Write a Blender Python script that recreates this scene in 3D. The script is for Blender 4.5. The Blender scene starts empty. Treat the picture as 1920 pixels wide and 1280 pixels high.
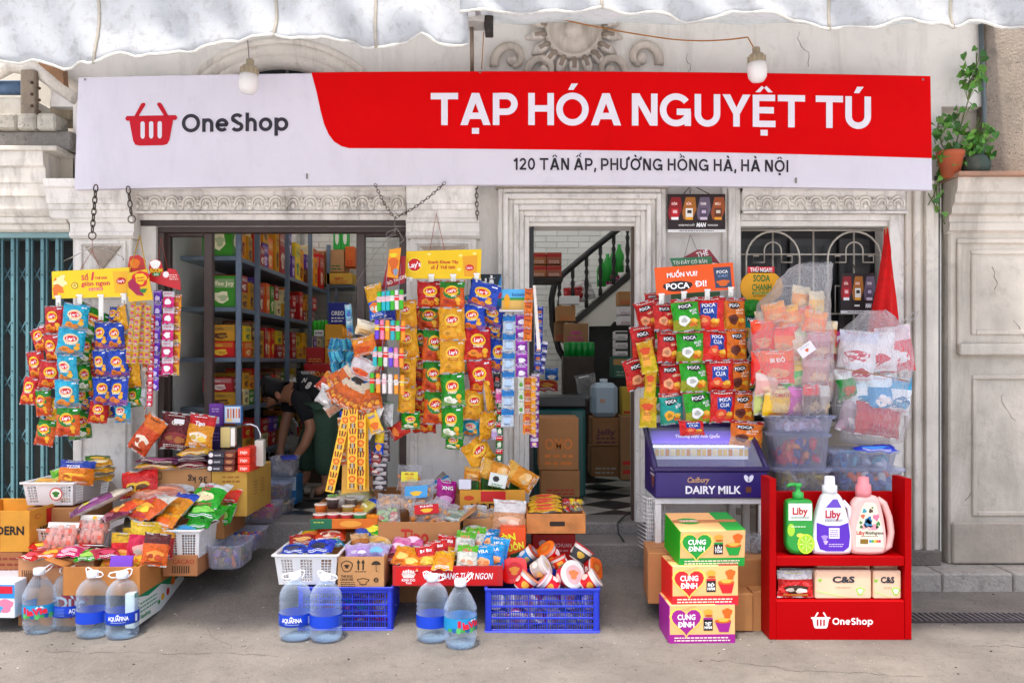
import bpy,math,random
from mathutils import Vector,Matrix,noise
from math import sin,cos,pi,radians
# ---------------------------------------------------------------- camera, sky, sun, exposure
SC = bpy.context.scene
COL = SC.collection
F,D,CZ,HY = 1650.0,5.5,1.35,680.0
cam = bpy.data.objects.new('camera',bpy.data.cameras.new('camera'))
COL.objects.link(cam)
cam.location = (0,-D,CZ)
cam.rotation_euler = (radians(90),0,0)
cam.data.sensor_width = 36
cam.data.lens = F / 1920 * 36
cam.data.shift_y = (HY - 640) / 1920
cam.data.clip_end = 500
cam.data.clip_start = 0.05
SC.camera = cam
SUN_EL,SUN_AZ = radians(72),radians(196)      # azimuth clockwise from +Y: the sun stands behind the camera
w = bpy.data.worlds.new('World'); SC.world = w; w.use_nodes = True
nt = w.node_tree
sky = nt.nodes.new('ShaderNodeTexSky'); sky.sky_type = 'NISHITA'; sky.sun_disc = False
sky.sun_elevation = SUN_EL; sky.sun_rotation = SUN_AZ; sky.dust_density = 5.0; sky.air_density = 1.0; sky.ozone_density = 1.0
bg = nt.nodes['Background']; bg.inputs[1].default_value = 0.15
nt.links.new(sky.outputs[0],bg.inputs[0])
sl = bpy.data.lights.new('sun','SUN'); sl.energy = 2.2; sl.angle = radians(4); sl.color = (1,0.95,0.87)
so = bpy.data.objects.new('sun',sl); COL.objects.link(so)
sd = Vector((sin(SUN_AZ) * cos(SUN_EL),cos(SUN_AZ) * cos(SUN_EL),sin(SUN_EL)))
so.rotation_euler = (-sd).to_track_quat('-Z','Y').to_euler()
so.location = sd * 20
SC.view_settings.view_transform = 'Standard'; SC.view_settings.look = 'None'
SC.view_settings.exposure = 1.22; SC.view_settings.gamma = 1
SC.cycles.use_denoising = True
SC.cycles.max_bounces = 10; SC.cycles.transparent_max_bounces = 24
SC.cycles.diffuse_bounces = 5; SC.cycles.glossy_bounces = 4; SC.cycles.transmission_bounces = 8
SC.cycles.caustics_reflective = False; SC.cycles.caustics_refractive = False
R = random.Random(7)
# ---------------------------------------------------------------- helpers
def S(y): return F / (D + y)
def P(px,py,y): s = S(y); return Vector(((px - 960) / s,y,CZ - (py - HY) / s))
def PX(px,y): return (px - 960) / S(y)
def PZ(py,y): return CZ - (py - HY) / S(y)
_cc = {}
def c(h):
 if not isinstance(h,str): return h
 if h not in _cc:
  o = []
  for i in (0,2,4):
   x = int(h[i:i + 2],16) / 255
   o.append(x / 12.92 if x <= .04045 else ((x + .055) / 1.055) ** 2.4)
  _cc[h] = tuple(o)
 return _cc[h]
def mixc(a,b,t): a,b = c(a),c(b); return tuple(a[i] * (1 - t) + b[i] * t for i in range(3))
def jit(col,a,r=R): k = 1 + r.uniform(-a,a); return tuple(max(0,min(1,x * k)) for x in c(col))
MATS = {}
def material(name,rough=.6,metal=0,spec=.5,bump=0,bscale=40,tint=0,tscale=6,dirt=None,dirt_amt=.5,dscale=2.5,alpha=None,glossmix=None,trans=0,coat=0,sub=0,streak=False,bstretch=(1,1,1),emit=0,bdist=.01,rvar=0,fleck=0,lucent=0,tcol=None,edge=.45):
 m = bpy.data.materials.new(name); m.use_nodes = True; n = m.node_tree; N = n.nodes; Lk = n.links.new
 b = N['Principled BSDF']; out = N['Material Output']
 at = N.new('ShaderNodeAttribute'); at.attribute_name = 'Col'
 colr = at.outputs['Color']
 tc = N.new('ShaderNodeTexCoord')
 geo = N.new('ShaderNodeNewGeometry')
 def nz(scale,detail=4,rough_=.6,vec=None,dist=0):
  t = N.new('ShaderNodeTexNoise'); t.inputs['Scale'].default_value = scale; t.inputs['Detail'].default_value = detail
  t.inputs['Roughness'].default_value = rough_; t.inputs['Distortion'].default_value = dist
  Lk(vec or geo.outputs['Position'],t.inputs['Vector']); return t
 def ramp(fac,a,b_):
  r = N.new('ShaderNodeMapRange'); r.inputs[1].default_value = a; r.inputs[2].default_value = b_; Lk(fac,r.inputs[0]); return r.outputs[0]
 if tint:
  t = nz(tscale,5)
  mr = N.new('ShaderNodeMapRange'); mr.inputs[1].default_value = .3; mr.inputs[2].default_value = .7
  mr.inputs[3].default_value = 1 - tint; mr.inputs[4].default_value = 1 + tint * .5
  Lk(t.outputs['Fac'],mr.inputs[0])
  mu = N.new('ShaderNodeVectorMath'); mu.operation = 'SCALE'; Lk(colr,mu.inputs[0]); Lk(mr.outputs[0],mu.inputs['Scale']); colr = mu.outputs[0]
 if dirt is not None:
  for k,(st,lo,hi) in enumerate([((1,1,.18) if streak else (1,1,1),.5,.75),((1,1,1),.56,.8)]):
   mp = N.new('ShaderNodeMapping'); mp.inputs['Scale'].default_value = st; Lk(geo.outputs['Position'],mp.inputs[0])
   t = nz(dscale * (3.2 if k else 2),9,.72,mp.outputs[0],.4)
   f = ramp(t.outputs['Fac'],lo,hi)
   ml = N.new('ShaderNodeMath'); ml.operation = 'MULTIPLY'; ml.inputs[1].default_value = dirt_amt; Lk(f,ml.inputs[0])
   mx = N.new('ShaderNodeMix'); mx.data_type = 'RGBA'; Lk(ml.outputs[0],mx.inputs[0]); Lk(colr,mx.inputs[6]); mx.inputs[7].default_value = (*c(dirt),1); colr = mx.outputs[2]
 if fleck:
  for sc_,lo,hi,fc_ in ((120,.68,.74,'a9a298'),(80,.68,.73,'2c2926')):
   t = nz(sc_,2,.5); mx = N.new('ShaderNodeMix'); mx.data_type = 'RGBA'; Lk(ramp(t.outputs['Fac'],lo,hi),mx.inputs[0]); Lk(colr,mx.inputs[6]); mx.inputs[7].default_value = (*c(fc_),1); colr = mx.outputs[2]
 Lk(colr,b.inputs['Base Color'])
 b.inputs['Roughness'].default_value = rough; b.inputs['Metallic'].default_value = metal; b.inputs['Specular IOR Level'].default_value = spec
 if rvar:
  t = nz(14,4); mr = N.new('ShaderNodeMapRange'); mr.inputs[3].default_value = max(.02,rough - rvar); mr.inputs[4].default_value = rough + rvar; Lk(t.outputs['Fac'],mr.inputs[0]); Lk(mr.outputs[0],b.inputs['Roughness'])
 if coat: b.inputs['Coat Weight'].default_value = coat; b.inputs['Coat Roughness'].default_value = .12
 if sub: b.inputs['Subsurface Weight'].default_value = sub; b.inputs['Subsurface Radius'].default_value = (.02,.008,.004)
 if trans: b.inputs['Transmission Weight'].default_value = trans; b.inputs['IOR'].default_value = 1.33
 if emit: Lk(colr,b.inputs['Emission Color']); b.inputs['Emission Strength'].default_value = emit
 if bump:
  mp = N.new('ShaderNodeMapping'); mp.inputs['Scale'].default_value = bstretch
  Lk(geo.outputs['Position'],mp.inputs[0])
  t = nz(bscale,5,.6,mp.outputs[0],.3)
  bp = N.new('ShaderNodeBump'); bp.inputs['Strength'].default_value = bump; bp.inputs['Distance'].default_value = bdist; Lk(t.outputs['Fac'],bp.inputs['Height'])
  Lk(bp.outputs[0],b.inputs['Normal'])
 if alpha is not None:
  tr = N.new('ShaderNodeBsdfTransparent'); tr.inputs[0].default_value = (*(tcol or (1,1,1)),1); mx = N.new('ShaderNodeMixShader')
  fr = N.new('ShaderNodeLayerWeight'); fr.inputs[0].default_value = .35
  if bump: Lk(bp.outputs[0],fr.inputs['Normal'])
  mr = N.new('ShaderNodeMapRange'); mr.inputs[3].default_value = alpha; mr.inputs[4].default_value = min(1,alpha + edge); Lk(fr.outputs['Facing'],mr.inputs[0])
  Lk(mr.outputs[0],mx.inputs[0]); Lk(tr.outputs[0],mx.inputs[1]); Lk(b.outputs[0],mx.inputs[2]); Lk(mx.outputs[0],out.inputs[0])
 if lucent:
  tl_ = N.new('ShaderNodeBsdfTranslucent'); Lk(colr,tl_.inputs[0]); mx = N.new('ShaderNodeMixShader'); mx.inputs[0].default_value = lucent; Lk(b.outputs[0],mx.inputs[1]); Lk(tl_.outputs[0],mx.inputs[2]); Lk(mx.outputs[0],out.inputs[0])
 MATS[name] = m; return m
material('plaster',.85,tint=.12,tscale=1.6,dirt='8a7f74',dirt_amt=.38,dscale=2.2,streak=True,bump=.5,bscale=28,bdist=.006)
material('oldpaint',.7,tint=.14,tscale=5,dirt='6e6258',dirt_amt=.62,dscale=4.5,streak=True,bump=.5,bscale=60,bdist=.004)
material('whitewall',.8,tint=.1,tscale=2)
material('sidewall',.85,tint=.3,tscale=1.8,dirt='6b6257',dirt_amt=.55,dscale=1.5,streak=True,bump=.8,bscale=22,bdist=.008)
material('concrete',.9,tint=.3,tscale=2.2,dirt='4d4944',dirt_amt=.6,dscale=7,bump=1,bscale=55,bdist=.01,fleck=1)
material('granite',.45,tint=.55,tscale=160,bump=.1,bscale=80,bdist=.002)
material('tile',.3,tint=.2,tscale=8)
material('card',.75,tint=.1,tscale=9,bump=.3,bscale=90,bdist=.002,dirt='7b5a35',dirt_amt=.12,dscale=5)
material('carton',.5,tint=.05,tscale=10)
material('foil',.22,spec=.55,coat=.25,bump=1,bscale=30,bdist=.04,rvar=.08,tint=.22,tscale=28)
material('foilflat',.32,spec=.6,coat=.2,bump=.3,bscale=40,bdist=.006)
material('print',.45,spec=.35)
material('plastic',.4,tint=.05)
material('crateplastic',.45,tint=.15,tscale=14,dirt='20307a',dirt_amt=.35,dscale=6)
material('paint',.4,tint=.1,dirt='584f48',dirt_amt=.25,dscale=5)
material('redgloss',.55,spec=.08,tint=.05,tscale=3)
material('signsheet',.4,spec=.3,tint=.04,tscale=1.5,dirt='8f8a92',dirt_amt=.18,dscale=1.5,streak=True,bump=.25,bscale=2.2,bdist=.05)
material('iron',.5,metal=.6,tint=.3,tscale=20,dirt='5a3c28',dirt_amt=.4,dscale=10)
material('chrome',.12,metal=1)
material('canvas',.9,tint=.05,tscale=9,dirt='7a7064',dirt_amt=.42,dscale=11,bump=.5,bscale=120,bdist=.004,lucent=.5)
material('fabric',.95,tint=.15,tscale=30,bump=.4,bscale=60,bdist=.004)
material('skin',.5,sub=.1,tint=.06)
material('hair',.55,bump=.6,bscale=120,bstretch=(1,1,.3))
material('leaf',.5,tint=.35,tscale=14)
material('clear',.12,spec=.8,alpha=.16)
material('clearbox',.2,spec=.6,alpha=.15,edge=.4)
material('film',.12,spec=1,edge=.5,alpha=.13,bump=1,bscale=24,bdist=.05,bstretch=(1,1,.5))
material('filmdense',.22,spec=.7,alpha=.42,bump=1,bscale=13,bdist=.035)
material('water',.02,spec=1,alpha=.03,edge=.12,bump=.6,bscale=18,bdist=.02,tcol=(.84,.93,1))
material('pet',.03,spec=1,edge=.38,alpha=.03,bump=.35,bscale=30,bdist=.008)
material('glass',.03,spec=.5,alpha=.07)
material('lampglow',.4,emit=6)
material('wood',.6,tint=.3,tscale=12,bump=.3,bscale=40,bstretch=(.2,1,1))
material('frosted',.35,sub=0,spec=.5)
class MB:
 def __init__(s): s.v = []; s.f = []; s.c = []; s.m = []; s.s = []
 def add(s,vs,fs,col,mat='card',sm=False,xf=None):
  o = len(s.v)
  if xf is not None: vs = [xf @ Vector(v) for v in vs]
  s.v += [tuple(v) for v in vs]
  multi = isinstance(col,list)
  for i,f in enumerate(fs):
   s.f.append(tuple(o + k for k in f)); s.c.append(c(col[i]) if multi else c(col)); s.m.append(mat); s.s.append(sm)
  return s
 def box(s,x0,x1,y0,y1,z0,z1,col,mat='card',b=.003,xf=None,faces=None):
  if x0 > x1: x0,x1 = x1,x0
  if y0 > y1: y0,y1 = y1,y0
  if z0 > z1: z0,z1 = z1,z0
  b = min(b,(x1 - x0) * .45,(y1 - y0) * .45,(z1 - z0) * .45)
  if b <= 0:
   vs = [(x,y,z) for z in (z0,z1) for y in (y0,y1) for x in (x0,x1)]
   fs = [(0,1,5,4),(1,3,7,5),(3,2,6,7),(2,0,4,6),(4,5,7,6),(1,0,2,3)]
   return s.add(vs,fs,col,mat,False,xf)
  vs = []; idx = {}
  for i in (0,1):
   for j in (0,1):
    for k in (0,1):
     X,Y,Z = (x0,x1)[i],(y0,y1)[j],(z0,z1)[k]; a,bb,cc = (1,-1)[i] * b,(1,-1)[j] * b,(1,-1)[k] * b
     idx[i,j,k,0] = len(vs); vs.append((X,Y + bb,Z + cc))
     idx[i,j,k,1] = len(vs); vs.append((X + a,Y,Z + cc))
     idx[i,j,k,2] = len(vs); vs.append((X + a,Y + bb,Z))
  g = idx; fs = []
  q = lambda *t: fs.append([g[x] for x in t])
  q((0,0,0,1),(1,0,0,1),(1,0,1,1),(0,0,1,1)); q((1,1,0,1),(0,1,0,1),(0,1,1,1),(1,1,1,1))
  q((1,0,0,0),(1,1,0,0),(1,1,1,0),(1,0,1,0)); q((0,1,0,0),(0,0,0,0),(0,0,1,0),(0,1,1,0))
  q((0,0,1,2),(1,0,1,2),(1,1,1,2),(0,1,1,2)); q((0,1,0,2),(1,1,0,2),(1,0,0,2),(0,0,0,2))
  for j in (0,1):
   for k in (0,1):
    q((0,j,k,1),(0,j,k,2),(1,j,k,2),(1,j,k,1)) if (j + k) % 2 else q((0,j,k,1),(1,j,k,1),(1,j,k,2),(0,j,k,2))
  for i in (0,1):
   for k in (0,1):
    q((i,0,k,0),(i,0,k,2),(i,1,k,2),(i,1,k,0))
   for j in (0,1):
    q((i,j,0,0),(i,j,0,1),(i,j,1,1),(i,j,1,0))
  for i in (0,1):
   for j in (0,1):
    for k in (0,1): q((i,j,k,0),(i,j,k,1),(i,j,k,2))
  return s.add(vs,fs,col,mat,False,xf)
 def tube(s,pts,r,col,mat='paint',n=8,xf=None,closed=False,cap=True):
  pts = [Vector(p) for p in pts]; N = len(pts); vs = []; fs = []; up = None
  for i,p in enumerate(pts):
   if closed: t = pts[(i + 1) % N] - pts[i - 1]
   else: t = pts[min(i + 1,N - 1)] - pts[max(i - 1,0)]
   if t.length < 1e-9: t = Vector((0,0,1))
   t.normalize()
   if up is None: up = Vector((0,0,1)) if abs(t.z) < .9 else Vector((0,1,0))
   a = t.cross(up)
   if a.length < 1e-6: a = t.cross(Vector((1,0,0)))
   a.normalize(); b = a.cross(t).normalized(); up = b
   rr = r[i] if isinstance(r,(list,tuple)) else r
   for k in range(n):
    th = 2 * pi * k / n; vs.append(p + (a * cos(th) + b * sin(th)) * rr)
  for i in range(N if closed else N - 1):
   for k in range(n):
    j = (i + 1) % N; fs.append((i * n + k,i * n + (k + 1) % n,j * n + (k + 1) % n,j * n + k))
  if cap and not closed: fs.append(tuple(range(n))[::-1]); fs.append(tuple((N - 1) * n + k for k in range(n)))
  return s.add(vs,fs,col,mat,True,xf)
 def lathe(s,prof,col,mat='plastic',n=16,xf=None,sx=1,sy=1,sq=0,cap=True):
  vs = []; fs = []; cs = []
  for p in prof:
   for k in range(n):
    th = 2 * pi * k / n; q = 1
    if sq: q = 1 / (abs(cos(th)) ** sq + abs(sin(th)) ** sq) ** (1 / sq)
    vs.append((p[0] * cos(th) * sx * q,p[0] * sin(th) * sy * q,p[1]))
  for i in range(len(prof) - 1):
   for k in range(n):
    fs.append((i * n + k,i * n + (k + 1) % n,(i + 1) * n + (k + 1) % n,(i + 1) * n + k))
    cs.append(prof[i][2] if len(prof[i]) > 2 else col)
  if cap and prof[0][0] > 1e-5: fs.append(tuple(range(n))[::-1]); cs.append(prof[0][2] if len(prof[0]) > 2 else col)
  if cap and prof[-1][0] > 1e-5: fs.append(tuple((len(prof) - 1) * n + k for k in range(n))); cs.append(prof[-1][2] if len(prof[-1]) > 2 else col)
  return s.add(vs,fs,cs,mat,True,xf)
 def prism(s,pts,y0,y1,col,mat='paint',xf=None,side=None):
  n = len(pts); vs = [(p[0],y0,p[1]) for p in pts] + [(p[0],y1,p[1]) for p in pts]
  from mathutils.geometry import tessellate_polygon
  T = tessellate_polygon([[Vector((p[0],p[1],0)) for p in pts]])
  fs = [tuple(t) for t in T] + [tuple(n + k for k in t[::-1]) for t in T]
  cs = [c(col)] * len(fs)
  for i in range(n): fs.append((i,(i + 1) % n,n + (i + 1) % n,n + i)); cs.append(c(side or col))
  return s.add(vs,fs,cs,mat,False,xf)
 def build(s,name,origin=(0,0,0)):
  me = bpy.data.meshes.new(name); o = Vector(origin)
  me.from_pydata([(v[0] - o.x,v[1] - o.y,v[2] - o.z) for v in s.v],[],s.f)
  keys = list(dict.fromkeys(s.m))
  for k in keys: me.materials.append(MATS[k])
  ix = {k: i for i,k in enumerate(keys)}
  me.polygons.foreach_set('material_index',[ix[k] for k in s.m])
  me.polygons.foreach_set('use_smooth',s.s)
  at = me.color_attributes.new('Col','FLOAT_COLOR','CORNER')
  buf = []
  for f,cc,mm in zip(s.f,s.c,s.m):
   if mm in ('foil','foilflat','carton'):      # printed film and board are strongly coloured
    l_ = .25 * cc[0] + .6 * cc[1] + .15 * cc[2]; cc = [max(0,min(1,l_ * .96 + (x - l_) * 1.28)) for x in cc]
   buf += [cc[0],cc[1],cc[2],1.0] * len(f)
  at.data.foreach_set('color',buf)
  me.update(); return me
def meta(o,label=None,cat=None,group=None,kind=None):
 if label: o['label'] = label
 if cat: o['category'] = cat
 if group: o['group'] = group
 if kind: o['kind'] = kind
 return o
def single(mb,name,label=None,cat=None,group=None,loc=None,rot=None,origin=None,kind=None):
 me = mb if isinstance(mb,bpy.types.Mesh) else mb.build(name,origin or (0,0,0))
 o = bpy.data.objects.new(name,me); COL.objects.link(o)
 o.location = loc if loc is not None else (origin or (0,0,0))
 if rot: o.rotation_euler = rot
 return meta(o,label,cat,group,kind)
def thing(name,label,cat,loc=(0,0,0),rot=None,group=None):
 o = bpy.data.objects.new(name,None); o.empty_display_size = .05; COL.objects.link(o); o.location = loc
 if rot: o.rotation_euler = rot
 return meta(o,label,cat,group)
def part(mb,name,par,label=None,world=True,kind=None):
 org = Vector((0,0,0)); p = par
 if world:
  while p is not None: org += p.location; p = p.parent
 me = mb if isinstance(mb,bpy.types.Mesh) else mb.build(name,org)
 o = bpy.data.objects.new(name,me); COL.objects.link(o); o.parent = par
 return meta(o,label,kind=kind)
def dup(root,label,loc,rot=None,scale=None):
 def cp(o,par):
  q = o.copy(); COL.objects.link(q)
  if par: q.parent = par
  for ch in o.children: cp(ch,q)
  return q
 r = cp(root,None); r['label'] = label; r.location = loc
 if rot is not None: r.rotation_euler = rot
 if scale: r.scale = (scale,) * 3 if not isinstance(scale,tuple) else scale
 return r
# ---- lettering
_tx = {}
def text2d(s,bold=.015,spacing=1.0,shear=0):
 k = (s,bold,spacing,shear)
 if k not in _tx:
  cu = bpy.data.curves.new('t','FONT'); cu.body = s; cu.resolution_u = 2; cu.offset = bold; cu.space_character = spacing; cu.shear = shear
  ob = bpy.data.objects.new('t',cu)
  me = bpy.data.meshes.new_from_object(ob)
  vs = [(v.co.x,v.co.y) for v in me.vertices]; fs = [tuple(p.vertices) for p in me.polygons]
  bpy.data.objects.remove(ob); bpy.data.curves.remove(cu); bpy.data.meshes.remove(me)
  if not vs: vs = [(0,0),(1,0),(1,1)]
  x0 = min(v[0] for v in vs); x1 = max(v[0] for v in vs)
  _tx[k] = ([((v[0] - (x0 + x1) / 2),v[1]) for v in vs],fs,x1 - x0)
 return _tx[k]
CAP = .69      # cap height of the built-in font at size 1
# ---- surfaces to print on: f(x, z, off) -> Vector
def flat(o,ex=(1,0,0),ez=(0,0,1)):
 o,ex,ez = Vector(o),Vector(ex).normalized(),Vector(ez).normalized(); n = ex.cross(ez)
 return lambda x,z,off=0: o + ex * x + ez * z + n * off
def pr_text(mb,sf,s,cx,cz,h=None,w=None,col='ffffff',off=.0015,rot=0,bold=.02,mat='print',shear=0,spacing=1.0,arc=0):
 s0,s = s,s.replace('Đ','D'); vs,fs,W0 = text2d(s,bold,spacing,shear)      # the crossbar of Đ is laid on separately
 if 'Đ' in s0:
  i = s0.index('Đ'); xl = -W0 / 2 + (text2d(s[:i] + 'D',bold,spacing,shear)[2] - text2d('D',bold,spacing,shear)[2] if i else 0); n_ = len(vs); t_ = .045 + bold
  vs = vs + [(xl - .09,CAP / 2 - t_),(xl + .3,CAP / 2 - t_),(xl + .3,CAP / 2 + t_),(xl - .09,CAP / 2 + t_)]; fs = fs + [(n_,n_ + 1,n_ + 2,n_ + 3)]
 if h is None: h = w / W0 * CAP
 kz = h / CAP; kx = (w / W0) if w else kz
 cr,sr = cos(rot),sin(rot); o = []
 for x,y in vs:
  a,b = x * kx,(y - CAP / 2) * kz
  if arc: b += arc * (1 - (2 * x / W0) ** 2)
  o.append(sf(cx + a * cr - b * sr,cz + a * sr + b * cr,off))
 if 'Đ' in s0: o[-4:] = [q + (sf(0,0,1) - sf(0,0,0)).normalized() * .0006 for q in o[-4:]]
 mb.add(o,fs,col,mat)
def pr_disc(mb,sf,cx,cz,rx,rz,col,off=.001,rot=0,rings=2,n=14,mat='print',wob=0,seed=0,sq=0):
 vs = [sf(cx,cz,off)]; fs = []; cr,sr = cos(rot),sin(rot)
 for i in range(1,rings + 1):
  for k in range(n):
   th = 2 * pi * k / n; q = i / rings
   if wob: q *= 1 + wob * sin(3 * th + seed) * .6 + wob * sin(5 * th + seed * 2.3) * .5
   if sq: q /= (abs(cos(th)) ** sq + abs(sin(th)) ** sq) ** (1 / sq)
   a,b = rx * q * cos(th),rz * q * sin(th)
   vs.append(sf(cx + a * cr - b * sr,cz + a * sr + b * cr,off))
 for k in range(n): fs.append((0,1 + k,1 + (k + 1) % n))
 for i in range(rings - 1):
  for k in range(n): fs.append((1 + i * n + k,1 + (i + 1) * n + k,1 + (i + 1) * n + (k + 1) % n,1 + i * n + (k + 1) % n))
 mb.add(vs,fs,col,mat,False)
def pr_rect(mb,sf,x0,x1,z0,z1,col,off=.001,nx=1,nz=1,mat='print',skew=0,rot=0):
 cx,cz = (x0 + x1) / 2,(z0 + z1) / 2; cr,sr = cos(rot),sin(rot); vs = []
 for j in range(nz + 1):
  for i in range(nx + 1):
   z = z0 + (z1 - z0) * j / nz - cz; x = x0 + (x1 - x0) * i / nx - cx + skew * j / nz
   vs.append(sf(cx + x * cr - z * sr,cz + x * sr + z * cr,off))
 fs = [(j * (nx + 1) + i,j * (nx + 1) + i + 1,(j + 1) * (nx + 1) + i + 1,(j + 1) * (nx + 1) + i) for j in range(nz) for i in range(nx)]
 mb.add(vs,fs,col,mat)
def pr_poly(mb,sf,pts,col,off=.001,mat='print'):
 from mathutils.geometry import tessellate_polygon
 T = tessellate_polygon([[Vector((p[0],p[1],0)) for p in pts]])
 mb.add([sf(p[0],p[1],off) for p in pts],[tuple(t) for t in T],col,mat)
def pr_lines(mb,sf,x0,x1,z1,n,h,gap,col,off=.0012,r=R,mat='print'):
 z = z1
 for i in range(n):
  x = x0
  while x < x1 - h:
   L = r.uniform(1.2,4) * h; pr_rect(mb,sf,x,min(x + L,x1),z - h,z,col,off,mat=mat); x += L + h * .7
  z -= gap
def box_faces(x0,x1,y0,y1,z0,z1):
 cx,cy,cz = (x0 + x1) / 2,(y0 + y1) / 2,(z0 + z1) / 2
 return dict(front=flat((cx,y0,cz)),left=flat((x0,cy,cz),(0,-1,0)),right=flat((x1,cy,cz),(0,1,0)),top=flat((cx,cy,z1),(1,0,0),(0,1,0)),back=flat((cx,y1,cz),(-1,0,0)))
def xform(loc=(0,0,0),rx=0,ry=0,rz=0,sc=1):
 return Matrix.Translation(loc) @ Matrix.Rotation(rz,4,'Z') @ Matrix.Rotation(ry,4,'Y') @ Matrix.Rotation(rx,4,'X') @ Matrix.Scale(sc,4)
def xs(sf,M): return lambda x,z,off=0: M @ sf(x,z,off)
# ---- a sealed packet, standing in the XZ plane, front towards -Y; returns its surface for printing
def pillow(mb,w,h,t,col,mat='foil',nx=10,ny=12,seal=.07,seed=0,back=None,M=None,wr=1.0,endseal=True,base=None):
 M = M or Matrix.Identity(4); rr = random.Random(seed); ph = [rr.uniform(0,6) for _ in range(6)]
 def sf(x,z,off=0):
  u = max(-1,min(1,x / (w / 2))); v = max(-1,min(1,z / (h / 2)))
  k = 1 - seal * 1.6; vv = min(1,abs(v) / k)
  T = t / 2 * (1 - abs(u) ** 2.6) ** .62 * (1 - vv ** 3.2) ** .6 if endseal else t / 2 * (1 - abs(u) ** 3) ** .5
  wrk = wr * .10 * t * (sin(u * 7 + ph[0]) * abs(v) ** 3 + .6 * sin(v * 6 + u * 3 + ph[1]) * abs(u) ** 2 + .35 * sin(v * 11 + ph[2] + u * 4)) * (1 - abs(u) ** 6)
  bend = .05 * h * sin(v * 1.6 + ph[3]) * .3 + .02 * w * sin(u * 2.2 + ph[4] + v)
  x2 = x * (1 - .05 * (1 - abs(v) ** 3)) + .012 * w * sin(v * 5 + ph[5]) * abs(u)
  z2 = z * (1 - .03 * (1 - u * u)) + .008 * h * sin(u * 5 + ph[2]) * abs(v)
  return M @ Vector((x2,-T - wrk + bend - off,z2))
 def sb(x,z):
  p = sf(x,z); q = M.inverted() @ p
  u = max(-1,min(1,x / (w / 2))); v = max(-1,min(1,z / (h / 2)))
  k = 1 - seal * 1.6; vv = min(1,abs(v) / k)
  T = t / 2 * (1 - abs(u) ** 2.6) ** .62 * (1 - vv ** 3.2) ** .6 if endseal else t / 2 * (1 - abs(u) ** 3) ** .5
  q.y += 2 * T; return M @ q
 us = [-1 + 2 * i / nx for i in range(nx + 1)]
 us = [math.copysign(abs(u) ** .8,u) for u in us]
 vs_ = [-1,-1 + seal] + [(-1 + seal * 1.3) + (2 - 2.6 * seal) * j / (ny - 4) for j in range(ny - 3)] + [1 - seal,1]
 n1 = nx + 1; V = []; C_ = []; Fc = []
 fn = base or (lambda u,v: col)
 for v in vs_:
  for i,u in enumerate(us):
   zz = v
   if abs(v) == 1 and i % 2: zz = v * .985
   V.append(sf(u * w / 2,zz * h / 2))
 nb = len(V)
 for v in vs_:
  for i,u in enumerate(us): V.append(sb(u * w / 2,v * h / 2) if 0 < i < nx else V[len(V) - nb])
 for j in range(len(vs_) - 1):
  for i in range(nx):
   a = j * n1 + i; Fc.append((a,a + 1,a + n1 + 1,a + n1)); C_.append(c(fn((us[i] + us[i + 1]) / 2,(vs_[j] + vs_[j + 1]) / 2)))
   Fc.append((nb + a + n1,nb + a + n1 + 1,nb + a + 1,nb + a)); C_.append(c(back or 'd8d8da'))
 mb.add(V,Fc,C_,mat,True)
 return sf
# ---- boxes
def openbox(mb,x0,x1,y0,y1,z0,z1,col,t=.006,inner=None,M=None,mat='card',floor=True):
 inner = inner or col
 B = lambda *a,cc=col: mb.box(*a,cc,mat,.0015,M)
 B(x0,x1,y0,y0 + t,z0,z1); B(x0,x1,y1 - t,y1,z0,z1)
 B(x0,x0 + t,y0 + t,y1 - t,z0,z1); B(x1 - t,x1,y0 + t,y1 - t,z0,z1)
 if floor: B(x0 + t,x1 - t,y0 + t,y1 - t,z0,z0 + t)
def catenary(a,b,sag,n=12):
 a,b = Vector(a),Vector(b); return [a.lerp(b,i / n) - Vector((0,0,sag * 4 * (i / n) * (1 - i / n))) for i in range(n + 1)]
def chain(mb,pts,link=.03,r=.0035,col='5a5048',mat='iron'):
 pts = [Vector(p) for p in pts]; L = [0]
 for i in range(1,len(pts)): L.append(L[-1] + (pts[i] - pts[i - 1]).length)
 n = max(1,int(L[-1] / (link * .8)));
 for k in range(n):
  d = (k + .5) * L[-1] / n
  for i in range(1,len(pts)):
   if L[i] >= d: break
  a = pts[i - 1].lerp(pts[i],(d - L[i - 1]) / (L[i] - L[i - 1])); t = (pts[i] - pts[i - 1]).normalized()
  q = Vector((0,1,0)) if k % 2 else Vector((1,0,0))
  q = (q - t * q.dot(t)).normalized()
  ring = [a + t * (cos(th) * link * .55) + q * (sin(th) * link * .3) for th in [2 * pi * m / 10 for m in range(10)]]
  mb.tube(ring,r,col,mat,5,closed=True)
# ---------------------------------------------------------------- ground
WH = 'ebe6df'   # lime-washed plaster
def grid_sheet(name,x0,x1,y0,y1,nx,ny,zf,col,mat,kind='structure',xsf=None,ysf=None):
 mb = MB(); xs_ = xsf or [x0 + (x1 - x0) * i / nx for i in range(nx + 1)]; ys_ = ysf or [y0 + (y1 - y0) * j / ny for j in range(ny + 1)]
 n = len(xs_); V = [(x,y,zf(x,y)) for y in ys_ for x in xs_]
 Fc = [(j * n + i,j * n + i + 1,(j + 1) * n + i + 1,(j + 1) * n + i) for j in range(len(ys_) - 1) for i in range(n - 1)]
 mb.add(V,Fc,col,mat,True); return single(mb,name,kind=kind)
def sst(t): t = max(0,min(1,t)); return t * t * (3 - 2 * t)
APX0,APX1 = -3.4,0.95
def apron(x,y):
 a = sst((x - APX0) / .5) * sst((APX1 + .25 - x) / .35)
 return .2 * sst((y + 1.2) / 1.2) * a
def gz(x,y):
 return apron(x,y) + .004 * noise.noise(Vector((x * 1.7,y * 1.7,0)))
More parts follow.
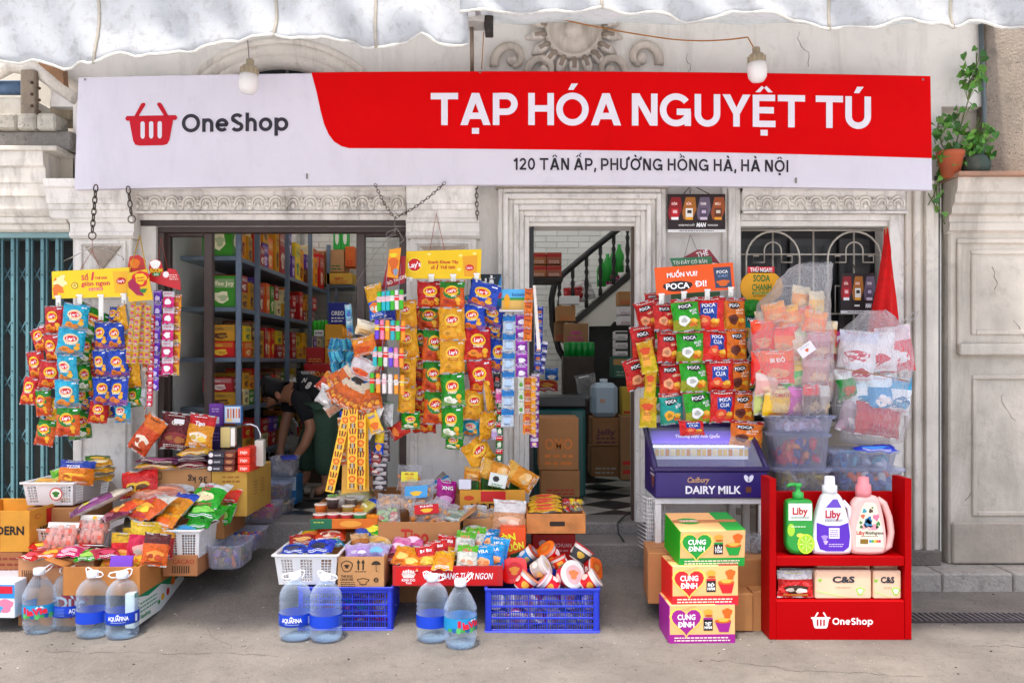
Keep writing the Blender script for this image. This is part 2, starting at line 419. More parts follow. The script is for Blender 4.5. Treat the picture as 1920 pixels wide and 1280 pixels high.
xx = [-60,-20,-8] + [-6 + .1 * i for i in range(121)] + [8,20,60]
yy = [-2.4 + .1 * i for i in range(24)] + [-.05,.3,5,30,60]
grid_sheet('bounce_road',0,0,0,0,1,1,lambda x,y: -.004,'d4d4d6','concrete',xsf=[-60,-8,0,8,60],ysf=[-60,-20,-8,-4,-2.4])  # unseen street before the pavement, coloured pale to bounce light onto the front
grid_sheet('pavement',0,0,0,0,1,1,gz,'736d66','concrete',xsf=xx,ysf=yy)
mb = MB()
for i in range(8):
 x0 = PX(1225,-.1) + i * .42; mb.box(x0,x0 + .414,-.3,.3,-.05,.105,'a8a29a','concrete',.008)
single(mb,'kerb',kind='structure')
mb = MB(); y0,y1 = -.93,-.76
x0 = PX(1712,-.9); mb.box(x0 - .6,x0 + 3,y0,y1,-.05,.006,'3a3536','concrete',.002)
for i in range(120):
 xx0 = x0 - .6 + i * .03; mb.box(xx0,xx0 + .012,y0 + .01,y1 - .01,.006,.012,'6d676a','concrete',.001)
single(mb,'drain_channel',kind='structure')
mb = MB(); rg = random.Random(8)
for i in range(420):
 x,y = rg.uniform(-3.2,3.4),rg.uniform(-1.7,-.35); q = rg.uniform(.002,.006); z = gz(x,y)
 if x > .9 and y > -.35: continue
 mb.lathe([(0,0),(q,q * .3),(0,q)],rg.choice(['2c2824','cfc8bc','8a8076','4a3c30','b8b0a4']),'concrete',5,Matrix.Translation((x,y,z)),rg.uniform(.6,1.8),1)
single(mb,'grit','small stones and specks scattered over the pavement','grit',kind='stuff')
rg = random.Random(4)
for x,y,n,dx,dy in ((-2.2,-1.36,30,.04,.0),(.9,-1.5,26,.045,-.004),(2.2,-1.3,22,.04,0),(-1.6,-.95,16,.02,-.03)):
 pts = []
 for i in range(n): pts.append((x,y,gz(x,y) + .0004)); x += dx * rg.uniform(.2,1.6); y += dy + rg.uniform(-.022,.022)
 mb = MB(); mb.tube(pts,[.0004 + .0014 * rg.random() for _ in pts],'4a443e','concrete',4); single(mb,'pavement_crack',kind='structure')
# ---------------------------------------------------------------- shop building
B = thing('shop_building','white plastered shophouse front with carved friezes and one central doorway','building',(0,0,0))
def bpart(mb,name,label=None,par=None): return part(mb,name,par or B,label)
def X0(px): return PX(px,0)
def Z0(py): return PZ(py,0)
def extr(mb,x0,x1,prof,col=WH,mat='oldpaint',yb=0.0):
 pts = [(yb,prof[0][1])] + [(-p,z) for p,z in prof] + [(yb,prof[-1][1])]
 n = len(pts); V = [(x0,y,z) for y,z in pts] + [(x1,y,z) for y,z in pts]
 Fc = [(i,n + i,n + i + 1,i + 1) for i in range(n - 1)] + [tuple(range(n)),tuple(range(n,2 * n))[::-1]]
 mb.add(V,Fc,col,mat,False)
def mould(mb,x0,x1,z0,z1,steps,col=WH,mat='oldpaint'):
 pr = []
 for k,(f,p) in enumerate(steps):
  pr.append((p,z0 + (z1 - z0) * f))
 extr(mb,x0,x1,pr,col,mat)
T = .2
mb = MB()
wb = lambda x0,x1,z0,z1,y0=0,y1=T: mb.box(x0,x1,y0,y1,z0,z1,WH,'plaster',0)
MO = (X0(292),X0(762)); DO = (X0(992),X0(1190)); WO = (X0(1388),X0(1664))
ZT = Z0(424); ZTD = Z0(418); ZW = Z0(415); ZFL = .36
wb(X0(137),MO[0],-.1,ZT); wb(MO[1],DO[0],-.1,ZT); wb(DO[1],WO[0],-.1,ZT - .0); wb(WO[1],X0(1700),-.1,ZT)
wb(X0(137),X0(1700),ZT + .0,Z0(350));
AX,AR = X0(527),(X0(735) - X0(318)) / 2    # arch over the sign
wb(X0(137),X0(1700),Z0(350),Z0(200)); wb(X0(790),X0(1840),Z0(200),4.6); wb(X0(1700),X0(1765),-.1,Z0(200)); wb(-6,X0(265),Z0(290),Z0(285))
n = 24; cz = Z0(260); RX,RZ = AR * .8,.48
V = []; Fc = []
for i in range(n + 1):
 th = pi - pi * i / n; x = AX + RX * cos(th) ; z = cz + RZ * sin(th)
 V += [(x,0,z),(x,0,4.6)]
for i in range(n): Fc.append((2 * i,2 * i + 2,2 * i + 3,2 * i + 1))
mb.add(V,Fc,WH,'plaster')
wb(X0(95),AX - RX,Z0(200),4.6); wb(AX + RX,X0(790),Z0(200),4.6)
bpart(mb,'wall')
mb = MB()
for rr_,tk,dp in ((1.0,.05,.05),(1.13,.05,.075),(1.25,.03,.05)):
 mb.tube([(AX + RX * rr_ * cos(pi - pi * i / 30) * (1.0),-.0,cz + (RZ * (rr_ - .0)) * sin(pi - pi * i / 30)) for i in range(31)],tk,'e6ddd2','oldpaint',8)
bpart(mb,'arch_moulding')
mb = MB()
for i in range(9):
 th = pi * i / 8; mb.tube([(AX,.15,cz),(AX + RX * cos(th),.15,cz + RZ * sin(th))],.009,'8c8478','iron',6)
mb.tube([(AX + .45 * cos(pi * i / 16),.15,cz + .3 * sin(pi * i / 16)) for i in range(17)],.009,'8c8478','iron',6)
mb.box(AX - RX,AX + RX,.19,.2,cz - .3,cz + RZ + .05,'2b2a28','paint',0)
bpart(mb,'fanlight_grille')
mb = MB(); mc = P(1076,58,0)
Mx = Matrix.Translation(mc) @ Matrix.Rotation(radians(90),4,'X')
mb.lathe([(.185,-.01),(.185,.02),(.17,.03),(.15,.026),(.145,.008),(.06,.006),(.055,.03),(.03,.045),(.0,.05)],'d5cabd','oldpaint',32,Mx)
for k in range(18):
 a = 2 * pi * k / 18; q = Matrix.Translation(mc) @ Matrix.Rotation(a,4,'Y')
 for (r0,ww,dd,cl) in ((.25,.045,.03,'ded5ca'),(.235,.026,.045,'9a8b7c')):
  pts = [(0,-dd * .4,r0 - .06),(0,-dd,r0 - .03),(0,-dd,r0 + .01),(0,-dd * .3,r0 + .055)]
  mb.tube(pts,[ww * .5,ww * .75,ww * .7,ww * .15],cl,'oldpaint',8,q)
bpart(mb,'sun_medallion')
def scroll(px,py,flip,sc=1.0):
 mb = MB(); o = P(px,py,0); pts = []; rad = []
 for i in range(34):
  t = i / 33; a = -.3 + t * 4.6; r = (.115 * (1 - .72 * t)) * sc
  pts.append((o.x + flip * (-r * cos(a)) ,-.012 - .03 * sin(pi * t),o.z + r * sin(a))); rad.append((.03 * (1 - .35 * t)) * sc)
 mb.tube(pts,rad,'cfc4b6','oldpaint',9); mb.lathe([(.0,-.05),(.03,-.04),(.035,0)],'ddd3c7','oldpaint',12,Matrix.Translation((o.x,-.01,o.z)) @ Matrix.Rotation(radians(-90),4,'X'))
 bpart(mb,'plaster_scroll')
scroll(960,116,1); scroll(1202,113,-1); scroll(1018,137,1,.9); scroll(1142,136,-1,.9)
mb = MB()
mb.box(X0(247),X0(765),-.03,-.0005,Z0(352),Z0(340),'4a433c','paint',0)  # shade under the sign, put in as dark-coloured strips above the friezes
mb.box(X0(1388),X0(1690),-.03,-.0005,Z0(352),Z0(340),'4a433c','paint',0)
bpart(mb,'painted_shade_strip')
def frieze(px0,px1):
 mb = MB(); x0,x1 = X0(px0),X0(px1)
 mb.box(x0,x1,-.06,-.0006,Z0(403),Z0(352),WH,'oldpaint',.002)
 mould(mb,x0,x1,Z0(363),Z0(352),[(0,.06),(.2,.085),(.6,.10),(1,.10)])
 mould(mb,x0,x1,Z0(404),Z0(397),[(0,.09),(.5,.09),(.8,.075),(1,.06)])
 n = max(2,round((x1 - x0) / .104)); wd = (x1 - x0) / n; zc = Z0(386)
 for i in range(n):
  xc = x0 + (i + .5) * wd
  for (r,tr,dy) in ((.040,.009,-.066),(.023,.007,-.07)):
   mb.tube([(xc + r * cos(a),dy,zc + r * sin(a) * 1.15) for a in [pi * 1.12 - pi * 1.24 * k / 10 for k in range(11)]],tr,'f0e9df','oldpaint',6)
  mb.lathe([(0,-.01),(.013,0),(.016,.012),(.0,.03)],'f0e9df','oldpaint',8,Matrix.Translation((xc,-.068,zc - .02)))
  xe = x0 + i * wd if i else None
  if xe:
   for q,(r,dz) in enumerate(((.020,-.022),(.016,.002),(.012,.022),(.008,.038))):
    mb.lathe([(r,0),(r * .8,.012),(0,.018)],'f0e9df','oldpaint',10,Matrix.Translation((xe,-.062,zc + dz)) @ Matrix.Rotation(radians(90),4,'X'))
 bpart(mb,'carved_frieze'); return mb
frieze(250,763); frieze(1387,1690)
def panel(mb,x0,x1,z0,z1,y,d=.015,wd=.02,tri=0):
 for (a,b,cc_,dd) in ((x0,x1,z1 - wd,z1),(x0,x1,z0,z0 + wd),(x0,x0 + wd,z0 + wd,z1 - wd),(x1 - wd,x1,z0 + wd,z1 - wd)):
  mb.box(a,b,y - d,y - .0005,cc_,dd,WH,'oldpaint',.005)
 if tri:
  h = tri; m = (x0 + x1) / 2; i0,i1 = x0 + wd * 1.6,x1 - wd * 1.6
  zz = z1 - wd * 1.6 if h > 0 else z0 + wd * 1.6
  mb.prism([(i0,zz),(i1,zz),(m,zz - h)] if h > 0 else [(i0,zz),(m,zz - h),(i1,zz)][::1],y - .012,y - .0005,'b9a999','concrete')
def pilaster(px0,px1,cap,tops):
 mb = MB(); y = -.1; s = S(y); x0,x1 = PX(px0,y),PX(px1,y)
 mb.box(x0,x1,y,-.0007,-.05,PZ(447,y),WH,'oldpaint',.008)
 cx0,cx1 = PX(cap[0],y),PX(cap[1],y)
 zc = PZ(447,y);
 mould(mb,x0 - .02,x1 + .02,PZ(447,y),PZ(412,y),[(0,.11),(.12,.13),(.3,.13),(.34,.115),(.8,.118),(.84,.135),(1,.14)])
 mould(mb,cx0,cx1,PZ(412,y),PZ(342,y),[(0,.13),(.04,.14),(.2,.15),(.24,.165),(.36,.168),(.38,.18),(.6,.19),(.75,.20),(.8,.215),(1,.22)])
 panel(mb,x0 + .03,x1 - .03,PZ(560,y),PZ(452,y),y,tri=.14)
 panel(mb,x0 + .03,x1 - .03,PZ(765,y),PZ(585,y),y)
 panel(mb,x0 + .03,x1 - .03,PZ(935,y),PZ(785,y),y,tri=-.14)
 bpart(mb,'pilaster')
pilaster(140,247,(100,252),0); pilaster(768,893,(765,893),0)
mb = MB()
def surround(mb,xo0,xo1,xi0,xi1,zt,zi,zb,steps):
 k = len(steps)
 for i,p in enumerate(steps):
  a,b = i / k,(i + 1) / k
  lx0,lx1 = xo0 + (xi0 - xo0) * a,xo0 + (xi0 - xo0) * b; rx0,rx1 = xo1 + (xi1 - xo1) * b,xo1 + (xi1 - xo1) * a
  z0_,z1_ = zt + (zi - zt) * b,zt + (zi - zt) * a
  mb.box(lx0,lx1,-p,-.0008,zb,z1_,WH,'oldpaint',.006); mb.box(rx0,rx1,-p,-.0008,zb,z1_,WH,'oldpaint',.006)
  mb.box(lx1,rx0,-p,-.0008,z0_,z1_,WH,'oldpaint',.006)
surround(mb,X0(934),X0(1245),DO[0],DO[1],Z0(358),ZTD,ZFL,[.08,.11,.075,.095,.06,.045])
mb.box(X0(930),X0(1250),-.12,-.0009,Z0(358),Z0(352),'b8ab9b','concrete',.004)
bpart(mb,'door_surround')
mb = MB()
for (a,b,p) in ((1352,1362,.03),(1362,1376,.05),(1376,1387,.03)): mb.box(X0(a),X0(b),-p,-.0008,.11,Z0(345),WH,'oldpaint',.006)
for (a,b,p) in ((1692,1704,.05),(1704,1716,.08),(1716,1724,.055),(1724,1740,.09),(1740,1752,.06)): mb.box(X0(a),X0(b),-p,.05,.105,Z0(342),'d8d0c4','sidewall',.006)
mb.box(X0(1664),X0(1692),-.03,-.0008,.3,Z0(404),WH,'oldpaint',.004)
mb.box(X0(1388),X0(1664),-.03,-.0008,Z0(415),Z0(404),WH,'oldpaint',.004)
bpart(mb,'window_surround')
mb = MB()      # lower timber panels
for (a,b,p) in ((790,800,.06),(800,870,.02),(870,880,.05),(880,950,.02),(950,962,.05),(962,1002,.02)):
 mb.box(X0(1376),X0(1672),-p,.06,Z0(b),Z0(a),'b5aa9c','sidewall',.005)
bpart(mb,'lower_panelling')
mb = MB()
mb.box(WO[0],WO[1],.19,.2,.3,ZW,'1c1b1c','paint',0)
for (a,b) in ((1400,1480),(1495,1575),(1590,1650)): mb.box(X0(a),X0(b),.15,.17,Z0(790),Z0(440),'2e2a29','paint',.004)
for (a,b) in ((1410,1470),(1505,1565),(1600,1645)): mb.box(X0(a),X0(b),.146,.149,Z0(780),Z0(455),'25302e','glass',0)
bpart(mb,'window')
mb = MB(); gy = .07; G = lambda px,py: P(px,py,gy); gc = 'cfc7ba'
for py in (432,477,588,640,700,760): mb.tube([G(1386,py),G(1668,py)],.006,gc,'iron',6)
for px in (1388,1449,1525,1601,1666): mb.tube([G(px,428),G(px,800)],.006,gc,'iron',6)
for cx in (1449,1602):
 for zt_,zb_ in ((432,586),(640,794)):
  ah = lambda r,top,bot: [G(cx - r,bot)] + [G(cx - r * cos(pi * i / 14),top + r - r * sin(pi * i / 14)) for i in range(15)] + [G(cx + r,bot)]
  mb.tube(ah(50,zt_ + 2,zb_),.007,gc,'iron',6)
  mb.tube(ah(16,zt_ + 22,zt_ + 60) + [G(cx + 16,zt_ + 60),G(cx + 36,zt_ + 60),G(cx + 36,zt_ + 48),G(cx + 26,zt_ + 48)],.005,gc,'iron',6)
  mb.tube([G(cx - 16,zt_ + 60),G(cx - 36,zt_ + 60),G(cx - 36,zt_ + 48),G(cx - 26,zt_ + 48)],.005,gc,'iron',6)
  mb.tube([G(cx - 36,zb_),G(cx - 36,zb_ - 50),G(cx + 36,zb_ - 50),G(cx + 36,zb_)],.005,gc,'iron',6)
bpart(mb,'window_grille')
mb = MB()
mb.box(X0(262),X0(905),-.04,.25,0,ZFL,'8f8a86','granite',.01); mb.box(X0(960),X0(1215),-.04,.25,0,ZFL,'8f8a86','granite',.01)
mb.box(X0(950),X0(1222),-.34,-.04,0,.2 + .09,'857f7a','granite',.01)
mb.box(X0(1376),X0(1700),-.02,.25,.1,.29,'6f675f','concrete',.01); mb.box(X0(1360),X0(1752),-.1,-.02,.1,.2,'746c64','concrete',.01)
bpart(mb,'doorstep')
def leaf(px0,px1,y,glass=True,lab=None):
 mb = MB(); x0,x1 = PX(px0,y),PX(px1,y); z0,z1 = ZFL + .01,PZ(427,y); w_ = .055
 f = lambda a,b,c_,d: mb.box(a,b,y,y + .05,c_,d,'4a3a35','paint',.004)
 f(x0,x0 + w_,z0,z1); f(x1 - w_,x1,z0,z1); f(x0 + w_,x1 - w_,z1 - w_,z1); f(x0 + w_,x1 - w_,z0,z0 + .12)
 o = bpart(mb,'sliding_door',lab); mg = MB(); mg.box(x0 + w_,x1 - w_,y + .02,y + .028,z0 + .12,z1 - w_,'5a625f','glass',0); part(mg,'glass_pane',o)
 return o
leaf(302,398,.08); leaf(668,765,.08)
mb = MB()
mb.box(MO[0],MO[1],.03,.1,ZT - .035,ZT,'40312d','paint',.003); mb.box(MO[0] - .0,MO[0] + .04,.03,.1,ZFL,ZT - .035,'4a3a35','paint',.003)
mb.box(X0(262),X0(765),-.02,-.001,Z0(424),Z0(414),'3c302c','paint',.003); mb.box(X0(247),X0(765),-.035,-.001,Z0(414),Z0(404),WH,'oldpaint',.003)
mb.box(DO[0],DO[0] + .03,.02,.1,ZFL,ZTD,'1d1a1a','paint',.003); mb.box(DO[0] + .03,DO[1] - .012,.02,.1,ZTD - .012,ZTD,'1d1a1a','paint',.003); mb.box(DO[1] - .012,DO[1],.02,.1,ZFL,ZTD,'574438','paint',.003)
bpart(mb,'door_frame')
# ---------------------------------------------------------------- inside
IX0,IX1,IY1,IZT = -2.18,1.35,3.45,3.0
mb = MB()
q = .3
for i in range(-14,30):
 for j in range(-14,30):
  u,v = (i + j) * q * .7071,(j - i) * q * .7071
  cx_,cy_ = -1 + u,1.5 + v; hh = q * .7071 - .002
  if cx_ < IX0 - .2 or cx_ > IX1 + .2 or cy_ < .05 or cy_ > IY1 + .2: continue
  mb.add([(cx_ - hh,max(.24,cy_),ZFL),(cx_,max(.24,cy_ - hh),ZFL),(cx_ + hh,max(.24,cy_),ZFL),(cx_,max(.24,cy_ + hh),ZFL)],[(0,1,2,3)],'c9c4ba' if (i + j) % 2 else '35383a','tile')
mb.box(IX0,IX1,.2,IY1,ZFL - .06,ZFL - .004,'55504a','concrete',0)
single(mb,'interior_floor',kind='structure')
mb = MB()
mb.box(IX0 - .1,IX0,.2,IY1 + .1,0,IZT,'e4e2da','whitewall',0)
mb.box(IX1,IX1 + .1,.2,IY1 + .1,0,IZT,'e4e2da','whitewall',0)
for r_ in range(44):         # painted brick courses on the back wall
 z = ZFL + r_ * .06
 off = (r_ % 2) * .11
 x = IX0 - off
 while x < IX1:
  a,b = max(x,IX0),min(x + .212,IX1)
  if b - a > .02: mb.box(a,b,IY1 - .006,IY1,z,z + .054,jit('e6e5de',.04),'whitewall',.002)
  x += .22
mb.box(IX0,IX1,IY1,IY1 + .1,0,IZT,'d0cec6','whitewall',0)
mb.box(PX(700,.25),PX(700,.25) + .08,.9,IY1 - .006,ZFL,IZT,'dedcd4','whitewall',0)
single(mb,'interior_wall',kind='structure')
mb = MB(); mb.box(IX0 - .1,IX1 + .1,.2,.7,IZT,IZT + .1,'dcdad2','whitewall',0); mb.add([(IX0 - .1,.7,IZT + .05),(IX1 + .1,.7,IZT + .05),(IX1 + .1,3.6,IZT + .05),(IX0 - .1,3.6,IZT + .05)],[(0,1,2,3)],'c8ccce','canvas')  # behind the solid strip, an unseen translucent sheet added to brighten the room
single(mb,'ceiling_with_light_sheet',kind='structure')
mb = MB(); mb.tube([P(567,690,3.4),P(567,420,3.4),P(567,300,3.4)],.02,'9aa09d','plastic',8)
single(mb,'water_pipe','grey pipe running up the white brick wall inside the shop','pipe')
ST = thing('staircase','staircase with black turned balusters rising behind the central doorway','staircase',P(1060,700,2.3))
sy = 2.3
def q_(px,py,y=sy): return P(px,py,y)
mb = MB(); a,b = q_(1075,598),q_(1215,478)
dx,dz = b.x - a.x,b.z - a.z
mb.prism([(a.x,a.z - .07),(b.x,b.z - .07),(b.x,b.z),(a.x,a.z)],sy,sy + .03,'23221f','paint')
part(mb,'stringer',ST)
mb = MB()
t0 = q_(1075,598);
for i in range(9):
 x = t0.x + dx * i / 8; z = t0.z + dz * i / 8
 mb.box(x,x + dx / 8,sy + .03,sy + .8,z - .1,z + .02,'9a948c','granite',.004)
part(mb,'tread',ST)
mb = MB(); c0 = q_(1045,628); c1 = q_(1215,490)
mb.prism([(q_(1072,612).x,q_(1072,612).z),(q_(1145,598).x,q_(1145,598).z - .06),(q_(1215,520).x,q_(1215,520).z),(q_(1215,500).x,q_(1215,492).z - .02)],sy + .01,sy + .025,'d8d6cd','whitewall')
mb.box(q_(1110,0).x,q_(1215,0).x,sy + .3,sy + .32,ZFL,q_(0,600).z,'1b1a19','paint',0)
part(mb,'soffit',ST)
mb = MB()
mb.tube([q_(1215,385),q_(1165,425),q_(1110,468),q_(1058,512),q_(1040,530),q_(1034,560),q_(1036,610),q_(1048,655),q_(1068,690),q_(1092,712),q_(1100,740)],.028,'17171a','paint',8)
part(mb,'handrail',ST)
for k,px in enumerate((1049,1074,1100,1126,1151,1177)):
 mb = MB(); t = (px - 1075) / 140; zb = a.z + dz * t; zt_ = q_(px,512 - (px - 1058) * .82).z; h = zt_ - zb; xx_ = q_(px,0).x
 mb.lathe([(.018,0),(.018,.12 * h),(.01,.16 * h),(.02,.22 * h),(.012,.3 * h),(.022,.45 * h),(.012,.6 * h),(.02,.68 * h),(.01,.75 * h),(.017,.8 * h),(.017,h)],'151517','paint',8,Matrix.Translation((xx_,sy + .015,zb)))
 part(mb,'baluster',ST)
mb = MB(); mb.lathe([(.04,ZFL),(.03,ZFL + .1),(.045,ZFL + .2),(.028,ZFL + .4),(.04,ZFL + .6),(.03,ZFL + .7),(.05,ZFL + .76),(0,ZFL + .82)],'151517','paint',10,Matrix.Translation((q_(1100,0).x,sy,0)))
part(mb,'newel_post',ST)
# ---------------------------------------------------------------- house on the left with its folding steel shutter
NL = thing('neighbour_house','left house front with moulded white lintel over a folding gate','building',(X0(0),0,0))
mb = MB(); xl,xr = X0(-900),X0(137)
mould(mb,xl,X0(140),Z0(437),Z0(413),[(0,.05),(.15,.07),(.5,.075),(.6,.1),(1,.11)],'ddd8cd')
mould(mb,xl,X0(112),Z0(412),Z0(298),[(0,.09),(.08,.12),(.12,.13),(.3,.135),(.32,.15),(.5,.155),(.53,.165),(.75,.17),(.78,.19),(.9,.2),(1,.2)],'e2dcd1')
mb.box(xl,X0(140),-.22,-.0005,Z0(298),Z0(289),'cfc8bb','oldpaint',.006)
part(mb,'cornice',NL)
mb = MB()
mb.box(xl,X0(140),-.0,.2,Z0(437),Z0(285),'c8c0b2','plaster',0)
mb.box(xl,X0(-130),0,.2,-.1,Z0(437),'c8c0b2','plaster',0)
mb.box(xl,xr,.6,.7,Z0(300),4.6,'b9b2a4','plaster',0)
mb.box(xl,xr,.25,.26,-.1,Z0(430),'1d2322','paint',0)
part(mb,'wall',NL)
mb = MB()
mb.box(xl,xr + .03,-.08,.3,Z0(288),Z0(252),'8c8781','concrete',.01)
for i in range(28):
 x = xl + .05 + i * .12; mb.box(x,x + .116,-.12,.05,Z0(252),Z0(222),mixc('8f8a80','c9c3b5',(i * .37) % 1),'concrete',.012)
mb.box(xl,X0(52),.05,.3,Z0(222),Z0(178),'cdc6b8','oldpaint',.01); mb.box(X0(80),X0(122),.08,.3,Z0(218),Z0(178),'b9a98e','oldpaint',.01)
part(mb,'parapet',NL)
mb = MB(); mb.tube([P(-60,165,.1),P(62,165,.1)],.045,'5b7391','fabric',10); part(mb,'blue_roll',NL)
mb = MB(); mb.box(X0(54),X0(82),-.1,-.05,Z0(234),Z0(140),'8d7f6e','concrete',.008)
for k in range(7): mb.lathe([(.01,0),(.01,.004)],'4a3524','iron',8,Matrix.Translation(P(60 + (k % 2) * 14,155 + k * 11,-.1)) @ Matrix.Rotation(radians(90),4,'X'))
part(mb,'bracket_post',NL)
mb = MB()
mb.tube([P(-40,150,.02),P(20,120,-.0),P(70,128,-.02),P(110,158,-.02),P(145,182,-.02)],.055,'ded7cb','oldpaint',10)
mb.tube([P(-40,138,-.02),P(20,108,-.03),P(75,116,-.05),P(120,148,-.05),P(150,170,-.05)],.03,'d5cbbb','oldpaint',8)
part(mb,'arch_moulding',NL)
mb = MB(); mb.prism([(X0(104),Z0(140)),(X0(118),Z0(112)),(X0(146),Z0(120)),(X0(150),Z0(178))],-.2,-.14,'8e6644','wood'); part(mb,'timber_brace',NL)
FG = thing('folding_gate','teal folding steel lattice gate closing the left house','gate',(X0(60),0,.0))
tl = '5f8a90'
mb = MB(); mb.box(xl,xr,-.03,.12,Z0(447),Z0(437),'7fa0a2','paint',.003); part(mb,'top_rail',FG)
xv = X0(-120); k = 0
while xv < xr - .02:
 mb = MB()
 mb.box(xv,xv + .022,0,.03,.02,Z0(447),tl,'paint',.003); mb.box(xv + .028,xv + .04,.01,.03,.02,Z0(447),'4c7178','paint',.002)
 for t in range(14): mb.lathe([(.005,0),(.003,.004)],'2f4a50','iron',6,Matrix.Translation((xv + .011,0,.1 + t * .15)) @ Matrix.Rotation(radians(90),4,'X'))
 part(mb,'gate_bar',FG); xv += .093; k += 1
z = .12; p_ = .093
while z < Z0(470):
 x = X0(-120); mb = MB()
 while x < xr - p_:
  mb.tube([(x,.045,z),(x + p_,.05,z + .17)],.006,'56808a','paint',4); mb.tube([(x,.055,z + .17),(x + p_,.052,z)],.006,'56808a','paint',4); x += p_
 z += .34; part(mb,'lattice',FG)
# ---------------------------------------------------------------- wall and gate pier on the right
NR = thing('gate_pier','weathered grey plaster pier with moulded capital right of the shop','wall',(X0(1850),0,0))
mb = MB(); x0,x1 = X0(1772),X0(3600); y = -.0
mb.box(x0,x1,-.05,.3,.1,Z0(345),'cfc6b8','sidewall',.01)
mb.box(X0(1850),x1,.02,.3,Z0(335),4.8,'8f8375','concrete',.01)
mb.box(X0(1762),X0(1850),.12,.3,Z0(335),4.8,'cdc4b8','plaster',0)
part(mb,'pier_body',NR)
mb = MB(); zz = lambda py: PZ(py,-.05)
mould(mb,X0(1768),x1,Z0(440),Z0(344),[(0,.05),(.05,.08),(.18,.09),(.22,.075),(.32,.08),(.36,.11),(.5,.12),(.55,.15),(.7,.155),(.74,.175),(.95,.19),(1,.19)],'ded5c8','sidewall')
mb.box(X0(1762),x1,-.24,.12,Z0(344),Z0(336),'b28a72','sidewall',.005)
part(mb,'capital',NR)
mb = MB()
def rp(px0,pyt,pyb,d=.02,w_=.03):
 a,b = X0(px0),X0(2420)
 mb.box(a,b,-.05 - d,-.0505,Z0(pyt) - w_,Z0(pyt),'d3c9bb','sidewall',.006); mb.box(a,a + w_,-.05 - d,-.0505,Z0(pyb),Z0(pyt) - w_,'d3c9bb','sidewall',.006); mb.box(a + w_,b,-.05 - d,-.0505,Z0(pyb),Z0(pyb) + w_,'d3c9bb','sidewall',.006)
rp(1785,450,655); rp(1812,470,628,.012);
mb.box(X0(1785),x1,-.1,-.0505,Z0(666),Z0(645),'d9d0c2','sidewall',.008)
rp(1814,702,964,.015)
mb.box(X0(1775),x1,-.075,-.0505,.11,Z0(975),'b5aa9c','sidewall',.01)
part(mb,'moulding',NR)
DP = MB(); DP.tube([P(1757,1035,-.04),P(1757,700,-.04),P(1757,330,-.04),P(1845,320,-.03),P(1843,200,.0),P(1838,50,.0)][:3],.016,'3f4648','plastic',10)
single(DP,'drain_pipe','thin dark pipe in the gap between shop and grey pier','pipe')
DP = MB(); DP.tube([P(1845,330,-.02),P(1845,200,-.02),P(1838,30,-.02)],.014,'5d686c','plastic',10)
single(DP,'drain_pipe','grey upright pipe beside the climbing plant above the ledge','pipe')
for y,sg,nm in ((-.0022,((1290,100),(1500,60),(1700,200),(1262,520),(950,430),(945,700)),B),(-.0525,((1800,300),(1860,500),(1880,740),(1830,880),(1900,600)),NR)):
 for a,b in sg:
  pts = []; x,z = a,b
  for i in range(rg.randrange(6,12)): pts.append(P(x,z,y)); x += rg.uniform(-6,9); z += rg.uniform(2,12)
  mb = MB(); mb.tube(pts,[.0006 + .0012 * rg.random() for _ in pts],'6a5d52','concrete',4); part(mb,'plaster_crack',nm)
# ---------------------------------------------------------------- awnings
def awning(px0,px1,edge,y,name,lab,y_back=.15,ztop_py=-40,seam=()):
 mb = MB(); nx = 90; x0,x1 = PX(px0,y),PX(px1,y); V = []; nr = 9
 z_top = PZ(ztop_py,y)
 for i in range(nx + 1):
  t = i / nx; x = x0 + (x1 - x0) * t; px = px0 + (px1 - px0) * t
  ze = PZ(edge(px),y)
  for j in range(nr + 1):
   u = j / nr
   z = ze + (z_top - ze) * u
   yy_ = y + .03 * sin(px * .021 + u * 2) * (1 - u) + .02 * sin(px * .06 + u * 5) * (1 - u * .5) + .03 * noise.noise(Vector((x * 2,u * 1.5,1))) + .006 * noise.noise(Vector((x * 7,u * 9,3)))
   V.append((x,yy_,z))
  for j in range(1,5):
   u = j / 4; V.append((x,y + (y_back - y) * u,z_top + .55 * u + .03 * sin(px * .03) * (u * (1 - u)) * 4))
 m = nr + 5
 Fc = [(i * m + j,(i + 1) * m + j,(i + 1) * m + j + 1,i * m + j + 1) for i in range(nx) for j in range(m - 1)]
 mb.add(V,Fc,'d4d7d9','canvas',True)
 t = thing(name,lab,'awning',(0,y,z_top))
 o = part(mb,'canvas_sheet',t); sm = o.modifiers.new('thick','SOLIDIFY'); sm.thickness = .004
 me = MB()
 me.tube([(V[i * m][0],V[i * m][1] - .002,V[i * m][2] + .004) for i in range(nx + 1)],.006,'eceae4','canvas',5)
 for sx in seam:
  i = min(nx,max(0,round((sx - px0) / (px1 - px0) * nx)))
  me.tube([(V[i * m + j][0],V[i * m + j][1] - .003,V[i * m + j][2]) for j in range(nr + 1)],.007,'c9c2b4','canvas',5)
 part(me,'hem',t)
 mf = MB(); mf.tube([(x0,y + .03,z_top - .03),(x1,y + .03,z_top - .03)],.022,'8b8f90','iron',8)
 part(mf,'frame_bar',t); return t
def eL(px):
 k = [(-200,130),(0,118),(60,112),(115,128),(150,118),(185,128),(225,104),(270,112),(340,93),(440,76),(560,74),(650,72),(700,92),(745,84),(790,70),(830,92),(880,84)]
 for a,b in zip(k,k[1:]):
  if a[0] <= px <= b[0]:
   t = (px - a[0]) / (b[0] - a[0]); t = t * t * (3 - 2 * t); return a[1] + (b[1] - a[1]) * t + 1.5 * sin(px * .3)
 return 100
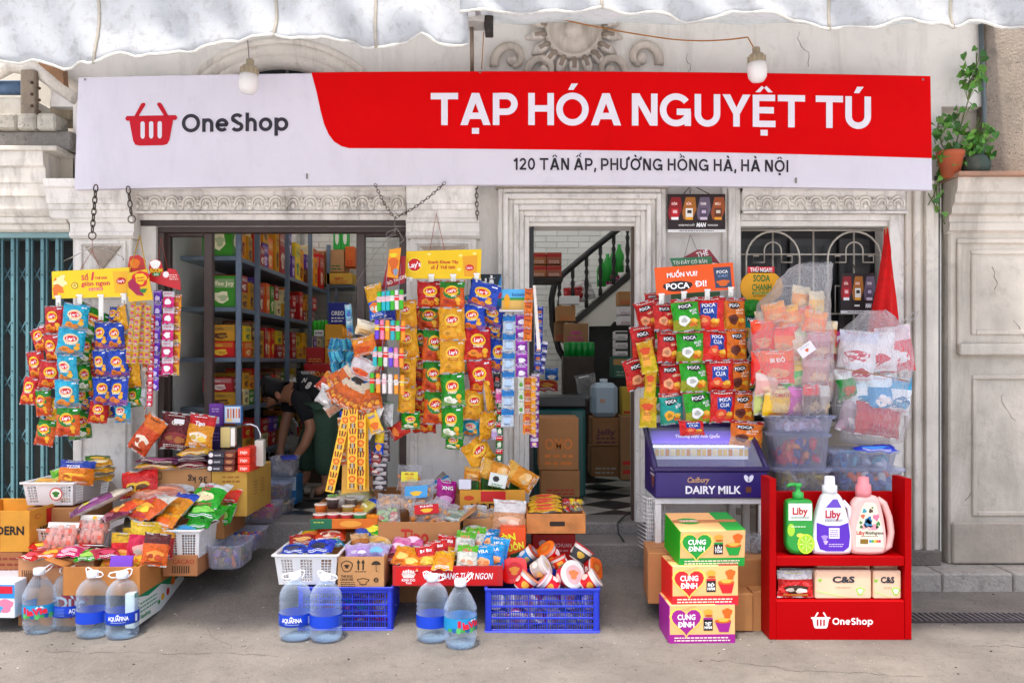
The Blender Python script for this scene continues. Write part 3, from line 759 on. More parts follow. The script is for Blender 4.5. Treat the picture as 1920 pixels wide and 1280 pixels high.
def eR(px):
 k = [(850,22),(960,20),(1000,24),(1080,26),(1200,27),(1250,24),(1290,40),(1340,38),(1375,26),(1470,36),(1500,40),(1545,56),(1600,46),(1640,56),(1700,38),(1740,54),(1790,52),(1825,38),(1870,48),(2100,50)]
 for a,b in zip(k,k[1:]):
  if a[0] <= px <= b[0]:
   t = (px - a[0]) / (b[0] - a[0]); t = t * t * (3 - 2 * t); return a[1] + (b[1] - a[1]) * t + 1.2 * sin(px * .3)
 return 45
YA = -1.85
awning(-420,878,eL,YA,'canvas_awning','sagging stained white canvas awning hanging lower, over the left half',seam=(185,520,700),ztop_py=-50)
awning(862,2350,eR,YA - .06,'canvas_awning','frayed white canvas awning hanging higher, over the right half',seam=(1552,1130,1790),ztop_py=-60)
mb = MB(); q0 = P(900,36,-.2)
mb.box(q0.x - .09,q0.x + .03,-.3,-.14,q0.z - .05,q0.z + .05,'c9c5be','paint',.006); mb.box(q0.x + .03,q0.x + .08,-.28,-.16,q0.z - .1,q0.z + .06,'4b4642','iron',.005)
mb.tube([(q0.x - .05,-.2,q0.z - .05),(q0.x - .055,-.02,q0.z - .35)],.012,'9c8a78','iron',8)
mb.tube([(q0.x + .05,-.22,q0.z + .05),(q0.x + .05,-1.6,q0.z + .75)],.018,'77706a','iron',8)
single(mb,'awning_bracket','rusty metal bracket on the wall between the two awnings','bracket')
# ---------------------------------------------------------------- grotesque sign lettering drawn stroke by stroke (cap height 1)
def _arc(cx,cy,rx,ry,a0,a1,n=14):
 return [(cx + rx * cos(radians(a0 + (a1 - a0) * i / n)),cy + ry * sin(radians(a0 + (a1 - a0) * i / n))) for i in range(n + 1)]
_t = .1
def _bar(x0,x1,y0=0,y1=1,hw=.225): return ('p',[(x0,y0),(x0 + hw,y0),(x1 + hw,y1),(x1,y1)])
def _l(*p): return ('l',list(p))
GL = {
'T': (.84,[_l((0,.905),(.84,.905)),_l((.42,.81),(.42,0))]),
'A': (.93,[_bar(0,.353),_bar(.705,.353),_l((.22,.29),(.71,.29))]),
'P': (.76,[_l((.1,0),(.1,1)),('l',[(.2,.905),(.42,.905)] + _arc(.42,.66,.245,.245,90,-90,12) + [(.2,.415)])]),
'H': (.79,[_l((.1,0),(.1,1)),_l((.69,0),(.69,1)),_l((.2,.52),(.59,.52))]),
'O': (1.0,[('l',_arc(.5,.5,.4,.415,0,360,32))]),
'N': (.79,[_l((.1,0),(.1,1)),_l((.69,0),(.69,1)),('p',[(.0,1),(.235,1),(.79,0),(.555,0)])]),
'G': (1.0,[('l',_arc(.5,.5,.4,.415,38,335,28)),_l((.86,0),(.86,.45)),_l((.52,.44),(.95,.44))]),
'U': (.79,[('l',[(.1,1),(.1,.38)] + _arc(.395,.38,.295,.295,180,360,14) + [(.69,1)])]),
'Y': (.86,[('p',[(0,1),(.235,1),(.53,.38),(.33,.38)]),('p',[(.86,1),(.53,.38),(.33,.38),(.625,1)]),_l((.43,.42),(.43,0))]),
'E': (.70,[_l((.1,0),(.1,1)),_l((.2,.905),(.69,.905)),_l((.2,.52),(.65,.52)),_l((.2,.095),(.7,.095))]),
'I': (.2,[_l((.1,0),(.1,1))]),
'1': (.42,[_l((.3,0),(.3,1)),_l((.0,.76),(.2,.8),(.24,.95))]),
'2': (.66,[('l',_arc(.33,.68,.235,.23,170,-40,14) + [(.12,.12),(.1,.095)]),_l((.02,.09),(.66,.09))]),
'0': (.72,[('l',_arc(.36,.5,.265,.415,0,360,26))]),
',': (.2,[_l((.1,.19),(.1,.02)),_l((.1,.04),(.04,-.16))]),
'n': (.62,[_l((.1,0),(.1,.74)),('l',[(.1,.36)] + _arc(.31,.42,.21,.235,170,0,12) + [(.52,0)])]),
'h': (.62,[_l((.1,0),(.1,1.03)),('l',[(.1,.36)] + _arc(.31,.42,.21,.235,170,0,12) + [(.52,0)])]),
'o': (.74,[('l',_arc(.37,.37,.275,.285,0,360,26))]),
'e': (.72,[('l',[(.1,.37),(.62,.37)] + _arc(.36,.37,.265,.28,8,318,24))]),
'p': (.76,[_l((.1,.74),(.1,-.27)),('l',_arc(.39,.37,.27,.28,0,360,26))]),
'S': (.7,[('l',_arc(.35,.72,.24,.19,25,200,12) + _arc(.35,.27,.25,.19,75,-155,14))]),
}
ACC = {'´': [('p',[(-.13,1.1),(.03,1.1),(.17,1.3),(-.03,1.3)])],'`': [('p',[(.13,1.1),(-.03,1.1),(-.17,1.3),(.03,1.3)])],
'^': [('p',[(-.27,1.08),(-.12,1.08),(0,1.22),(-.07,1.28)]),('p',[(.27,1.08),(.07,1.28),(0,1.22),(.12,1.08)])],'.': [('p',[(-.11,-.27),(.11,-.27),(.11,-.09),(-.11,-.09)])],
'x': [('p',[(.02,1.2),(.1,1.2),(.3,1.42),(.16,1.42)])],'y': [('p',[(-.02,1.2),(-.1,1.2),(-.3,1.42),(-.16,1.42)])]}
DEC = {'Ạ': 'A.','Ó': 'O´','Ệ': 'E^.','Ú': 'U´','Â': 'A^','Ấ': 'A^x','Ồ': 'O^y','À': 'A`','Ộ': 'O^.','Ư': 'U~','Ờ': 'O~`'}
def stroke_text(mb,sf,s,x0,x1,z0,h,col,off=.004,gap=.1,space=.28,th=_t,mat='print'):
 tot = 0; its = []
 for ch in s:
  if ch == ' ': tot += space; its.append(None); continue
  d = DEC.get(ch,ch); wd = GL[d[0]][0]; its.append((d,tot,wd)); tot += wd + gap + (.08 if '~' in d else 0)
 tot -= gap; kx = (x1 - x0) / tot; k = 0
 for it in its:
  if not it: continue
  d,ox,wd = it; shp = list(GL[d[0]][1])
  for a in d[1:]:
   if a == '~': shp.append(('l',[(wd - .16,.9),(wd + .0,.94),(wd + .06,1.14)] if d[0] == 'O' else [(wd - .1,.95),(wd + .06,.95),(wd + .1,1.14)]))
   else: shp += [(q,[(p[0] + wd / 2,p[1]) for p in pp]) for q,pp in ACC[a]]
  for q,pp in shp:
   k += 1; o_ = off + .0002 * (k % 5)
   X = lambda p: sf(x0 + (ox + p[0]) * kx,z0 + p[1] * h,o_)
   pp = [p for i,p in enumerate(pp) if i == 0 or abs(p[0] - pp[i - 1][0]) + abs(p[1] - pp[i - 1][1]) > 1e-6]
   if q == 'p':
    mb.add([X(p) for p in pp],[tuple(range(len(pp)))],col,mat); continue
   n = len(pp); closed = abs(pp[0][0] - pp[-1][0]) + abs(pp[0][1] - pp[-1][1]) < 1e-6; V = []
   for i in range(n):
    a = pp[i - 1] if i else (pp[n - 2] if closed else pp[0]); b = pp[i + 1] if i < n - 1 else (pp[1] if closed else pp[-1])
    dx,dy = b[0] - a[0],b[1] - a[1]; L_ = math.hypot(dx,dy) or 1; nx,ny = -dy / L_,dx / L_
    m = 1
    if 0 < i < n - 1:
     e1 = (pp[i][0] - a[0],pp[i][1] - a[1]); l1 = math.hypot(*e1) or 1; cs = abs(-e1[1] / l1 * nx + e1[0] / l1 * ny); m = 1 / max(cs,.6)
    V += [X((pp[i][0] + nx * th * m,pp[i][1] + ny * th * m)),X((pp[i][0] - nx * th * m,pp[i][1] - ny * th * m))]
   mb.add(V,[(2 * i,2 * i + 1,2 * i + 3,2 * i + 2) for i in range(n - 1)],col,mat)
# ---------------------------------------------------------------- shop sign
YS = -.25
def arc(x): return (9 / S(YS)) * (1 - ((x + .06) / 2.52) ** 2)
SG = thing('shop_sign','long white and red shop sign board with basket logo above both openings','sign',(PX(943,YS),YS,PZ(345,YS)))
def ssf(x,z,off=0): return Vector((x,YS - off,z + arc(x)))
def sp(px,py): return (PX(px,YS),PZ(py + 9,YS))      # arc() lifts by 9 px at the middle
def signpoly(mb,pts,y0,y1,col,mat='signsheet'):
 P2 = []
 for i,p in enumerate(pts):
  q = pts[(i + 1) % len(pts)]; n = max(1,int(abs(q[0] - p[0]) / .15))
  for k in range(n): t = k / n; P2.append((p[0] + (q[0] - p[0]) * t,p[1] + (q[1] - p[1]) * t))
 P3 = [(p[0],p[1] + arc(p[0])) for p in P2]
 mb.prism(P3,y0,y1,col,mat)
mb = MB()
a,b,c_,d = sp(140,346),sp(1748,347),sp(1744,134),sp(147,137)
signpoly(mb,[a,b,c_,d],YS,YS + .045,'dcd7e2')
part(mb,'panel',SG)
mb = MB()
top = [sp(584,134.5),sp(1744,134)]
cv = [sp(px,py) for px,py in ((1746.5,287.5),(655,277),(640,273),(626,264),(616,250),(608,232),(601,205),(594,172))]
signpoly(mb,[cv[0]] + [sp(1744,134.2),sp(584,134.6)] + cv[:0:-1],YS - .004,YS - .0005,'d60004','redgloss')
part(mb,'red_field',SG)
mb = MB()
stroke_text(mb,ssf,'TẠP HÓA NGUYỆT TÚ',PX(808,YS),PX(1632,YS),PZ(238 + 6.5,YS),60 / S(YS),'e4dfe8',.008,gap=.07,space=.26)
part(mb,'shop_name',SG)
mb = MB()
stroke_text(mb,ssf,'120 TÂN ẤP, PHƯỜNG HỒNG HÀ, HÀ NỘI',PX(963,YS),PX(1478,YS),PZ(320 + 8,YS),22.5 / S(YS),'26222a',.003,gap=.14,space=.3,th=.085)
part(mb,'address_line',SG)
mb = MB()
stroke_text(mb,ssf,'OneShop',PX(341,YS),PX(541,YS),PZ(248 + 4.5,YS),34 / S(YS),'302c36',.003,gap=.1,th=.095)
part(mb,'brand_lettering',SG)
def basket(mb,sf,cx,cz,w,col,slot,off=.003):
 k = w / 98
 B_ = lambda x,y: (cx + x * k,cz - y * k)
 pr_poly(mb,sf,[B_(-49,-6),B_(-46,-11),B_(46,-11),B_(49,-6),B_(46,-2),B_(41,-2),B_(34,36),B_(30,43),B_(22,45),B_(-22,45),B_(-30,43),B_(-34,36),B_(-41,-2),B_(-46,-2)],col,off)
 for s_ in (-1,1):
  pr_poly(mb,sf,[B_(s_ * 32,-10),B_(s_ * 24,-10),B_(s_ * 11,-31),B_(s_ * 12,-35),B_(s_ * 17,-35),B_(s_ * 20,-32)][::s_],col,off)
 for x in (-16,0,16):
  pr_poly(mb,sf,[B_(x - 4,3),B_(x - 2,0),B_(x + 2,0),B_(x + 4,3),B_(x + 4,28),B_(x + 2,32),B_(x - 2,32),B_(x - 4,28)],slot,off + .0015)
mb = MB(); basket(mb,ssf,PX(284,YS),PZ(226 + 5,YS),98 / S(YS),'c0001e','dcd7e2'); part(mb,'basket_logo',SG)
for px,py in ((576,334),(1492,342),(160,150),(1730,150),(900,136)): mb = MB(); mb.box(PX(px,YS) - .006,PX(px,YS) + .006,YS - .006,YS - .0045,PZ(py,YS) - .006,PZ(py,YS) + .02 * (py > 300) + .006,'8f9088','iron',.001); part(mb,'fixing',SG)
# ---------------------------------------------------------------- bulbs, wire, chains
def bulb(px,py,y,lab,tilt=0):
 p = P(px,py,y); t = thing('light_bulb',lab,'bulb',p,(0,tilt,0))
 mb = MB(); mb.lathe([(0,-.115),(.035,-.108),(.052,-.085),(.056,-.05),(.05,0),(0,.0)],'efece8','frosted',18); part(mb,'diffuser',t,world=False)
 mb = MB(); mb.lathe([(.052,0),(.05,.02),(.042,.045),(.026,.055),(.022,.06),(.022,.085),(.014,.09),(0,.092)],'a99a7e','oldpaint',18)
 for k in range(12): a = 2 * pi * k / 12; mb.box(-.003,.003,-.054,-.046,.002,.036,'b9ab90','oldpaint',.001,Matrix.Rotation(a,4,'Z'))
 part(mb,'lamp_base',t,world=False)
bulb(467,140,-.42,'unlit white bulb hanging in front of the white end of the sign',.08)
bulb(1419,118,-.42,'unlit white bulb on a yellow wire in front of the red part of the sign',-.05)
mb = MB(); mb.tube(catenary(P(1032,32,-.1),P(1260,74,-.05),.01) + catenary(P(1262,74,-.05),P(1402,70,-.3),.015)[1:] + [P(1412,88,-.4),P(1418,108,-.42)],.004,'b5742a','print',6); mb.tube(catenary(P(900,-10,-.15),P(1032,32,-.1),.01),.004,'b5742a','print',6)
single(mb,'electric_wire','slack orange wire running under the awning to the bulb','wire')
mb = MB(); mb.tube([P(467,112,-.42),P(463,60,-.3),P(470,0,-.2)],.003,'77706a','print',5)
single(mb,'electric_wire','short dark wire holding the bulb at the white end of the sign','wire')
mb = MB(); mb.tube([P(907,60,-.1),P(903,130,-.05)],.003,'c08030','print',5)
single(mb,'electric_wire','thin orange wire dropping behind the top edge of the sign','wire')
def mkchain(pts,lab,ring=None,link=.042,r=.0042):
 mb = MB(); chain(mb,pts,link,r)
 if ring: o = Vector(ring); mb.tube([o + Vector((.022 * cos(2 * pi * k / 14),0,.022 * sin(2 * pi * k / 14))) for k in range(14)],.004,'6a5d50','iron',6,closed=True)
 single(mb,'chain',lab,'chain','chains hanging under the sign')
mkchain([P(180,348,-.34),P(173,435,-.34)],'rusty chain hanging over the left pilaster above the yellow crisp header',P(173,442,-.34))
mkchain([P(240,350,-.30),P(246,402,-.30)],'short rusty chain beside the left end of the carved frieze',P(247,411,-.30))
mkchain(catenary(P(835,342,-.28),P(742,408,-.34),.02,6),'slanting rusty chain crossing the top of the right pilaster',None,.026,.0022)
mkchain(catenary(P(703,345,-.28),P(740,408,-.34),.02,6),'slanting rusty chain in front of the right end of the long frieze',None,.026,.0022)
mkchain([P(893,346,-.2),P(895,412,-.2)],'thin chain hanging at the right edge of the right pilaster',None,.03,.003)
mkchain([P(1294,352,-.12),P(1294,366,-.12)],'tiny chain above the dark cigarette poster',None,.02,.002)
# ---------------------------------------------------------------- packet designs
def shade(h,k): return tuple(min(1,x * k) for x in c(h))
LAYS = dict(red=('c8101c','8c0a12','d8601e','e8861a'),teal=('49b9d6','2a86b8','eaf4f6','e88a2a'),blue=('1c4fb8','123a8c','f0c830','e07a28'),
   yellow=('f5b818','d98a10','f7d65a','f0a828'),green=('2f9a30','1c6a24','f2d24a','d8d8b0'),bbq=('e87818','b8480e','2c7a34','c8401a'))
CN = dict(red='red',teal='sky-blue',blue='deep blue',yellow='yellow',green='green',bbq='orange and green')
def lays_mesh(k,seed):
 base,dk,ac,food = LAYS[k]; mb = MB(); W_,H_ = .125,.155
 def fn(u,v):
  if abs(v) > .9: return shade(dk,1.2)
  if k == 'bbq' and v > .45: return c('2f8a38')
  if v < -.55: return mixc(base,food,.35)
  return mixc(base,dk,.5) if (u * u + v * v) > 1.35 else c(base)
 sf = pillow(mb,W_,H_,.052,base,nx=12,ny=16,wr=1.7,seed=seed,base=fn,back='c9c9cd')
 if k == 'bbq': pr_disc(mb,sf,0,.012,.045,.04,'1f7a30',.001)
 pr_disc(mb,sf,.0,.016,.036,.030,mixc(ac if k not in ('bbq','red') else 'f5c020','f5c020',.55),.0018)
 pr_disc(mb,sf,0,.018,.029,.0165,'d8141c',.0026,rot=.12)
 pr_text(mb,sf,"Lay's",0,.018,h=.0155,col='ffffff',off=.0034,rot=.1,bold=.03,shear=.2)
 pr_lines(mb,sf,-.024,.024,-.006,2,.0035,.007,'f6f2e8' if k != 'yellow' else 'b8401a',.002,random.Random(seed))
 for (x,z,r_) in ((-.024,-.042,.022),(.004,-.050,.018)): pr_disc(mb,sf,x,z,r_,r_ * .72,jit(food,.1) if k != 'green' else 'e9ead8',.0016,wob=.2,seed=x * 90 + seed,rings=2,n=10)
 pr_disc(mb,sf,-.022,-.045,.012,.009,shade(food,.6) if k != 'green' else 'b9c79a',.0024,wob=.3,seed=seed,rings=1,n=8)
 pr_disc(mb,sf,.032,-.032,.014,.013,'f3b62c',.002,n=10); pr_disc(mb,sf,.034,-.012 if k in ('blue','teal') else -.052,.010,.009,'f0a020',.0022,n=8,rings=1)
 pr_rect(mb,sf,.028,.05,.055,.062,'eef4fa',.0016);
 return mb.build('crisp_packet')
def poca_mesh(k,seed):
 base,blob,txt2,fc = dict(pig=('c93a12','f0a070','CUAY','e8602a'),green=('4fae28','f2f2ea','BÒ LÚC LẮC','e8b020'),cua=('e03418','2a5ab8','CUA','f05a28'),duck=('f08a18','6a2a1c','CÀ CUA','f5b83a'),teal=('35b0a4','f5b030','BẮP','2f8a3c'))[k]
 mb = MB(); W_,H_ = .135,.165
 def fn(u,v):
  if v > .74: return c('b8141a')
  if v < -.88: return shade(base,.8)
  if k == 'cua' and abs(u) < .62 and -.35 < v < .55: return c('2450a8')
  return mixc(base,fc,.45) if v < -.3 else c(base)
 sf = pillow(mb,W_,H_,.055,base,nx=12,ny=16,wr=1.7,seed=seed + 3,base=fn,back='c9c9cd')
 pr_lines(mb,sf,-.05,.05,.0705,1,.004,.006,'f4e6d8',.0015,random.Random(seed))
 if k != 'cua': pr_disc(mb,sf,-.006,.040,.037,.017,'1c1414',.0018,wob=.1,seed=seed,rot=.08)
 pr_text(mb,sf,'POCA',-.006 if k != 'cua' else 0,.041,h=.016,w=.062,col='ffffff',off=.003,rot=.08,bold=.025)
 if k == 'cua': pr_text(mb,sf,'CUA',0,.014,h=.02,w=.05,col='f2f6ff',off=.003,bold=.025)
 elif k == 'green': pr_text(mb,sf,'BÒ LÚC',.033,.018,h=.010,w=.04,col='ffffff',off=.003,rot=.2,bold=.03); pr_text(mb,sf,'LẮC',.036,.004,h=.010,w=.024,col='ffffff',off=.003,rot=.2,bold=.03)
 elif k == 'duck': pr_text(mb,sf,'CÀ CUA',.026,.018,h=.011,w=.052,col='ffe9c8',off=.003,rot=.15,bold=.03); pr_lines(mb,sf,.0,.045,.005,1,.005,.01,'ffe9c8',.002)
 elif k == 'pig': pr_text(mb,sf,'QUE CAY',.03,.012,h=.010,w=.05,col='ffe2b0',off=.003,rot=.1,bold=.03)
 else: pr_text(mb,sf,'BẮP',.036,.015,h=.013,w=.034,col='ffffff',off=.003,rot=.2,bold=.03)
 pr_disc(mb,sf,-.018,-.030,.028,.026,blob if k != 'cua' else 'e8482a',.0018,wob=.15,seed=seed,n=14)
 pr_disc(mb,sf,-.018,-.030,.015,.012,shade(blob,.55) if k != 'cua' else 'f7a060',.0026,wob=.3,seed=seed + 2,n=10,rings=1)
 pr_disc(mb,sf,.03,-.035,.02,.015,'f3b42c',.002,wob=.25,seed=seed,n=10); pr_disc(mb,sf,.026,-.052,.022,.010,'d8641a',.0024,wob=.3,seed=seed + 1,n=10,rings=1)
 pr_disc(mb,sf,.036,-.03,.008,.007,'f8d860',.003,n=8,rings=1)
 return mb.build('crisp_packet')
_bm = {}
def bagmesh(kind,k,v):
 if (kind,k,v) not in _bm: _bm[kind,k,v] = (lays_mesh if kind == 'lays' else poca_mesh)(k,v * 5 + len(_bm))
 return _bm[kind,k,v]
def hang(kind,k,zx,zy,zw,zh,rot,y,org,sc,label,group,turn=0,lean=0):
 px,py,ww,hh = org[0] + (zx + R.uniform(-5,5)) / sc,org[1] + zy / sc,zw / sc * 1.09,zh / sc * 1.05
 p = P(px,py,y); W_,H_ = (.125,.155) if kind == 'lays' else (.135,.165)
 o = bpy.data.objects.new('crisp_packet',bagmesh(kind,k,R.randrange(3))); COL.objects.link(o); o.location = p
 r = radians(rot) if rot is not None else 0
 o.rotation_euler = (radians(R.uniform(-11,11) + lean),-r + radians(R.uniform(-4.5,4.5)),radians(R.uniform(-20,20) + turn))
 q = cos(radians(turn)) if abs(turn) < 60 else 1
 o.scale = (ww / S(y) / W_ / q,1.0,hh / S(y) / H_)
 return meta(o,label,'crisp packet',group)
ORD = ['topmost','second','third','fourth','fifth','sixth']
def column(kind,items,where,group,org,sc,y):
 n = len(items)
 for i,it in enumerate(items):
  k,zx,zy,zw,zh,rot = it[:6]; dy = it[6] if len(it) > 6 else 0; turn = it[7] if len(it) > 7 else 0
  od = ORD[i] if i < n - 1 or n == 1 else 'lowest'
  nm = CN[k] if kind == 'lays' else dict(pig='rust-red',green='green',cua='red and blue',duck='orange',teal='turquoise')[k]
  if n == 1: lab = f'{nm} crisp packet {where}'
  else: lab = f'{nm} crisp packet, {od} {where}'
  hang(kind,k,zx,zy,zw,zh,rot,y + dy,org,sc,lab,group,turn)
g = 'crisp packets hanging on the left rack'; o1,s1 = (0,440),3.0475
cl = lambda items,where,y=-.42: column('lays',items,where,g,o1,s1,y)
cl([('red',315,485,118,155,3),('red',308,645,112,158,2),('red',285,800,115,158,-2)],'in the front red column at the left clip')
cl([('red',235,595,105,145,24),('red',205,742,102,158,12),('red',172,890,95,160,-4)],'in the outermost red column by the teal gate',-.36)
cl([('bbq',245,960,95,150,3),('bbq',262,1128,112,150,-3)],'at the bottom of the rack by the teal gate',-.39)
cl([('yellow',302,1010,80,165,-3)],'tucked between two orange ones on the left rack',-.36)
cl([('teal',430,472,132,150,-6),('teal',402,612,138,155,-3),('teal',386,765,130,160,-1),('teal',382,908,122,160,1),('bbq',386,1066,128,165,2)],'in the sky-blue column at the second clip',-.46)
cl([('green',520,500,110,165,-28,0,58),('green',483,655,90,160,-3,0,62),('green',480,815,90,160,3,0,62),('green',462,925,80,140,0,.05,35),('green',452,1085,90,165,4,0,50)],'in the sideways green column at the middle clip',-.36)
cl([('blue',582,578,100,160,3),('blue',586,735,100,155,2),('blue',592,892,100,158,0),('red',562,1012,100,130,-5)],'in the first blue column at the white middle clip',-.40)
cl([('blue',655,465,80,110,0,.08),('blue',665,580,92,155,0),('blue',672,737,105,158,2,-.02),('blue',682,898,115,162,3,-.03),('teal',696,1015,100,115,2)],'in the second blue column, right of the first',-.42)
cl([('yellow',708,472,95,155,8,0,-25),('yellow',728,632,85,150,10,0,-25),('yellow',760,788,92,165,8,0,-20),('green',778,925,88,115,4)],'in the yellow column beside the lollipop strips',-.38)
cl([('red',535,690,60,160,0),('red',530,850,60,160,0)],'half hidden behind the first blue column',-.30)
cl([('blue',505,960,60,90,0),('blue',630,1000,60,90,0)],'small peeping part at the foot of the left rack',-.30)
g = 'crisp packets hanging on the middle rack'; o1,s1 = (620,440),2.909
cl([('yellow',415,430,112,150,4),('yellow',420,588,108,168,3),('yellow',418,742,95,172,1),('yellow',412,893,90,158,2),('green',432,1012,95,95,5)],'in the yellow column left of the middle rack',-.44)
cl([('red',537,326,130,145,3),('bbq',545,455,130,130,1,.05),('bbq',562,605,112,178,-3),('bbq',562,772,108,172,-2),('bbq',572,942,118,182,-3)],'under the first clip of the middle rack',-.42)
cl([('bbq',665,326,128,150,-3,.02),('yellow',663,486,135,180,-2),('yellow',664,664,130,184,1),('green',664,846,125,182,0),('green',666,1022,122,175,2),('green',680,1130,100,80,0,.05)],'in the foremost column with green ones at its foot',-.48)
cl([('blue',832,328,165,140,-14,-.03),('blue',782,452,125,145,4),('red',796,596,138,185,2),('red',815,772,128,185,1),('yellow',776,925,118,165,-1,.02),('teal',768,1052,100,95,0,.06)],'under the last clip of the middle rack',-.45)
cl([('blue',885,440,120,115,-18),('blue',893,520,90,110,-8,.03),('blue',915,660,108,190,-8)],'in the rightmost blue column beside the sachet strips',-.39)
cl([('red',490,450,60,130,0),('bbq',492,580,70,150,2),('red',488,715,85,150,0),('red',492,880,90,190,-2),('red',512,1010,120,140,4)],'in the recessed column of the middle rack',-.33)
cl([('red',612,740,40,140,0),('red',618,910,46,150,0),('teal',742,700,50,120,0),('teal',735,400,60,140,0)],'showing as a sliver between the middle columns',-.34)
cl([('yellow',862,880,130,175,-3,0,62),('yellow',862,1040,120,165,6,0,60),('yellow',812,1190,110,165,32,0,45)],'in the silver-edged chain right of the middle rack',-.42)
g = 'crisp packets hanging on the orange-header rack'; o1,s1 = (1160,460),3.2
cp = lambda items,where,y=-.45: column('poca',items,where,g,o1,s1,y)
cp([('pig',270,428,135,165,3),('pig',298,608,138,185,3),('pig',318,798,140,192,2),('teal',318,978,135,190,2)],'in the first column from the doorway side')
cp([('green',402,418,158,195,2,-.02),('green',430,604,158,195,2),('green',455,785,165,192,3),('green',474,965,168,205,4)],'in the second column, all green',-.48)
cp([('cua',545,412,168,205,-2),('cua',582,600,162,192,-1),('cua',600,782,160,192,0),('cua',622,966,158,195,0)],'in the third column, all red and blue',-.46)
cp([('duck',688,412,148,195,2),('duck',702,594,138,190,2),('duck',718,782,138,190,0),('duck',742,966,142,185,-2),('duck',765,1130,178,150,-8,-.04)],'in the orange column nearest the big sacks',-.42)
cp([('pig',172,415,135,165,14),('pig',152,578,145,190,10),('pig',118,765,165,185,12)],'in the slanting column at the doorway',-.38)
cp([('cua',436,1092,155,95,4)],'lying crosswise on the glass of the purple cooler',-.5)
cp([('teal',795,495,120,185,-14),('teal',800,790,75,205,-3)],'peeping out behind the orange column',-.30)
cp([('green',232,560,90,180,2,0,30),('green',240,740,80,180,0,0,30),('green',248,925,80,190,0,0,30)],'in the thin lime column behind the first',-.34)
cp([('pig',205,330,90,90,0)],'at the very top behind the first column',-.30)
def puff_mesh(seed):
 mb = MB(); sf = pillow(mb,.09,.15,.05,'e6c83a',seed=seed,base=lambda u,v: c('e9d04a') if v < .1 else c('e2b02a'),back='e6dc9a')
 pr_disc(mb,sf,0,.03,.03,.018,'d84a1a',.0015,wob=.2)
 pr_disc(mb,sf,-.005,-.02,.025,.028,'f2a83a',.0015,wob=.25,seed=3); pr_lines(mb,sf,-.02,.02,.0,2,.004,.008,'a8481a',.002)
 return mb.build('snack_packet')
pm = puff_mesh(4)
for i,(zx,zy,zw,zh,rt) in enumerate(((170,670,100,195,12),(190,832,72,175,-4),(176,1002,105,185,0))):
 y = -.46; o = single(pm,'snack_packet',f'{("topmost","middle","lowest")[i]} of the small puffy yellow snack packets at the doorway side','snack packet','puffy yellow snack packets',P(1160 + zx / 3.2,460 + zy / 3.2,y),(0,radians(-rt),radians(-15)))
 o.scale = (zw / 3.2 / S(y) / .09,1,zh / 3.2 / S(y) / .15)
# ---------------------------------------------------------------- header boards
def board(name,lab,cat,corners,y,col,th=.006,group=None,t_lean=0):
 p = [P(q[0],q[1],y) for q in corners]; cen = sum(p,Vector()) / 4
 ex = ((p[1] - p[0]) + (p[2] - p[3])).normalized(); ez = Vector((-ex.z,0,ex.x))
 w_ = ((p[1] - p[0]).length + (p[2] - p[3]).length) / 2; h_ = ((p[3] - p[0]).length + (p[2] - p[1]).length) / 2
 t = thing(name,lab,cat,cen,None,group); mb = MB()
 mb.prism([(q.x,q.z) for q in p],y,y + th,col,'print')
 return t,mb,flat((cen.x,y,cen.z),ex,ez),w_,h_,cen
def strings(t,pts,col='a03a30',r=.0016):
 for a,b in pts: mb = MB(); mb.tube([a,b],r,col,'print',4); part(mb,'hanging_string',t)
def clips(t,lst,y):
 for px,py0,py1 in lst:
  mb = MB(); x,z0,z1 = PX(px,y),PZ(py1,y),PZ(py0,y)
  mb.box(x - .014,x + .014,y - .006,y - .001,z0,z1,'eceae2','plastic',.002); mb.box(x - .006,x + .006,y - .018,y - .006,z0,z0 + .02,'d8d5cc','plastic',.002); mb.box(x - .018,x + .018,y - .012,y - .006,z1 - .012,z1,'f4f2ec','plastic',.002)
  part(mb,'clip',t)
y = -.44
t,mb,sf,w_,h_,cen = board('display_header','yellow header board hung by red string on the left pilaster','display header',[(98,560),(241,556),(242,501),(97,509)],y,'f4cf22')
pr_disc(mb,sf,-.19,-.02,.03,.045,'e8742a',.001,wob=.5,seed=2); pr_disc(mb,sf,-.17,.02,.035,.03,'f7e9a8',.0012,wob=.5,seed=4)
pr_text(mb,sf,'Số',-.03,.035,h=.028,col='d6324a',off=.002,bold=.022); pr_text(mb,sf,'1',.015,.042,h=.042,col='d6324a',off=.002,bold=.04,shear=.2)
pr_text(mb,sf,'Thế Giới',.062,.03,h=.013,col='d6324a',off=.002,bold=.03); pr_text(mb,sf,'giòn ngon',.03,.0,h=.026,w=.165,col='d6324a',off=.002,bold=.022)
pr_disc(mb,sf,-.09,-.008,.02,.02,'b5761e',.001); pr_disc(mb,sf,-.09,-.008,.015,.015,'f6dd66',.002); pr_text(mb,sf,'ổi',-.09,-.008,h=.012,col='8a4a18',off=.003)
pr_rect(mb,sf,-.01,.07,-.042,-.026,'e0466a',.001); pr_text(mb,sf,'ăn khám phá',.03,-.034,h=.009,w=.07,col='ffe98a',off=.002)
pr_poly(mb,sf,[(.14,-.06),(.21,-.06),(.225,.06),(.13,.065)],'f0b42a',.0015); pr_disc(mb,sf,.178,.008,.028,.02,'d01a20',.0022); pr_text(mb,sf,"Lay's",.178,.008,h=.014,col='ffffff',off=.003,bold=.03)
part(mb,'card',t); strings(t,[(P(173,470,y),P(150,507,y)),(P(173,470,y),P(188,505,y)),(P(173,448,-.34),P(173,470,y))])
clips(t,[(110,554,574),(150,552,576),(190,552,600),(233,550,570)],y)
mb = MB(); mb.tube([P(118,490,-.36),P(140,480,-.38),P(173,462,-.38),P(205,470,-.38),P(230,482,-.36),P(232,488,-.36)],.003,'b9b5ad','chrome',5); part(mb,'wire_hook',t)
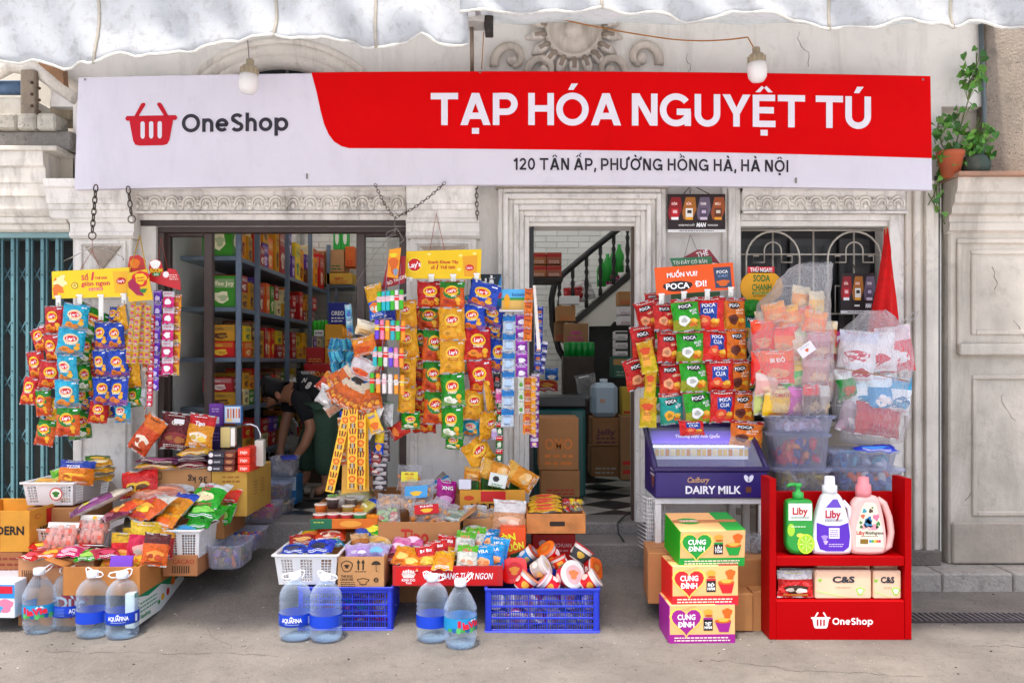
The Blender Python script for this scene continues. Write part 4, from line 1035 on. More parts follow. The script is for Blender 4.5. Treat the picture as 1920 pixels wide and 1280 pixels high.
y = -.46
t,mb,sf,w_,h_,cen = board('display_header','yellow header board with red oval mark on the right pilaster','display header',[(759,522),(901,523),(903,467),(762,471)],y,'f0c512')
pr_disc(mb,sf,-.165,.0,.043,.043,'f7e23a',.001); pr_disc(mb,sf,-.165,0,.038,.036,'cf141c',.002,rot=.15); pr_text(mb,sf,"Lay's",-.165,0,h=.027,col='ffffff',off=.003,rot=.12,bold=.022)
pr_text(mb,sf,'Snack Khoai Tây',.0,.014,h=.016,w=.175,col='c8281c',off=.002,bold=.03); pr_text(mb,sf,'số',-.06,-.017,h=.016,col='c8281c',off=.002,bold=.03); pr_text(mb,sf,'1',-.035,-.015,h=.026,col='c8281c',off=.002,bold=.04,shear=.2); pr_text(mb,sf,'Thế Giới',.025,-.017,h=.016,col='c8281c',off=.002,bold=.03)
pr_poly(mb,sf,[(.12,-.07),(.19,-.07),(.195,.05),(.11,.045)],'e8a01e',.0015); pr_disc(mb,sf,.15,-.02,.025,.018,'d01a20',.0022); pr_text(mb,sf,"Lay's",.15,-.02,h=.012,col='ffffff',off=.003)
for x,z in ((.1,.05),(.18,.06),(-.08,.06),(.09,-.03)): pr_disc(mb,sf,x,z,.012,.008,'f8e47a',.0018)
part(mb,'card',t); clips(t,[(768,520,528),(809,514,528),(850,514,528),(894,512,530)],y)
strings(t,[(P(818,400,-.3),P(806,470,y)),(P(818,400,-.3),P(834,470,y))])
t,mb,sf,w_,h_,cen = board('display_header','orange header board reading MUỐN VUI beside the barred window','display header',[(1231,554),(1378,542),(1374,492),(1227,502)],y,'ee5a14')
pr_text(mb,sf,'MUỐN VUI?',-.07,.03,h=.026,w=.175,col='ffffff',off=.0025,bold=.025); pr_text(mb,sf,'ĐI!',.035,-.03,h=.032,w=.062,col='ffffff',off=.0025,bold=.025)
pr_disc(mb,sf,-.1,-.035,.085,.030,'2a1c1c',.001,wob=.05); pr_text(mb,sf,'POCA',-.1,-.034,h=.032,w=.135,col='ffffff',off=.0025,bold=.03)
pr_poly(mb,sf,[(.115,-.062),(.21,-.066),(.208,.055),(.11,.055)],'3a4660',.0015); pr_text(mb,sf,'POCA',.16,.028,h=.017,w=.065,col='f0f0f0',off=.0028,bold=.022); pr_text(mb,sf,'VỊ MỰC',.16,.004,h=.012,w=.06,col='8aa8d8',off=.0028); pr_disc(mb,sf,.16,-.035,.035,.018,'d8641e',.0025,wob=.3)
part(mb,'card',t); clips(t,[(1240,550,570),(1282,546,566),(1326,542,562),(1370,538,556)],y)
strings(t,[(P(1294,440,-.2),P(1278,502,y)),(P(1294,440,-.2),P(1320,498,y))],'77706a')
y = -.36
t,mb,sf,w_,h_,cen = board('price_card','green card reading TAI DAY CO BAN above the orange header','sign',[(1262,500),(1336,500),(1334,481),(1256,484)],y,'3f8258')
pr_text(mb,sf,'TẠI ĐÂY CÓ BÁN',-.01,0,h=.02,w=.2,col='e6f2e4',off=.002,rot=.03,bold=.03); part(mb,'card',t)
t,mb,sf,w_,h_,cen = board('price_card','dark red sign with white letters topmost behind the green card','sign',[(1278,484),(1350,494),(1330,468),(1308,468)],y + .015,'8c2f38')
pr_text(mb,sf,'THÊ',.0,.008,h=.03,w=.07,col='f0e4e4',off=.002,rot=.35,bold=.022); part(mb,'card',t)
t,mb,sf,w_,h_,cen = board('price_card','green card half hidden under the orange header behind the clips','sign',[(1258,566),(1350,562),(1350,546),(1258,550)],-.36,'4c7a56'); part(mb,'card',t)
y = -.3
t,mb,sf,w_,h_,cen = board('drink_sign','round yellow sign reading SODA CHANH with a red strip on top','sign',[(1402,512),(1452,512),(1452,500),(1402,500)],y,'d8202c')
pr_text(mb,sf,'THỬ NGAY!',0,0,h=.024,w=.13,col='ffffff',off=.002,bold=.022); part(mb,'red_strip',t)
mb = MB(); o = P(1428,538,y); sf = flat(o)
mb.lathe([(0,0),(.125,0),(.13,.002),(.125,.006),(0,.006)],'f3ab1c','print',32,Matrix.Translation((o.x,y,o.z)) @ Matrix.Rotation(radians(-90),4,'X'),sx=.98,sy=.8)
sf = flat((o.x,y - .0005,o.z)); pr_text(mb,sf,'SODA',.0,.052,h=.038,w=.1,col='2f7a34',off=.002,bold=.025); pr_text(mb,sf,'CHANH',0,-.002,h=.038,w=.115,col='2f7a34',off=.002,bold=.025)
pr_rect(mb,sf,-.055,.055,-.045,-.028,'2f7a34',.001); pr_text(mb,sf,'KHÔNG CALO',0,-.0365,h=.011,w=.095,col='f8d860',off=.002,bold=.022); pr_lines(mb,sf,-.05,.05,-.052,1,.005,.01,'6a5a1a')
part(mb,'card',t)
mb = MB(); o = P(1408,578,y + .02); mb.lathe([(.0,-.05),(.05,-.045),(.052,.04),(.04,.05),(0,.052)],'3f9a3a','foil',14,Matrix.Translation(o)); part(mb,'lime_motif',t)
def ad(px0,px1,py0,py1,y,lab,n):
 t,mb,sf,w_,h_,cen = board('advert_poster',lab,'poster',[(px0,py1),(px1,py1),(px1,py0),(px0,py0)],y,'2a1b1c')
 cs = ['b81a24','e08a2a','8a7a92','c8642a']; tx = ['ĐẬM','SỮA','THƠM','MÁU'] if n == 4 else ['SỮA','ĐÁNG','THƠM']
 for i in range(n):
  x = -w_ / 2 + w_ * (i + .5) / n; ww = w_ / n
  pr_poly(mb,sf,[(x - ww * .5,h_ * .02),(x - ww * .25,h_ * .42),(x + ww * .4,h_ * .42),(x + ww * .5,h_ * .1),(x + ww * .2,-h_ * .16),(x - ww * .4,-h_ * .16)][::-1],mixc(cs[i],'2a1b1c',.45),.001)
  pr_rect(mb,sf,x - ww * .26,x + ww * .24,-h_ * .17,h_ * .13,['c8202a','f0ece4','5a4a60','6a3418'][i],.002); pr_rect(mb,sf,x - ww * .26,x + ww * .24,-h_ * .17,-h_ * .1,['ffffff','f0a82a','d8c8d8','f0a030'][i],.003); pr_rect(mb,sf,x - ww * .15,x + ww * .15,0,h_ * .08,['f4c8c8','3a2a24','c8b8d0','d8c8b8'][i],.003)
  pr_rect(mb,sf,x - ww * .28,x + ww * .2,h_ * .2,h_ * .29,cs[i] if i != 1 else 'c8641a',.003); pr_text(mb,sf,tx[i],x - ww * .04,h_ * .245,h=h_ * .06,w=ww * .36,col='fff4ea',off=.004)
 pr_text(mb,sf,'KHÁM PHÁ CHẤT',-w_ * .17,-h_ * .31,h=h_ * .045,w=w_ * .28,col='f0ece8',off=.002,shear=.1) if n == 4 else pr_lines(mb,sf,-w_ * .1,w_ * .1,-h_ * .28,1,h_ * .04,.01,'f0ece8')
 pr_text(mb,sf,'MAN',w_ * (.08 if n == 4 else .3),-h_ * .30,h=h_ * .10,w=w_ * .17,col='ffffff',off=.002,bold=.05,shear=.2)
 if n == 4: pr_text(mb,sf,'TRONG BẠN',w_ * .28,-h_ * .31,h=h_ * .045,w=w_ * .18,col='f0ece8',off=.002,shear=.1)
 pr_rect(mb,sf,-w_ / 2,w_ / 2,-h_ / 2,-h_ * .42,'e6e4e2',.0015); pr_lines(mb,sf,-w_ * .3,w_ * .3,-h_ * .445,1,h_ * .022,.01,'77716e',.003)
 part(mb,'sheet',t); strings(t,[(P((px0 + px1) / 2 - 10,py0 - 18,y),P(px0 + 30,py0,y)),(P((px0 + px1) / 2 - 10,py0 - 18,y),P(px1 - 30,py0,y))],'4a3c34',.003)
ad(1252,1360,364,436,-.1,'dark cigarette advert hung on the wall between doorway and window',4)
ad(1576,1641,512,588,-.02,'dark cigarette advert tied to the window grille behind the red flag',3)
mb = MB(); o = P(1566,648,-.08); M = Matrix.Translation(o) @ Matrix.Rotation(radians(-90),4,'X')
mb.box(o.x - .075,o.x + .075,-.1,-.095,o.z - .09,o.z + .09,'d23c86','print',.002); sf = flat((o.x,-.1,o.z)); pr_disc(mb,sf,.03,0,.055,.065,'f6e6ee',.001); pr_disc(mb,sf,.035,0,.036,.045,'d23c86',.002)
single(mb,'advert_poster','small pink card with a white ring between the two sacks','poster')
mb = MB(); y = -.18; pts = []; n = 12
L_ = [(1661,428),(1656,470),(1648,520),(1640,560),(1630,602),(1622,640)]; Rr = [(1664,428),(1670,470),(1675,510),(1680,550),(1684,590),(1687,640)]
V = [];
for (a,b) in zip(L_,Rr):
 for i in range(n + 1):
  t = i / n; px = a[0] + (b[0] - a[0]) * t; q = P(px,a[1],y); V.append((q.x,y - .035 * sin(pi * t) * (1 if a[1] > 430 else .2) - .012 * sin(t * 14 + a[1] * .01),q.z))
m = len(V)
for (a,b) in zip(L_,Rr):
 for i in range(n + 1):
  t = i / n; px = a[0] + (b[0] - a[0]) * t; q = P(px,a[1],y); V.append((q.x,y + .03 * sin(pi * t) + .01,q.z))
Fc = []
for j in range(len(L_) - 1):
 for i in range(n):
  k = j * (n + 1) + i; Fc.append((k,k + n + 1,k + n + 2,k + 1)); Fc.append((m + k,m + k + 1,m + k + n + 2,m + k + n + 1))
mb.add(V,Fc,'d81414','fabric',True)
t = thing('flag','furled bright red flag standing against the barred window','flag',P(1655,640,y)); part(mb,'cloth',t)
mb = MB(); mb.tube([P(1662,426,y - .002),P(1690,760,y + .02)],.009,'c9a06a','wood',6); part(mb,'flagpole',t)
# ---------------------------------------------------------------- sachet strips
def strip_mesh(w,h,n,base,band,txt=None,tcol='ffffff',blob=None,puff=.012,seed=0,curve=.0):
 mb = MB(); sh = h / n; bl = base if isinstance(base,list) else [base]
 for i in range(n):
  z = -sh * (i + .5); bcol = bl[i % len(bl)]
  M = Matrix.Translation((curve * sin(i * 1.3 + seed),-.004 - .004 * sin(i * 2 + seed),z)) @ Matrix.Rotation(.06 * sin(i * 1.7 + seed),4,'X')
  sf = pillow(mb,w,sh * 1.0,puff,bcol,nx=6,ny=7,seed=seed * 7 + i,M=M,base=lambda u,v: c(band) if v > .45 else c(bcol),seal=.09)
  if blob: pr_disc(mb,sf,0,-sh * .15,w * .3,sh * .2,blob,.0012,wob=.25,seed=i + seed,n=10,rings=1)
  if txt: pr_text(mb,sf,txt,0,sh * .1,w=w * .72,col=tcol,off=.002,bold=.02)
  pr_lines(mb,sf,-w * .36,w * .36,sh * .38,1,sh * .05,.01,tcol,.0014,random.Random(seed + i)); pr_lines(mb,sf,-w * .3,w * .3,-sh * .32,1,sh * .04,.01,tcol,.0014,random.Random(seed * 3 + i))
 return mb
def strip(px,py0,py1,pw,n,base,band,lab,y=-.42,rot=0,rz=0,grp=None,**k):
 s = S(y); mb = strip_mesh(pw / s,(py1 - py0) / s,n,base,band,seed=int(px),**k)
 return single(mb,'sachet_strip',lab,'sachet strip',grp,P(px,py0,y),(radians(-3),radians(-rot),radians(rz)))
g1 = 'sachet strips hanging beside the left rack'
for i,(px,r) in enumerate(((252,-4),(261,-3),(269,-1),(278,-1))):
 strip(px,566 + (i % 2) * 6,682,12,9,'e3b81c','d8a012',('leftmost','second','third','rightmost')[i] + ' narrow yellow lollipop strip below the yellow lollipop card',-.47 - .02 * (i % 2),r,i * 9 - 12,g1,blob='c8306a',puff=.014)
strip(286,590,762,11,13,'c81e3a','e04060','narrow crimson sachet strip between the yellow and purple strips',-.42,-1,10,g1,blob='f4d8dc')
strip(297,544,732,16,8,'6a3cb8','8a5ad0','purple sachet strip between the crimson and pink strips',-.40,-1,0,g1,blob='d8c8f0')
strip(307,560,672,10,7,'a87818','c89020','thin dull gold strip behind the pink strip',-.37,0,0,g1,blob='5a3a14')
strip(317,546,702,22,5,'e8508a','f7f0f4','pink and white sachet strip left of the orange-yellow strip',-.42,0,0,g1,txt='MILK',tcol='d02a5a',blob='f6f2f4',puff=.02)
strip(333,552,704,18,5,['e8a018','e8b41c','ecc81e'],'d88412','orange-yellow sachet strip nearest the brown sliding door',-.40,0,-8,g1,blob='b8481c',puff=.02)
strip(302,676,706,30,2,'b02a6a','c83a7a','short magenta strip peeping below the gold strip',-.36,0,0,g1)
mb = MB()
for i in range(9): pillow(mb,.03,.05,.02,'e0a880',nx=5,ny=6,seed=i,M=xform(P(272 + 4 * sin(i * 1.3),688 + i * 16,-.42),0,.4 * sin(i * 2),i),base=lambda u,v: c('c86a3a') if v > 0 else c('ead8c8'))
single(mb,'sachet_strip','twisted string of tiny orange and white sachets below the lollipop strips','sachet strip',g1,origin=P(272,688,-.42))
mb = MB()
for i in range(5): pillow(mb,.025,.045,.016,'c81e4a',nx=5,ny=6,seed=i,M=xform(P(281,702 + i * 14,-.40),0,.3 * sin(i),i))
single(mb,'sachet_strip','dangling dark pink sachets beside the twisted orange string','sachet strip',g1,origin=P(281,702,-.40))
y = -.5
t,mb,sf,w_,h_,cen = board('lollipop_card','yellow lollipop card with a red flower shape hanging by the left pilaster','display card',[(241,566),(287,562),(276,504),(240,512)],y,'e6b818')
pr_disc(mb,sf,.015,.04,.045,.045,'d82a2a',.001,wob=.18,n=20); pr_disc(mb,sf,.015,.04,.032,.032,'f2c41c',.002,wob=.18,n=20,seed=1); pr_text(mb,sf,'chupa',.015,.047,h=.012,w=.045,col='d02020',off=.003); pr_text(mb,sf,'chups',.015,.03,h=.012,w=.045,col='d02020',off=.003)
pr_poly(mb,sf,[(-.06,.03),(-.03,.05),(.0,.0),(.02,-.06),(-.02,-.05),(-.06,-.0)],'a81e4a',.0015); pr_disc(mb,sf,.02,-.03,.02,.012,'2f7a3a',.002,wob=.3)
part(mb,'card',t); strings(t,[(P(262,442,-.3),P(242,512,y)),(P(262,442,-.3),P(274,504,y))],'d8a81c',.003)
mb = MB(); o = P(253,494,-.42); mb.prism([(o.x - .05,o.z - .05),(o.x + .06,o.z - .05),(o.x + .06,o.z + .02),(o.x + .02,o.z + .05),(o.x - .03,o.z + .04)],-.42,-.415,'c8241c'); pr_disc(mb,flat((o.x,-.42,o.z)),.0,0,.03,.028,'e87a1c',.002,wob=.1)
single(mb,'display_card','small red card with an orange blot above the yellow lollipop card','display card',None,origin=o)
y = -.44
mb = MB(); o = P(308,518,y)
pts = [(-.085,-.03),(.10,-.085),(.095,-.01),(.07,.04),(.03,.05),(.0,.02),(-.01,.05),(-.02,.09),(-.05,.105),(-.085,.095),(-.095,.05),(-.085,.02),(-.1,.0)]
mb.prism([(o.x + p[0] * .95,o.z + p[1] * .95) for p in pts],y,y + .005,'c81420'); sf = flat((o.x,y,o.z))
pr_disc(mb,sf,-.052,.07,.03,.026,'f4f0ea',.001,wob=.1); pr_text(mb,sf,'BOOM',-.045,.033,h=.022,w=.07,col='f2d020',off=.003,bold=.03); pr_disc(mb,sf,-.045,.012,.025,.012,'2f8a3a',.002); pr_text(mb,sf,'Jelly',-.045,.012,h=.011,col='ffffff',off=.003); pr_disc(mb,sf,.01,.01,.018,.018,'f4e8e4',.002); pr_lines(mb,sf,.03,.08,.01,3,.005,.012,'f4c8c0',.002)
t = thing('display_card','red card with a white round head and green badge at the brown door','display card',o); part(mb,'card',t); strings(t,[(P(302,446,-.2),P(296,498,y)),(P(302,446,-.2),P(316,512,y))])
# ---- cards and strips around the middle rack
y = -.5
t,mb,sf,w_,h_,cen = board('display_card','maroon and orange leaning card left of the second yellow header','display card',[(716,541),(759,530),(761,480),(728,482)],y,'a01c26')
pr_poly(mb,sf,[(-.03,-.02),(.03,-.02),(.03,.08),(-.03,.08)],'c8441c',.001); pr_text(mb,sf,'NGON',.02,-.045,h=.02,w=.07,col='f4e4d8',off=.003,rot=.2,bold=.02); pr_text(mb,sf,'BÒ',-.04,-.06,h=.018,w=.03,col='f4e4d8',off=.003,rot=.2,bold=.02); part(mb,'card',t)
t,mb,sf,w_,h_,cen = board('display_card','small orange yellow card in front of the maroon leaning card','display card',[(724,519),(746,522),(752,464),(730,468)],y - .03,'f09a1c')
pr_disc(mb,sf,0,-.01,.024,.05,'d8641c',.001,wob=.3,n=16); pr_disc(mb,sf,.0,.045,.022,.012,'e8d020',.002,wob=.3); pr_disc(mb,sf,.01,-.05,.014,.02,'8a9ab0',.002,wob=.2); part(mb,'card',t)
mb = MB(); mb.tube([P(740,408,-.34),P(741,440,-.38),P(722,446,-.4),P(726,436,-.4),P(744,428,-.4),P(757,450,-.42),P(742,464,-.5)],.0022,'a8a49c','chrome',5)
mb.tube([P(742,412,-.34),P(745,400,-.34),P(738,396,-.34)],.002,'a8a49c','chrome',5); single(mb,'wire_hook','bent wire hook hanging from the crossed chains','hook',None,origin=P(740,420,-.36))
mb = MB(); mb.tube([P(744,428,-.4),P(700,480,-.3),P(668,530,-.2),P(655,620,-.15)],.0015,'8f8a84','print',4); single(mb,'string','thin grey string slanting from the wire hook to the pole','string',None,origin=P(700,480,-.3))
t,mb,sf,w_,h_,cen = board('display_card','blue card with white letters behind the blue crisp packets','display card',[(884,586),(941,586),(940,514),(882,514)],-.32,'2a96dc')
pr_poly(mb,sf,[(-w_ / 2,.02),(w_ / 2 - .03,.02),(w_ / 2,h_ / 2),(-w_ / 2,h_ / 2)],'1c2a34',.001); pr_text(mb,sf,'PHỞ',-.01,.065,h=.045,w=.13,col='ffffff',off=.003,bold=.03); pr_disc(mb,sf,.06,-.01,.04,.02,'e84a6a',.002,wob=.2); part(mb,'card',t)
t,mb,sf,w_,h_,cen = board('display_card','sky and sand coloured card beside the tall orange strip','display card',[(940,581),(986,583),(986,541),(942,543)],-.46,'e8b860')
pr_rect(mb,sf,-w_ / 2,w_ / 2,.01,h_ / 2,'5ab4ea',.001); pr_rect(mb,sf,-w_ / 2,w_ / 2,-.002,.012,'3f9a3a',.0015); pr_disc(mb,sf,-.04,-.01,.016,.045,'f4a81c',.002,wob=.1); pr_text(mb,sf,'Enchante',.03,.03,h=.016,w=.08,col='1c5a9a',off=.003); part(mb,'card',t)
mb = MB(); mb.box(PX(936,-.44),PX(992,-.44),-.5,-.42,PZ(585,-.44),PZ(582,-.44),'e4e2de','plastic',.002); single(mb,'wire_shelf','thin white hanging bar over the pale blue sachet strips','shelf',None,origin=P(960,584,-.44))
g2 = 'sachet strips hanging beside the doorway'
strip(955,590,800,24,6,'dfe9f2','2a86c8','wide pale blue and white strip of six sachets beside the doorway',-.45,-1,0,g2,txt='Comfort',tcol='4a7ab0',blob='b8d0e8',puff=.02)
strip(978,588,708,23,5,'8a3aa0','b05ac0','purple strip with round white faces between pale blue and orange',-.45,0,0,g2,blob='efe6f0',puff=.018)
strip(992,540,640,16,4,'f08c14','e87a10','tall orange strip hanging at the door jamb',-.50,-2,0,g2,txt='Hair',tcol='7a2a14')
strip(1012,574,696,15,7,'2c3c9a','4a5ab8','dark blue strip hanging furthest into the doorway',-.30,-2,0,g2,blob='c8703a')
strip(1022,640,702,12,4,'2a2f7a','e8e4f0','short navy sachet strip in front of the dark doorway',-.30,-8,0,g2)
mb = MB(); mb.prism([(PX(999,-.5),PZ(535,-.5)),(PX(1004,-.5),PZ(535,-.5)),(PX(1014,-.5),PZ(655,-.5)),(PX(1007,-.5),PZ(655,-.5))],-.5,-.49,'e8e0d4','plastic'); single(mb,'plastic_strap','cream plastic strap hanging between orange and blue strips','strap',None,origin=P(1005,600,-.5))
strip(990,704,814,17,5,'f2a01a','e88814','orange sachet strip below the purple one',-.44,-1,0,g2,blob='c8481c'); strip(977,706,776,12,3,'eceee4','dfe4d0','short white strip of three with green marks',-.47,0,0,g2,blob='5a9a2c')
strip(1000,706,815,9,8,'f4b45a','eaa040','thin apricot strip beside the lower orange one',-.46,0,0,g2); strip(1004,700,838,15,8,'8a2f9a','e8d8e8','lower purple strip reaching down to the carton',-.40,-1,0,g2,blob='e8c8a0')
strip(932,696,742,14,2,'1c1c20','3a3a40','short black strip of two beside the last crisp packets',-.40,0,0,g2,blob='c83a2a')
strip(938,742,866,13,5,'2f6a34','c8202c','green and red strip hanging in front of the pilaster edge',-.42,-1,0,g2,blob='d8e0c8'); strip(931,740,800,13,3,'2f6a34','c8202c','short green and red strip left of the longer one',-.40,0,0,g2,blob='d8e0c8'); strip(936,728,756,13,1,'d86aa0','f0b8d0','single pink sachet clipped over the green strip',-.46,0,0,g2); strip(928,802,824,14,1,'c8b0d8','e8e0f0','single lilac sachet below the short green strip',-.43,0,0,g2)
# ---- generic packets
_pk = {}
def pkmesh(w,h,t,base,band,blob,txt,tcol,v,mat='foil',back='d4d2cc',bz=.35,name='snack_packet',blob2=None):
 key = (w,h,t,base,band,blob,txt,tcol,v,mat,blob2)
 if key in _pk: return _pk[key]
 mb = MB(); sf = pillow(mb,w,h,t,base,nx=11,ny=14,seed=v * 13 + len(_pk),mat=mat,back=back,wr=1.5,base=lambda u,q: c(band) if q > bz else (shade(base,.85) if q < -.88 else c(base)))
 if blob: pr_disc(mb,sf,0,-h * .18,w * .32,h * .16,blob,.0016,wob=.18,seed=v,n=16)
 if blob2: pr_disc(mb,sf,w * .14,-h * .24,w * .17,h * .09,blob2,.0026,wob=.2,seed=v + 2,n=12); pr_disc(mb,sf,-w * .17,-h * .2,w * .12,h * .07,shade(blob2,.7),.0028,wob=.2,seed=v + 4,n=12)
 if txt:
  for i,tt in enumerate(txt.split('|')): pr_text(mb,sf,tt,0,h * (.22 - .15 * i),h=min(h * .12,w * .85 / max(1,len(tt)) * 1.3),col=tcol,off=.003,bold=.025,rot=.04)
 pr_lines(mb,sf,-w * .34,w * .34,h * -.37,2,h * .018,h * .04,tcol,.0015,random.Random(v)); pr_lines(mb,sf,-w * .3,w * .2,h * .42,1,h * .02,h * .04,tcol,.0015,random.Random(v + 5))
 _pk[key] = mb.build(name); return _pk[key]
def pk(lab,px,py,y,w,h,t,base,band,blob=None,txt=None,tcol='ffffff',rx=0,ry=0,rz=0,v=0,mat='foil',grp=None,name='snack_packet',cat='snack packet',blob2=None,back='d4d2cc',bz=.35):
 me = pkmesh(w,h,t,base,band,blob,txt,tcol,v,mat,back,bz,name,blob2)
 o = bpy.data.objects.new(name,me); COL.objects.link(o); o.location = P(px,py,y); o.rotation_mode = 'XYZ'
 o.rotation_euler = (Matrix.Rotation(radians(rz),3,'Z') @ Matrix.Rotation(radians(rx),3,'X') @ Matrix.Rotation(radians(-ry),3,'Y')).to_euler()
 return meta(o,lab,cat,grp)
pk('blue and yellow bread packet at the top left of the middle display',704,565,-.55,.11,.2,.05,'2268c8','f0b82a','e87a1c',None,'ffffff',0,12,-20,blob2='f8f0e0',bz=.0)
pk('royal blue packet behind the sweet holders',722,580,-.45,.12,.14,.03,'1a3aa8','2a4ac0',None,None,'ffffff',0,4,0)
pk('red-topped packet peeping out highest at the middle display',706,552,-.42,.1,.06,.03,'d82a1c','e8402a',None)
pk('clear packet of pale rolls above the orange bread packet',688,616,-.5,.13,.09,.05,'ecd8b8','f0e6d0','d8a868',None,'a86a3a',10,-15,0,mat='foilflat')
pk('bright orange bread packet hanging left of the sweet holders',683,648,-.58,.15,.11,.07,'f08a10','f5a81c','c8481c','AFC','ffffff',5,12,-20)
pk('brown and red packet wedged beside the orange bread packet',708,642,-.5,.08,.1,.04,'b8441c','d8641c',None,None,'ffffff',0,-20,10)
pk('white and red packet with orange shapes above the fanned packets',680,690,-.56,.15,.12,.05,'f0e4e4','f6eeee','e0642a',None,'c81e2a',0,-22,-10,blob2='d8481c')
pk('red packet above the blue pouch at the fan',704,684,-.52,.08,.09,.04,'c8202a','e83a2a','f0d0c0',None,'ffffff',0,20,0)
pk('blue pouch with a ragged brown top beside the fan',695,722,-.52,.085,.11,.04,'2a7ad8','b86a34',None,None,'ffffff',0,-8,0)
fan = [(628,712,-64,0),(640,708,-52,-.02),(636,732,-58,-.04),(648,738,-45,-.05),(658,744,-34,-.06),(668,748,-24,-.06),(679,750,-15,-.05),(690,746,-4,-.05),(701,742,8,-.04)]
for i,(px,py,ang,dy) in enumerate(fan):
 pk(('lowest','second','third','fourth','fifth','sixth','seventh','eighth','uppermost')[i] + ' orange packet counted clockwise round the fan',px,py,-.52 + dy,.085,.16,.02,'d8741c','ecd8c0','a8481a',None,'f4e4cc',0,ang,-20 + i * 5,v=i % 3,grp='fan of orange snack packets',blob2='f0a030',bz=.6)
pk('clear packet with red peppered snacks at the outer end of the fan',618,722,-.5,.13,.12,.04,'b8502a','d8901c','f0e0d8',None,'ffffff',0,-40,0,blob2='f2ece8')
pk('crumpled white clear packet under the outer end of the fan',612,744,-.52,.1,.1,.05,'e4e0dc','eeeae6','cfc8c0',None,'b8b0a8',0,-30,0,blob2='f8f6f4')
pk('small clear packet of nuts at the bottom of the fan',622,766,-.5,.08,.07,.03,'d0a890','e8dcd4','b87a5a',None,'f0e8e0',0,35,0)
g3 = 'long yellow strips with orange marks'
def ystrip(px0,py0,px1,py1,pw,lab,y):
 s = S(y); a,b = P(px0,py0,y),P(px1,py1,y); L_ = (b - a).length; mb = MB(); w = pw / s
 mb.box(-w / 2,w / 2,-.003,.003,-L_,0,'f0c41c','foilflat',.001); sf = flat((0,-.0031,-L_ / 2))
 n = 4
 for i in range(n):
  z = L_ / 2 - L_ * (i + .5) / n
  pr_disc(mb,sf,0,z,w * .36,w * .36,'e8661a',.002,wob=.12,n=14); pr_disc(mb,sf,0,z,w * .2,w * .2,'f5a83a',.003,n=10,rings=1)
  for q in (-1,0,1): pr_rect(mb,sf,q * w * .22 - w * .07,q * w * .22 + w * .07,z + w * .5,z + w * 1.1,'b0301c' if q else '5a2a1c',.002,skew=q * .006); pr_rect(mb,sf,q * w * .2 - w * .07,q * w * .2 + w * .07,z - w * .95,z - w * .45,'7a3a2c' if q else '9aa8b0',.002)
 return single(mb,'lollipop_strip',lab,'sweet strip',g3,a,(0,math.atan2(a.x - b.x,a.z - b.z),0))
ystrip(652,768,618,922,17,'yellow strip slanting outwards to the person at the left',-.60)
ystrip(662,766,660,916,18,'yellow strip hanging straight in the middle of three',-.62)
ystrip(677,778,676,918,18,'yellow strip hanging straight, right of the middle one',-.60)
strip(638,782,872,11,8,'e0905a','f0d8c0','orange and white sachet strip left of the yellow lollipop strips',-.55,5,0,g3,blob='b84a2a')
mb = MB(); mb.prism([(PX(645,-.56),PZ(772,-.56)),(PX(690,-.56),PZ(772,-.56)),(PX(692,-.56),PZ(920,-.56)),(PX(640,-.56),PZ(925,-.56))],-.56,-.555,'d8a818','foilflat'); single(mb,'lollipop_card','broad yellow backing card behind the long yellow strips','display card',None,origin=P(668,850,-.56))
pk('yellow card packet with a rainbow stripe beside the yellow strips',700,790,-.56,.075,.14,.012,'f0c01c','f5d03a','e8701c','tutti','2a6ac8',0,22,0,mat='foilflat')
pk('small blue packet under the fan of packets',644,778,-.5,.045,.05,.02,'1c4ab8','2a5ac8',None)
mb = MB(); mb.box(-.03,.03,-.004,.004,-.2,.0,'d8d4cc','plastic',.002); single(mb,'backing_card','pale grey card edge slanting right of the rainbow packet','display card',None,P(712,760,-.54),(0,radians(24),0))
pk('white-backed green packet hanging under the sweet holders',728,776,-.46,.07,.14,.05,'e6e6e4','eeeeec',None,None,'9a9a98',0,-3,-30,back='3a9a34')
pk('orange-red crisp bag lying aslant under the green-white packet',748,806,-.42,.09,.12,.04,'c8401c','d8501c','e87a2a',None,'ffffff',0,-60,0)
pk('yellow and blue snack packet hanging above the dark sachets',711,830,-.5,.055,.13,.04,'2458c8','f0cf4a','f0a82a',None,'ffffff',0,-4,0,bz=.05)
strip(706,846,888,19,3,'9a3a3a','b84a40','dark red sachet strip under the yellow and blue packet',-.48,-4,0,g2,blob='f0d8c8')
strip(722,806,866,20,4,'3a2a2c','55454a','dark brown sachet strip beside the yellow and blue packet',-.46,0,0,g2,blob='a8989a')
strip(712,868,918,26,3,'35282c','c8c0c0','lowest dark brown and grey sachet strip above the carton',-.48,0,0,g2,blob='bfb8b8')
strip(690,826,870,6,5,'1c2a8a','2a3aa8','narrow navy strip right of the yellow strips',-.5,6,0,g2)
strip(652,570,630,13,2,'7fc0dc','b8dcea','pale blue sachet strip beside the blue biscuit box',-.1,6,0,g2,blob='4a6ab8')
mb = MB()
rr = random.Random(5)
for i in range(16): pillow(mb,.06,.075,.02,'2a9ac0',nx=6,ny=7,seed=i,M=xform(P(640 + (i % 4) * 9 - 14,640 + (i // 4) * 22 + 6,-.2 - .02 * (i % 3)),rr.uniform(-.3,.3),rr.uniform(-.5,.5),rr.uniform(-.8,.8)),base=lambda u,v: c('7fd0e0') if abs(u) < .3 else c('1f86b0'))
single(mb,'sachet_bunch','bunch of shiny turquoise sachets hanging left of the orange bread packet','sachets',None,origin=P(640,660,-.2))
mb = MB()
for i in range(6): a = P(644 + i * 3.2,612 + i * 2.5,-.16); mb.tube([a,a - Vector((0,0,.075))],.0028,'e8901c','print',5)
